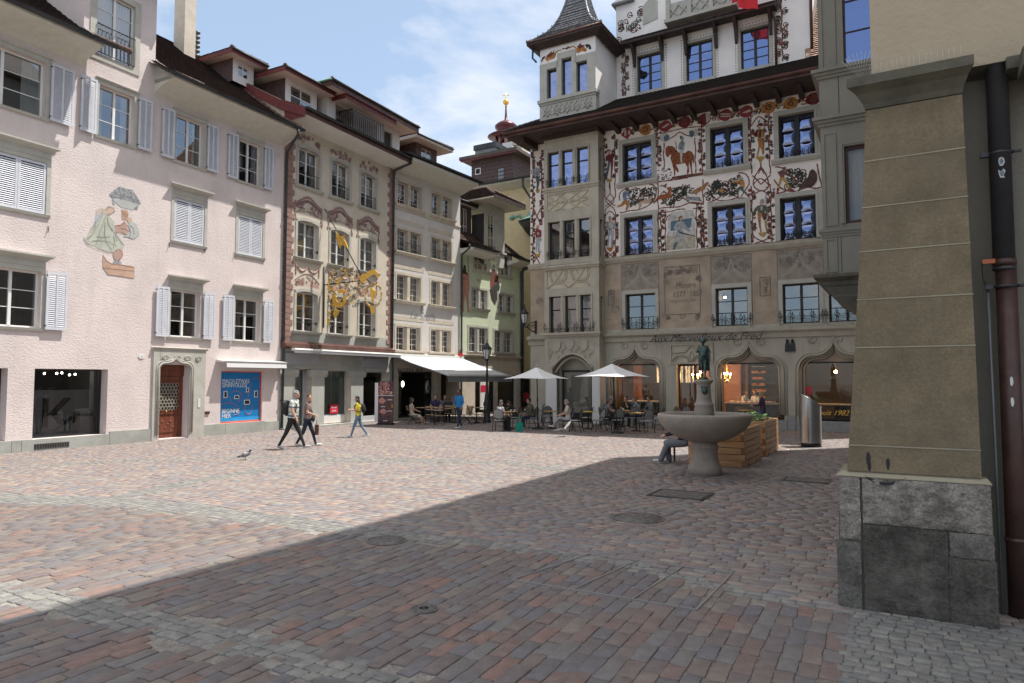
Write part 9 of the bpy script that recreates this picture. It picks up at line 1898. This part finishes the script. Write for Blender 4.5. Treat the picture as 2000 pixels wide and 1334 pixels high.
# ---------------------------------------------------------------- chairs and tables
def rattan_chair():
    t=thing('cafe_chair','x','chair'); sm=MB(); sm.lathe([(.22,.435),(.225,.45),(.22,.465)],'rattan_light',20); sm.build('seat',t)
    f=MB(); f.tube([(.21*math.cos(k*.35),.21*math.sin(k*.35),.43) for k in range(18)],.014,'black',6,closed=True)
    ar=[(-.15,-.21,.0),(-.17,-.21,.45),(-.23,-.21,.68),(-.26,-.17,.82),(-.275,-.08,.90),(-.28,0,.92),(-.275,.08,.90),(-.26,.17,.82),(-.23,.21,.68),(-.17,.21,.45),(-.15,.21,0)]
    f.tube([(-.30,-.22,.0)]+ar[1:-1]+[(-.30,.22,0)],.014,'black',6); f.tube([(-.18,-.2,.56),(-.19,.2,.56)],.010,'black',5); f.build('back_frame',t)
    b=MB(); rows=[(.56,.19,-.19),(.68,.195,-.235),(.80,.17,-.26),(.87,.11,-.272),(.905,.04,-.28)]; vs=[]
    for z,w,x in rows:
        for k in range(7): y=-w+2*w*k/6; vs.append((x-.025*(1-(y/.2)**2),y,z))
    b.add(vs,[(i*7+k,i*7+k+1,(i+1)*7+k+1,(i+1)*7+k) for i in range(4) for k in range(6)],'rattan',True); b.build('backrest',t)
    for y in (-.17,.17): l=MB(); l.tube([(.15,y,.43),(.20,y*1.15,0)],.014,'black',6); l.build('leg',t)
    s=MB(); s.tube([(.17,-.17,.2),(.17,.17,.2)],.008,'black',5); s.tube([(-.27,-.2,.2),(.17,-.17,.2)],.008,'black',5); s.tube([(-.27,.2,.2),(.17,.17,.2)],.008,'black',5); s.build('stretcher',t); return t
def bistro_chair():
    t=thing('bistro_chair','x','chair'); s=MB()
    for k in range(6): s.box(-.19+.066*k,-.19+.066*k+.05,-.2,.2,.44,.46,'slat_wood')
    s.build('seat',t); b=MB(); b.box(-.265,-.25,-.2,.2,.68,.74,'slat_wood'); b.box(-.285,-.27,-.2,.2,.79,.86,'slat_wood'); b.build('backrest',t)
    for y in (-.21,.21): l=MB(); l.tube([(.24,y,0),(-.15,y,.45),(-.29,y,.88)],.011,'black',6); l.tube([(-.24,y*.93,0),(.19,y*.93,.45)],.011,'black',6); l.build('leg',t)
    l=MB(); l.tube([(.2,-.21,.06),(.2,.21,.06)],.008,'black',5); l.tube([(-.2,-.2,.08),(-.2,.2,.08)],.008,'black',5); l.build('stretcher',t); return t
def cafe_table(top='yellow_top',r=.32):
    t=thing('cafe_table','x','table'); m=MB(); m.lathe([(r,.725),(r+.005,.735),(r,.75)],top,28); m.build('table_top',t); m=MB(); m.lathe([(.22,0),(.2,.03),(.04,.06),(.028,.2),(.028,.70),(.08,.725)],'black',16); m.build('pedestal',t); return t
used=set()
def put(proto,u,v,rz,label,group):
    x,y=G(u,v) 
    if proto.name in used: o=copy_tree(proto)
    else: o=proto; used.add(proto.name)
    o.location=(x,y,0); o.rotation_euler=(0,0,rz); o['label']=label; o['group']=group; return o
RC=rattan_chair(); BC=bistro_chair(); CT=cafe_table()
CG='grey woven cafe chairs on the tavern terrace'; d2=math.radians
SE={}  # seats keyed for sitters
for key,u,v,rz,lab in (('w1',975,842,80,'grey woven chair holding the long-haired woman in white'),('w2',1006,835,160,'cafe chair of the woman in black at the leftmost yellow table'),('w3',1038,836,200,'cafe chair of the person in olive beside the green bag'),('e1',1070,833,85,'empty grey chair with its back to the first free yellow table'),('e1b',1066,826,260,'empty dark chair behind the first free table, by the parasol pole'),
    ('k',1108,841,185,'woven chair of the grey-haired woman with crossed legs'),('e2',1124,843,160,'empty chair right behind the grey-haired woman, angled to the second table'),('e3',1146,836,170,'empty chair left of the second table, seen from behind'),('e4',1168,842,200,'empty chair between the second table and the two talking men'),
    ('m1',1183,838,-20,'chair of the grey-shirted man talking at the right-hand tables'),('m2',1190,829,-40,'chair of the white-haired man further back at the right tables'),('e5',1206,842,100,'empty chair with pale seat between the two men and the near yellow table'),('m3',1226,832,215,'chair of the man in black with his hand at his face'),('m4',1247,836,160,'chair of the man in the blue-grey T-shirt'),('e6',1236,836,95,'empty rounded chair back in front of the man in blue-grey'),
    ('e7',1262,845,110,'nearest empty chair, right of the near yellow table'),('e8',1285,839,150,'empty chair half hidden by the left rim of the fountain bowl'),('e9',1272,830,200,'chair of the man in dark grey between the talking group and the fountain'),('e10',1310,834,140,'empty chair directly behind the fountain bowl, left side'),('e11',1440,832,90,'empty grey chair back showing over the right rim of the bowl'),('s1',1338,834,90,'chair of the red-haired person behind the fountain column')):
    SE[key]=put(RC,u,v,d2(rz),lab,CG)
TG='round yellow-topped cafe tables'
tabs=[('t1',996,838,'yellow table with two white cups between the long-haired woman and the one in black'),('t2',1076,837,'empty yellow table under the left parasol'),('t3',1149,838,'empty yellow table between the two parasols'),('t4',1216,834,'yellow table in front of the talking men'),('t5',1243,842,'nearest yellow table on the right, with nothing on it'),('t6',1457,834,'pale yellow table seen over the right rim of the fountain bowl')]
TB={k:put(CT,u,v,0,l,TG) for k,u,v,l in tabs}
def cup(tb,dx,dy,label,kind='cup'):
    x,y=tb.location.x+dx,tb.location.y+dy; t=thing('coffee_cup' if kind=='cup' else 'bottle',label,kind,(x,y,.75)); mb=MB()
    if kind=='cup': mb.lathe([(.07,0),(.075,.012),(.03,.014)],'cl_white',16); mb.build('saucer',t); mb=MB(); mb.lathe([(.025,.014),(.042,.05),(.045,.08),(.038,.078)],'cl_white',16); mb.build('cup',t)
    else: mb.lathe([(.035,0),(.036,.16),(.014,.21),(.014,.27)],'cl_black',12); mb.build('bottle_body',t); mb=MB(); mb.lathe([(.016,.27),(.016,.285)],'gold',8); mb.build('cap',t)
cup(TB['t1'],.05,-.1,'left one of two white cups on the leftmost yellow table'); cup(TB['t1'],.2,-.02,'right one of two white cups on the leftmost yellow table'); cup(TB['t1'],-.18,.05,'dark bottle on the leftmost yellow table','bottle'); cup(TB['t4'],.02,-.05,'white cup on the yellow table of the talking men')
BGp='slatted wooden bistro chairs in front of the hotel'; BS={}
for key,u,v,rz,lab in (('h1',806,829,20,'bistro chair holding the woman in beige at the hotel door'),('h2',840,829,95,'left of the two slatted bistro chairs with light back slats turned to the square'),('h3',858,831,85,'right of the two slatted bistro chairs with light back slats turned to the square'),('h4',850,824,-80,'bistro chair of the man sitting in the dark doorway'),('h5',876,826,100,'bistro chair of the shaded guest just left of the man in blue'),('h6',912,829,180,'bistro chair directly right of the man in blue'),('h7',924,827,0,'bistro chair in the middle of the empty group by the lamp post'),('h8',938,828,170,'bistro chair touching the lamp post on its left'),('h9',868,822,-60,'bistro chair of the shaded guest furthest back in the hotel terrace')): BS[key]=put(BC,u,v,d2(rz),lab,BGp)
CT2=cafe_table('slat_wood',.3)
for k,(u,v,l) in enumerate(((823,826,'small slatted table between the woman in beige and the light-backed chairs'),(889,826,'small table behind the man in blue'),(931,826,'small table in the empty group of chairs by the lamp post'))): put(CT2,u,v,.2,l,'small round bistro tables at the hotel')
# ---------------------------------------------------------------- seated guests
SIT=dict(z=.53,lean=4,th=(86,84),kn=(84,80),ua=(18,22),fa=(70,66),fside=(-8,-8),foot=(0,0))
def sit(ch,label,h,pose,*a,**k):
    f=ch.rotation_euler.z; d=pose.pop('off',-.04); return person(label,ch.location.x+d*math.cos(f),ch.location.y+d*math.sin(f),f+pose.pop('tw',0),h,pose,*a,vox=.0125,**k)
def S_(**k): q=dict(SIT); q.update(k); return q
sit(SE['w1'],'woman with long grey-brown hair in a white blouse sitting with her back half turned',1.64,S_(lean=8,tw=-.7),('cl_white','cl_black'),'hair_mid','long',female=True,sleeve='short',shoe='cl_black',lower='wide')
sit(SE['w2'],'dark-haired woman in black leaning over the leftmost yellow table',1.62,S_(lean=28,ua=(40,40),nod=.3),('cl_black','cl_black'),'hair_dark','long',female=True,sleeve='long',shoe='cl_black')
sit(SE['w3'],'person in an olive jacket and dark cap sitting beside the green bag',1.70,S_(lean=12),('cl_olive','cl_navy'),'hair_dark','short',sleeve='long',shoe='cl_lightgrey',heavy=1.15)
sit(SE['k'],'grey-haired woman in a pale top and light trousers sitting cross-legged',1.66,S_(lean=4,th=(96,84),kn=(60,82),tside=(-14,0),kside=(-6,0),foot=(14,0),nod=.25),('cl_cream','cl_lightgrey'),'hair_grey','bob',female=True,shoe='cl_white')
sit(SE['m1'],'man with cropped hair in a grey T-shirt leaning on the table',1.76,S_(lean=20,ua=(35,40),fa=(88,80)),('cl_grey','cl_black'),'hair_mid','short',shoe='cl_darkbrown',heavy=1.06)
sit(SE['m2'],'white-haired man in a dark jacket at the rear of the talking group',1.74,S_(lean=10),('cl_black','cl_black'),'hair_grey','short',sleeve='long',shoe='cl_black')
sit(SE['m3'],'man in black resting a hand against his face',1.76,S_(lean=10,ua=(50,30),fa=(165,60)),('cl_black','cl_navy'),'hair_brown','short',shoe='cl_black')
sit(SE['m4'],'man in a blue-grey T-shirt seen from behind the right-hand tables',1.78,S_(lean=14,ua=(30,35)),('cl_bluegrey','cl_navy'),'hair_mid','short',shoe='cl_lightgrey')
sit(SE['s1'],'red-haired person sitting behind the fountain column',1.66,S_(),('cl_darkbrown','cl_black'),'hair_red','long',female=True,shoe='cl_black'); mat('hair_red',(.16,.06,.035),.6,var=.3,vs=20)
sit(BS['h1'],'woman in a beige top and shorts stretching her legs in front of the hotel door',1.64,S_(lean=-4,th=(80,74),kn=(38,56),z=.52),('cl_beige','cl_cream'),'hair_dark','long',female=True,lower='shorts',shoe='cl_white')
sit(BS['h4'],'man in a dark blue shirt sitting in the shade of the hotel doorway',1.76,S_(lean=8),('cl_purple','cl_black'),'hair_brown','short',shoe='cl_black')
sit(BS['h5'],'guest in black with brown hair sitting in the shade left of the man in blue',1.68,S_(lean=10),('cl_black','cl_black'),'hair_brown','bob',female=True,sleeve='long',shoe='cl_black')
sit(BS['h9'],'guest in dark grey sitting furthest back on the hotel terrace',1.74,S_(lean=6),('cl_grey','cl_black'),'hair_dark','short',shoe='cl_black')
sit(SE['e9'],'man in a dark top seen between the talking group and the fountain column',1.74,S_(lean=12),('cl_grey','cl_black'),'hair_dark','short',sleeve='long',shoe='cl_black')
x_,y_=4.32,17.25; m9,b9,k9=person('person in grey jeans and white shoes on the bench behind the fountain',x_,y_,math.pi-.15,1.72,dict(z=.55,lean=14,th=(84,88),kn=(60,96),ua=(25,25),fa=(75,70),foot=(8,0)),('cl_black','cl_jeangrey'),'hair_brown','short',vox=.011,sleeve='long',lower='wide'); mat('cl_jeangrey',(.17,.18,.20),.88,var=.1,bump=.006,bs=14)
# standing: blond woman at the planter, two shop assistants inside
x_,y_=G(1491,845); person('blond curly-haired woman in a purple top standing at the shop window behind the planters',x_,y_,math.pi-.6,1.64,dict(z=.925,lean=3,th=(3,-3),kn=(2,4),ua=(20,20),fa=(85,80),fside=(-10,-10)),('cl_purple2','cl_navy2'),'hair_blond','curly',female=True,sleeve='long',shoe='cl_black'); mat('cl_purple2',(.06,.03,.07),.88); mat('cl_navy2',(.035,.045,.11),.88)
for u,y,lab,f in ((1451,2.4,'dark-haired shop assistant in white behind the bakery counter, left one',-.9),(1477,2.2,'dark-haired shop assistant in white bending behind the counter, right one',-2.4)):
    tx=T.x(u,770,y); wx,wy=T.w(tx,y); person(lab,wx,wy,f,1.62,dict(z=.925,lean=10,th=(3,-3),kn=(2,4),ua=(25,20),fa=(60,65)),('cl_white','cl_black'),'hair_dark','bob',female=True,sleeve='long',vox=.0125,shoe='cl_black')
# green bag
gx,gy_=G(1014,843); gb=thing('tote_bag','bright green tote bag standing beside the leftmost yellow table','bag',(gx,gy_,0),.1); mb=MB(); mb.add([(-.13,-.07,0),(.13,-.07,0),(.13,.07,0),(-.13,.07,0),(-.15,-.05,.36),(.15,-.05,.36),(.15,.05,.36),(-.15,.05,.36)],[(0,3,2,1),(0,1,5,4),(1,2,6,5),(2,3,7,6),(3,0,4,7)],'cl_teal2'); mb.build('bag',gb); mat('cl_teal2',(.0,.26,.19),.7); mb=MB()
for y in (-.05,.05): mb.tube([(-.09,y,.35),(-.08,y,.58),(.08,y,.58),(.09,y,.35)],.010,'cl_teal2',5)
mb.build('handle',gb)
# ---------------------------------------------------------------- pigeons
def pigeon(x,y,z,rz,label,fly=False,s=1.0):
    t=thing('pigeon',label,'pigeon',(x,y,z),rz); mb=MB()
    mb.ball((0,0,.135),(.125,.06,.062),'a',14,10,M=Matrix.Rotation(.35 if not fly else .0,4,'Y').inverted()); mb.ball((.075,0,.165),(.06,.045,.05),'a',10,8); seg_capsule(mb,(.09,0,.17),(.115,0,.235),.034,.024); mb.ball((.125,0,.25),(.032,.024,.026),'a',10,8); seg_capsule(mb,(.15,0,.247),(.175,0,.24),.008,.004); seg_capsule(mb,(-.09,0,.11),(-.19,0,.075 if not fly else .12),.035,.018)
    if not fly:
        for sg in (-1,1): mb.ball((-.02,.05*sg,.135),(.11,.018,.042),'a',10,8,M=Matrix.Rotation(-.35,4,'Y'))
    me=voxelmesh(mb,'body',.006,2); nf=len(me.polygons); cen=np.empty(nf*3,np.float32); me.polygons.foreach_get('center',cen); cen=cen.reshape(-1,3)
    for k in ('pigeon_grey','pigeon_dark','pigeon_light'): me.materials.append(gm_(k))
    mi=np.zeros(nf,int); mi[(cen[:,2]>.19)]=1; mi[(cen[:,0]<-.13)]=1; mi[(np.abs(cen[:,0]+.05)<.012)&(cen[:,2]>.12)]=1; mi[(cen[:,0]<.06)&(cen[:,0]>-.03)&(cen[:,2]<.2)&(cen[:,2]>.13)]=2; me.polygons.foreach_set('material_index',mi.astype(np.int32)); b=link(bpy.data.objects.new('body',me)); b.parent=t
    for sg in (-1,1):
        if fly:
            w=MB(); P_=[(.07,.03*sg,.16),(.03,.18*sg,.30),(-.02,.36*sg,.40),(-.10,.34*sg,.37),(-.12,.2*sg,.26),(-.09,.04*sg,.15)]
            if sg<0: P_=[(.07,-.03,.16),(.05,-.16,.20),(.0,-.36,.17),(-.08,-.36,.16),(-.12,-.18,.15),(-.09,-.04,.14)]
            w.add([Vector(p) for p in P_]+[Vector(p)-Vector((0,0,.008)) for p in P_],[(0,1,2,3,4,5),(11,10,9,8,7,6)]+[(i,6+i,6+(i+1)%6,(i+1)%6) for i in range(6)],'pigeon_light'); w.build('wing',t)
        else: l=MB(); l.tube([(.01,.022*sg,.09),(.0,.022*sg,.02),(.0,.022*sg,.006)],.005,'red_leg',5); l.tube([(-.02,.022*sg,.005),(.035,.022*sg,.005)],.004,'red_leg',4); l.build('leg',t)
    t.scale=(s,s,s); return t
mat('pigeon_light',(.38,.37,.37),.7,var=.3,vs=20)
pigeon(*G(479,898),0,.25,'grey pigeon standing on the sunlit paving left of the walking couple'); px2,py2=G(1104,853); pigeon(px2,py2,.10,-.7,'pale pigeon fluttering just above the paving in front of the cross-legged woman',fly=True,s=1.15)
for o_ in bpy.data.objects:
    if '_s' in o_: del o_['_s']
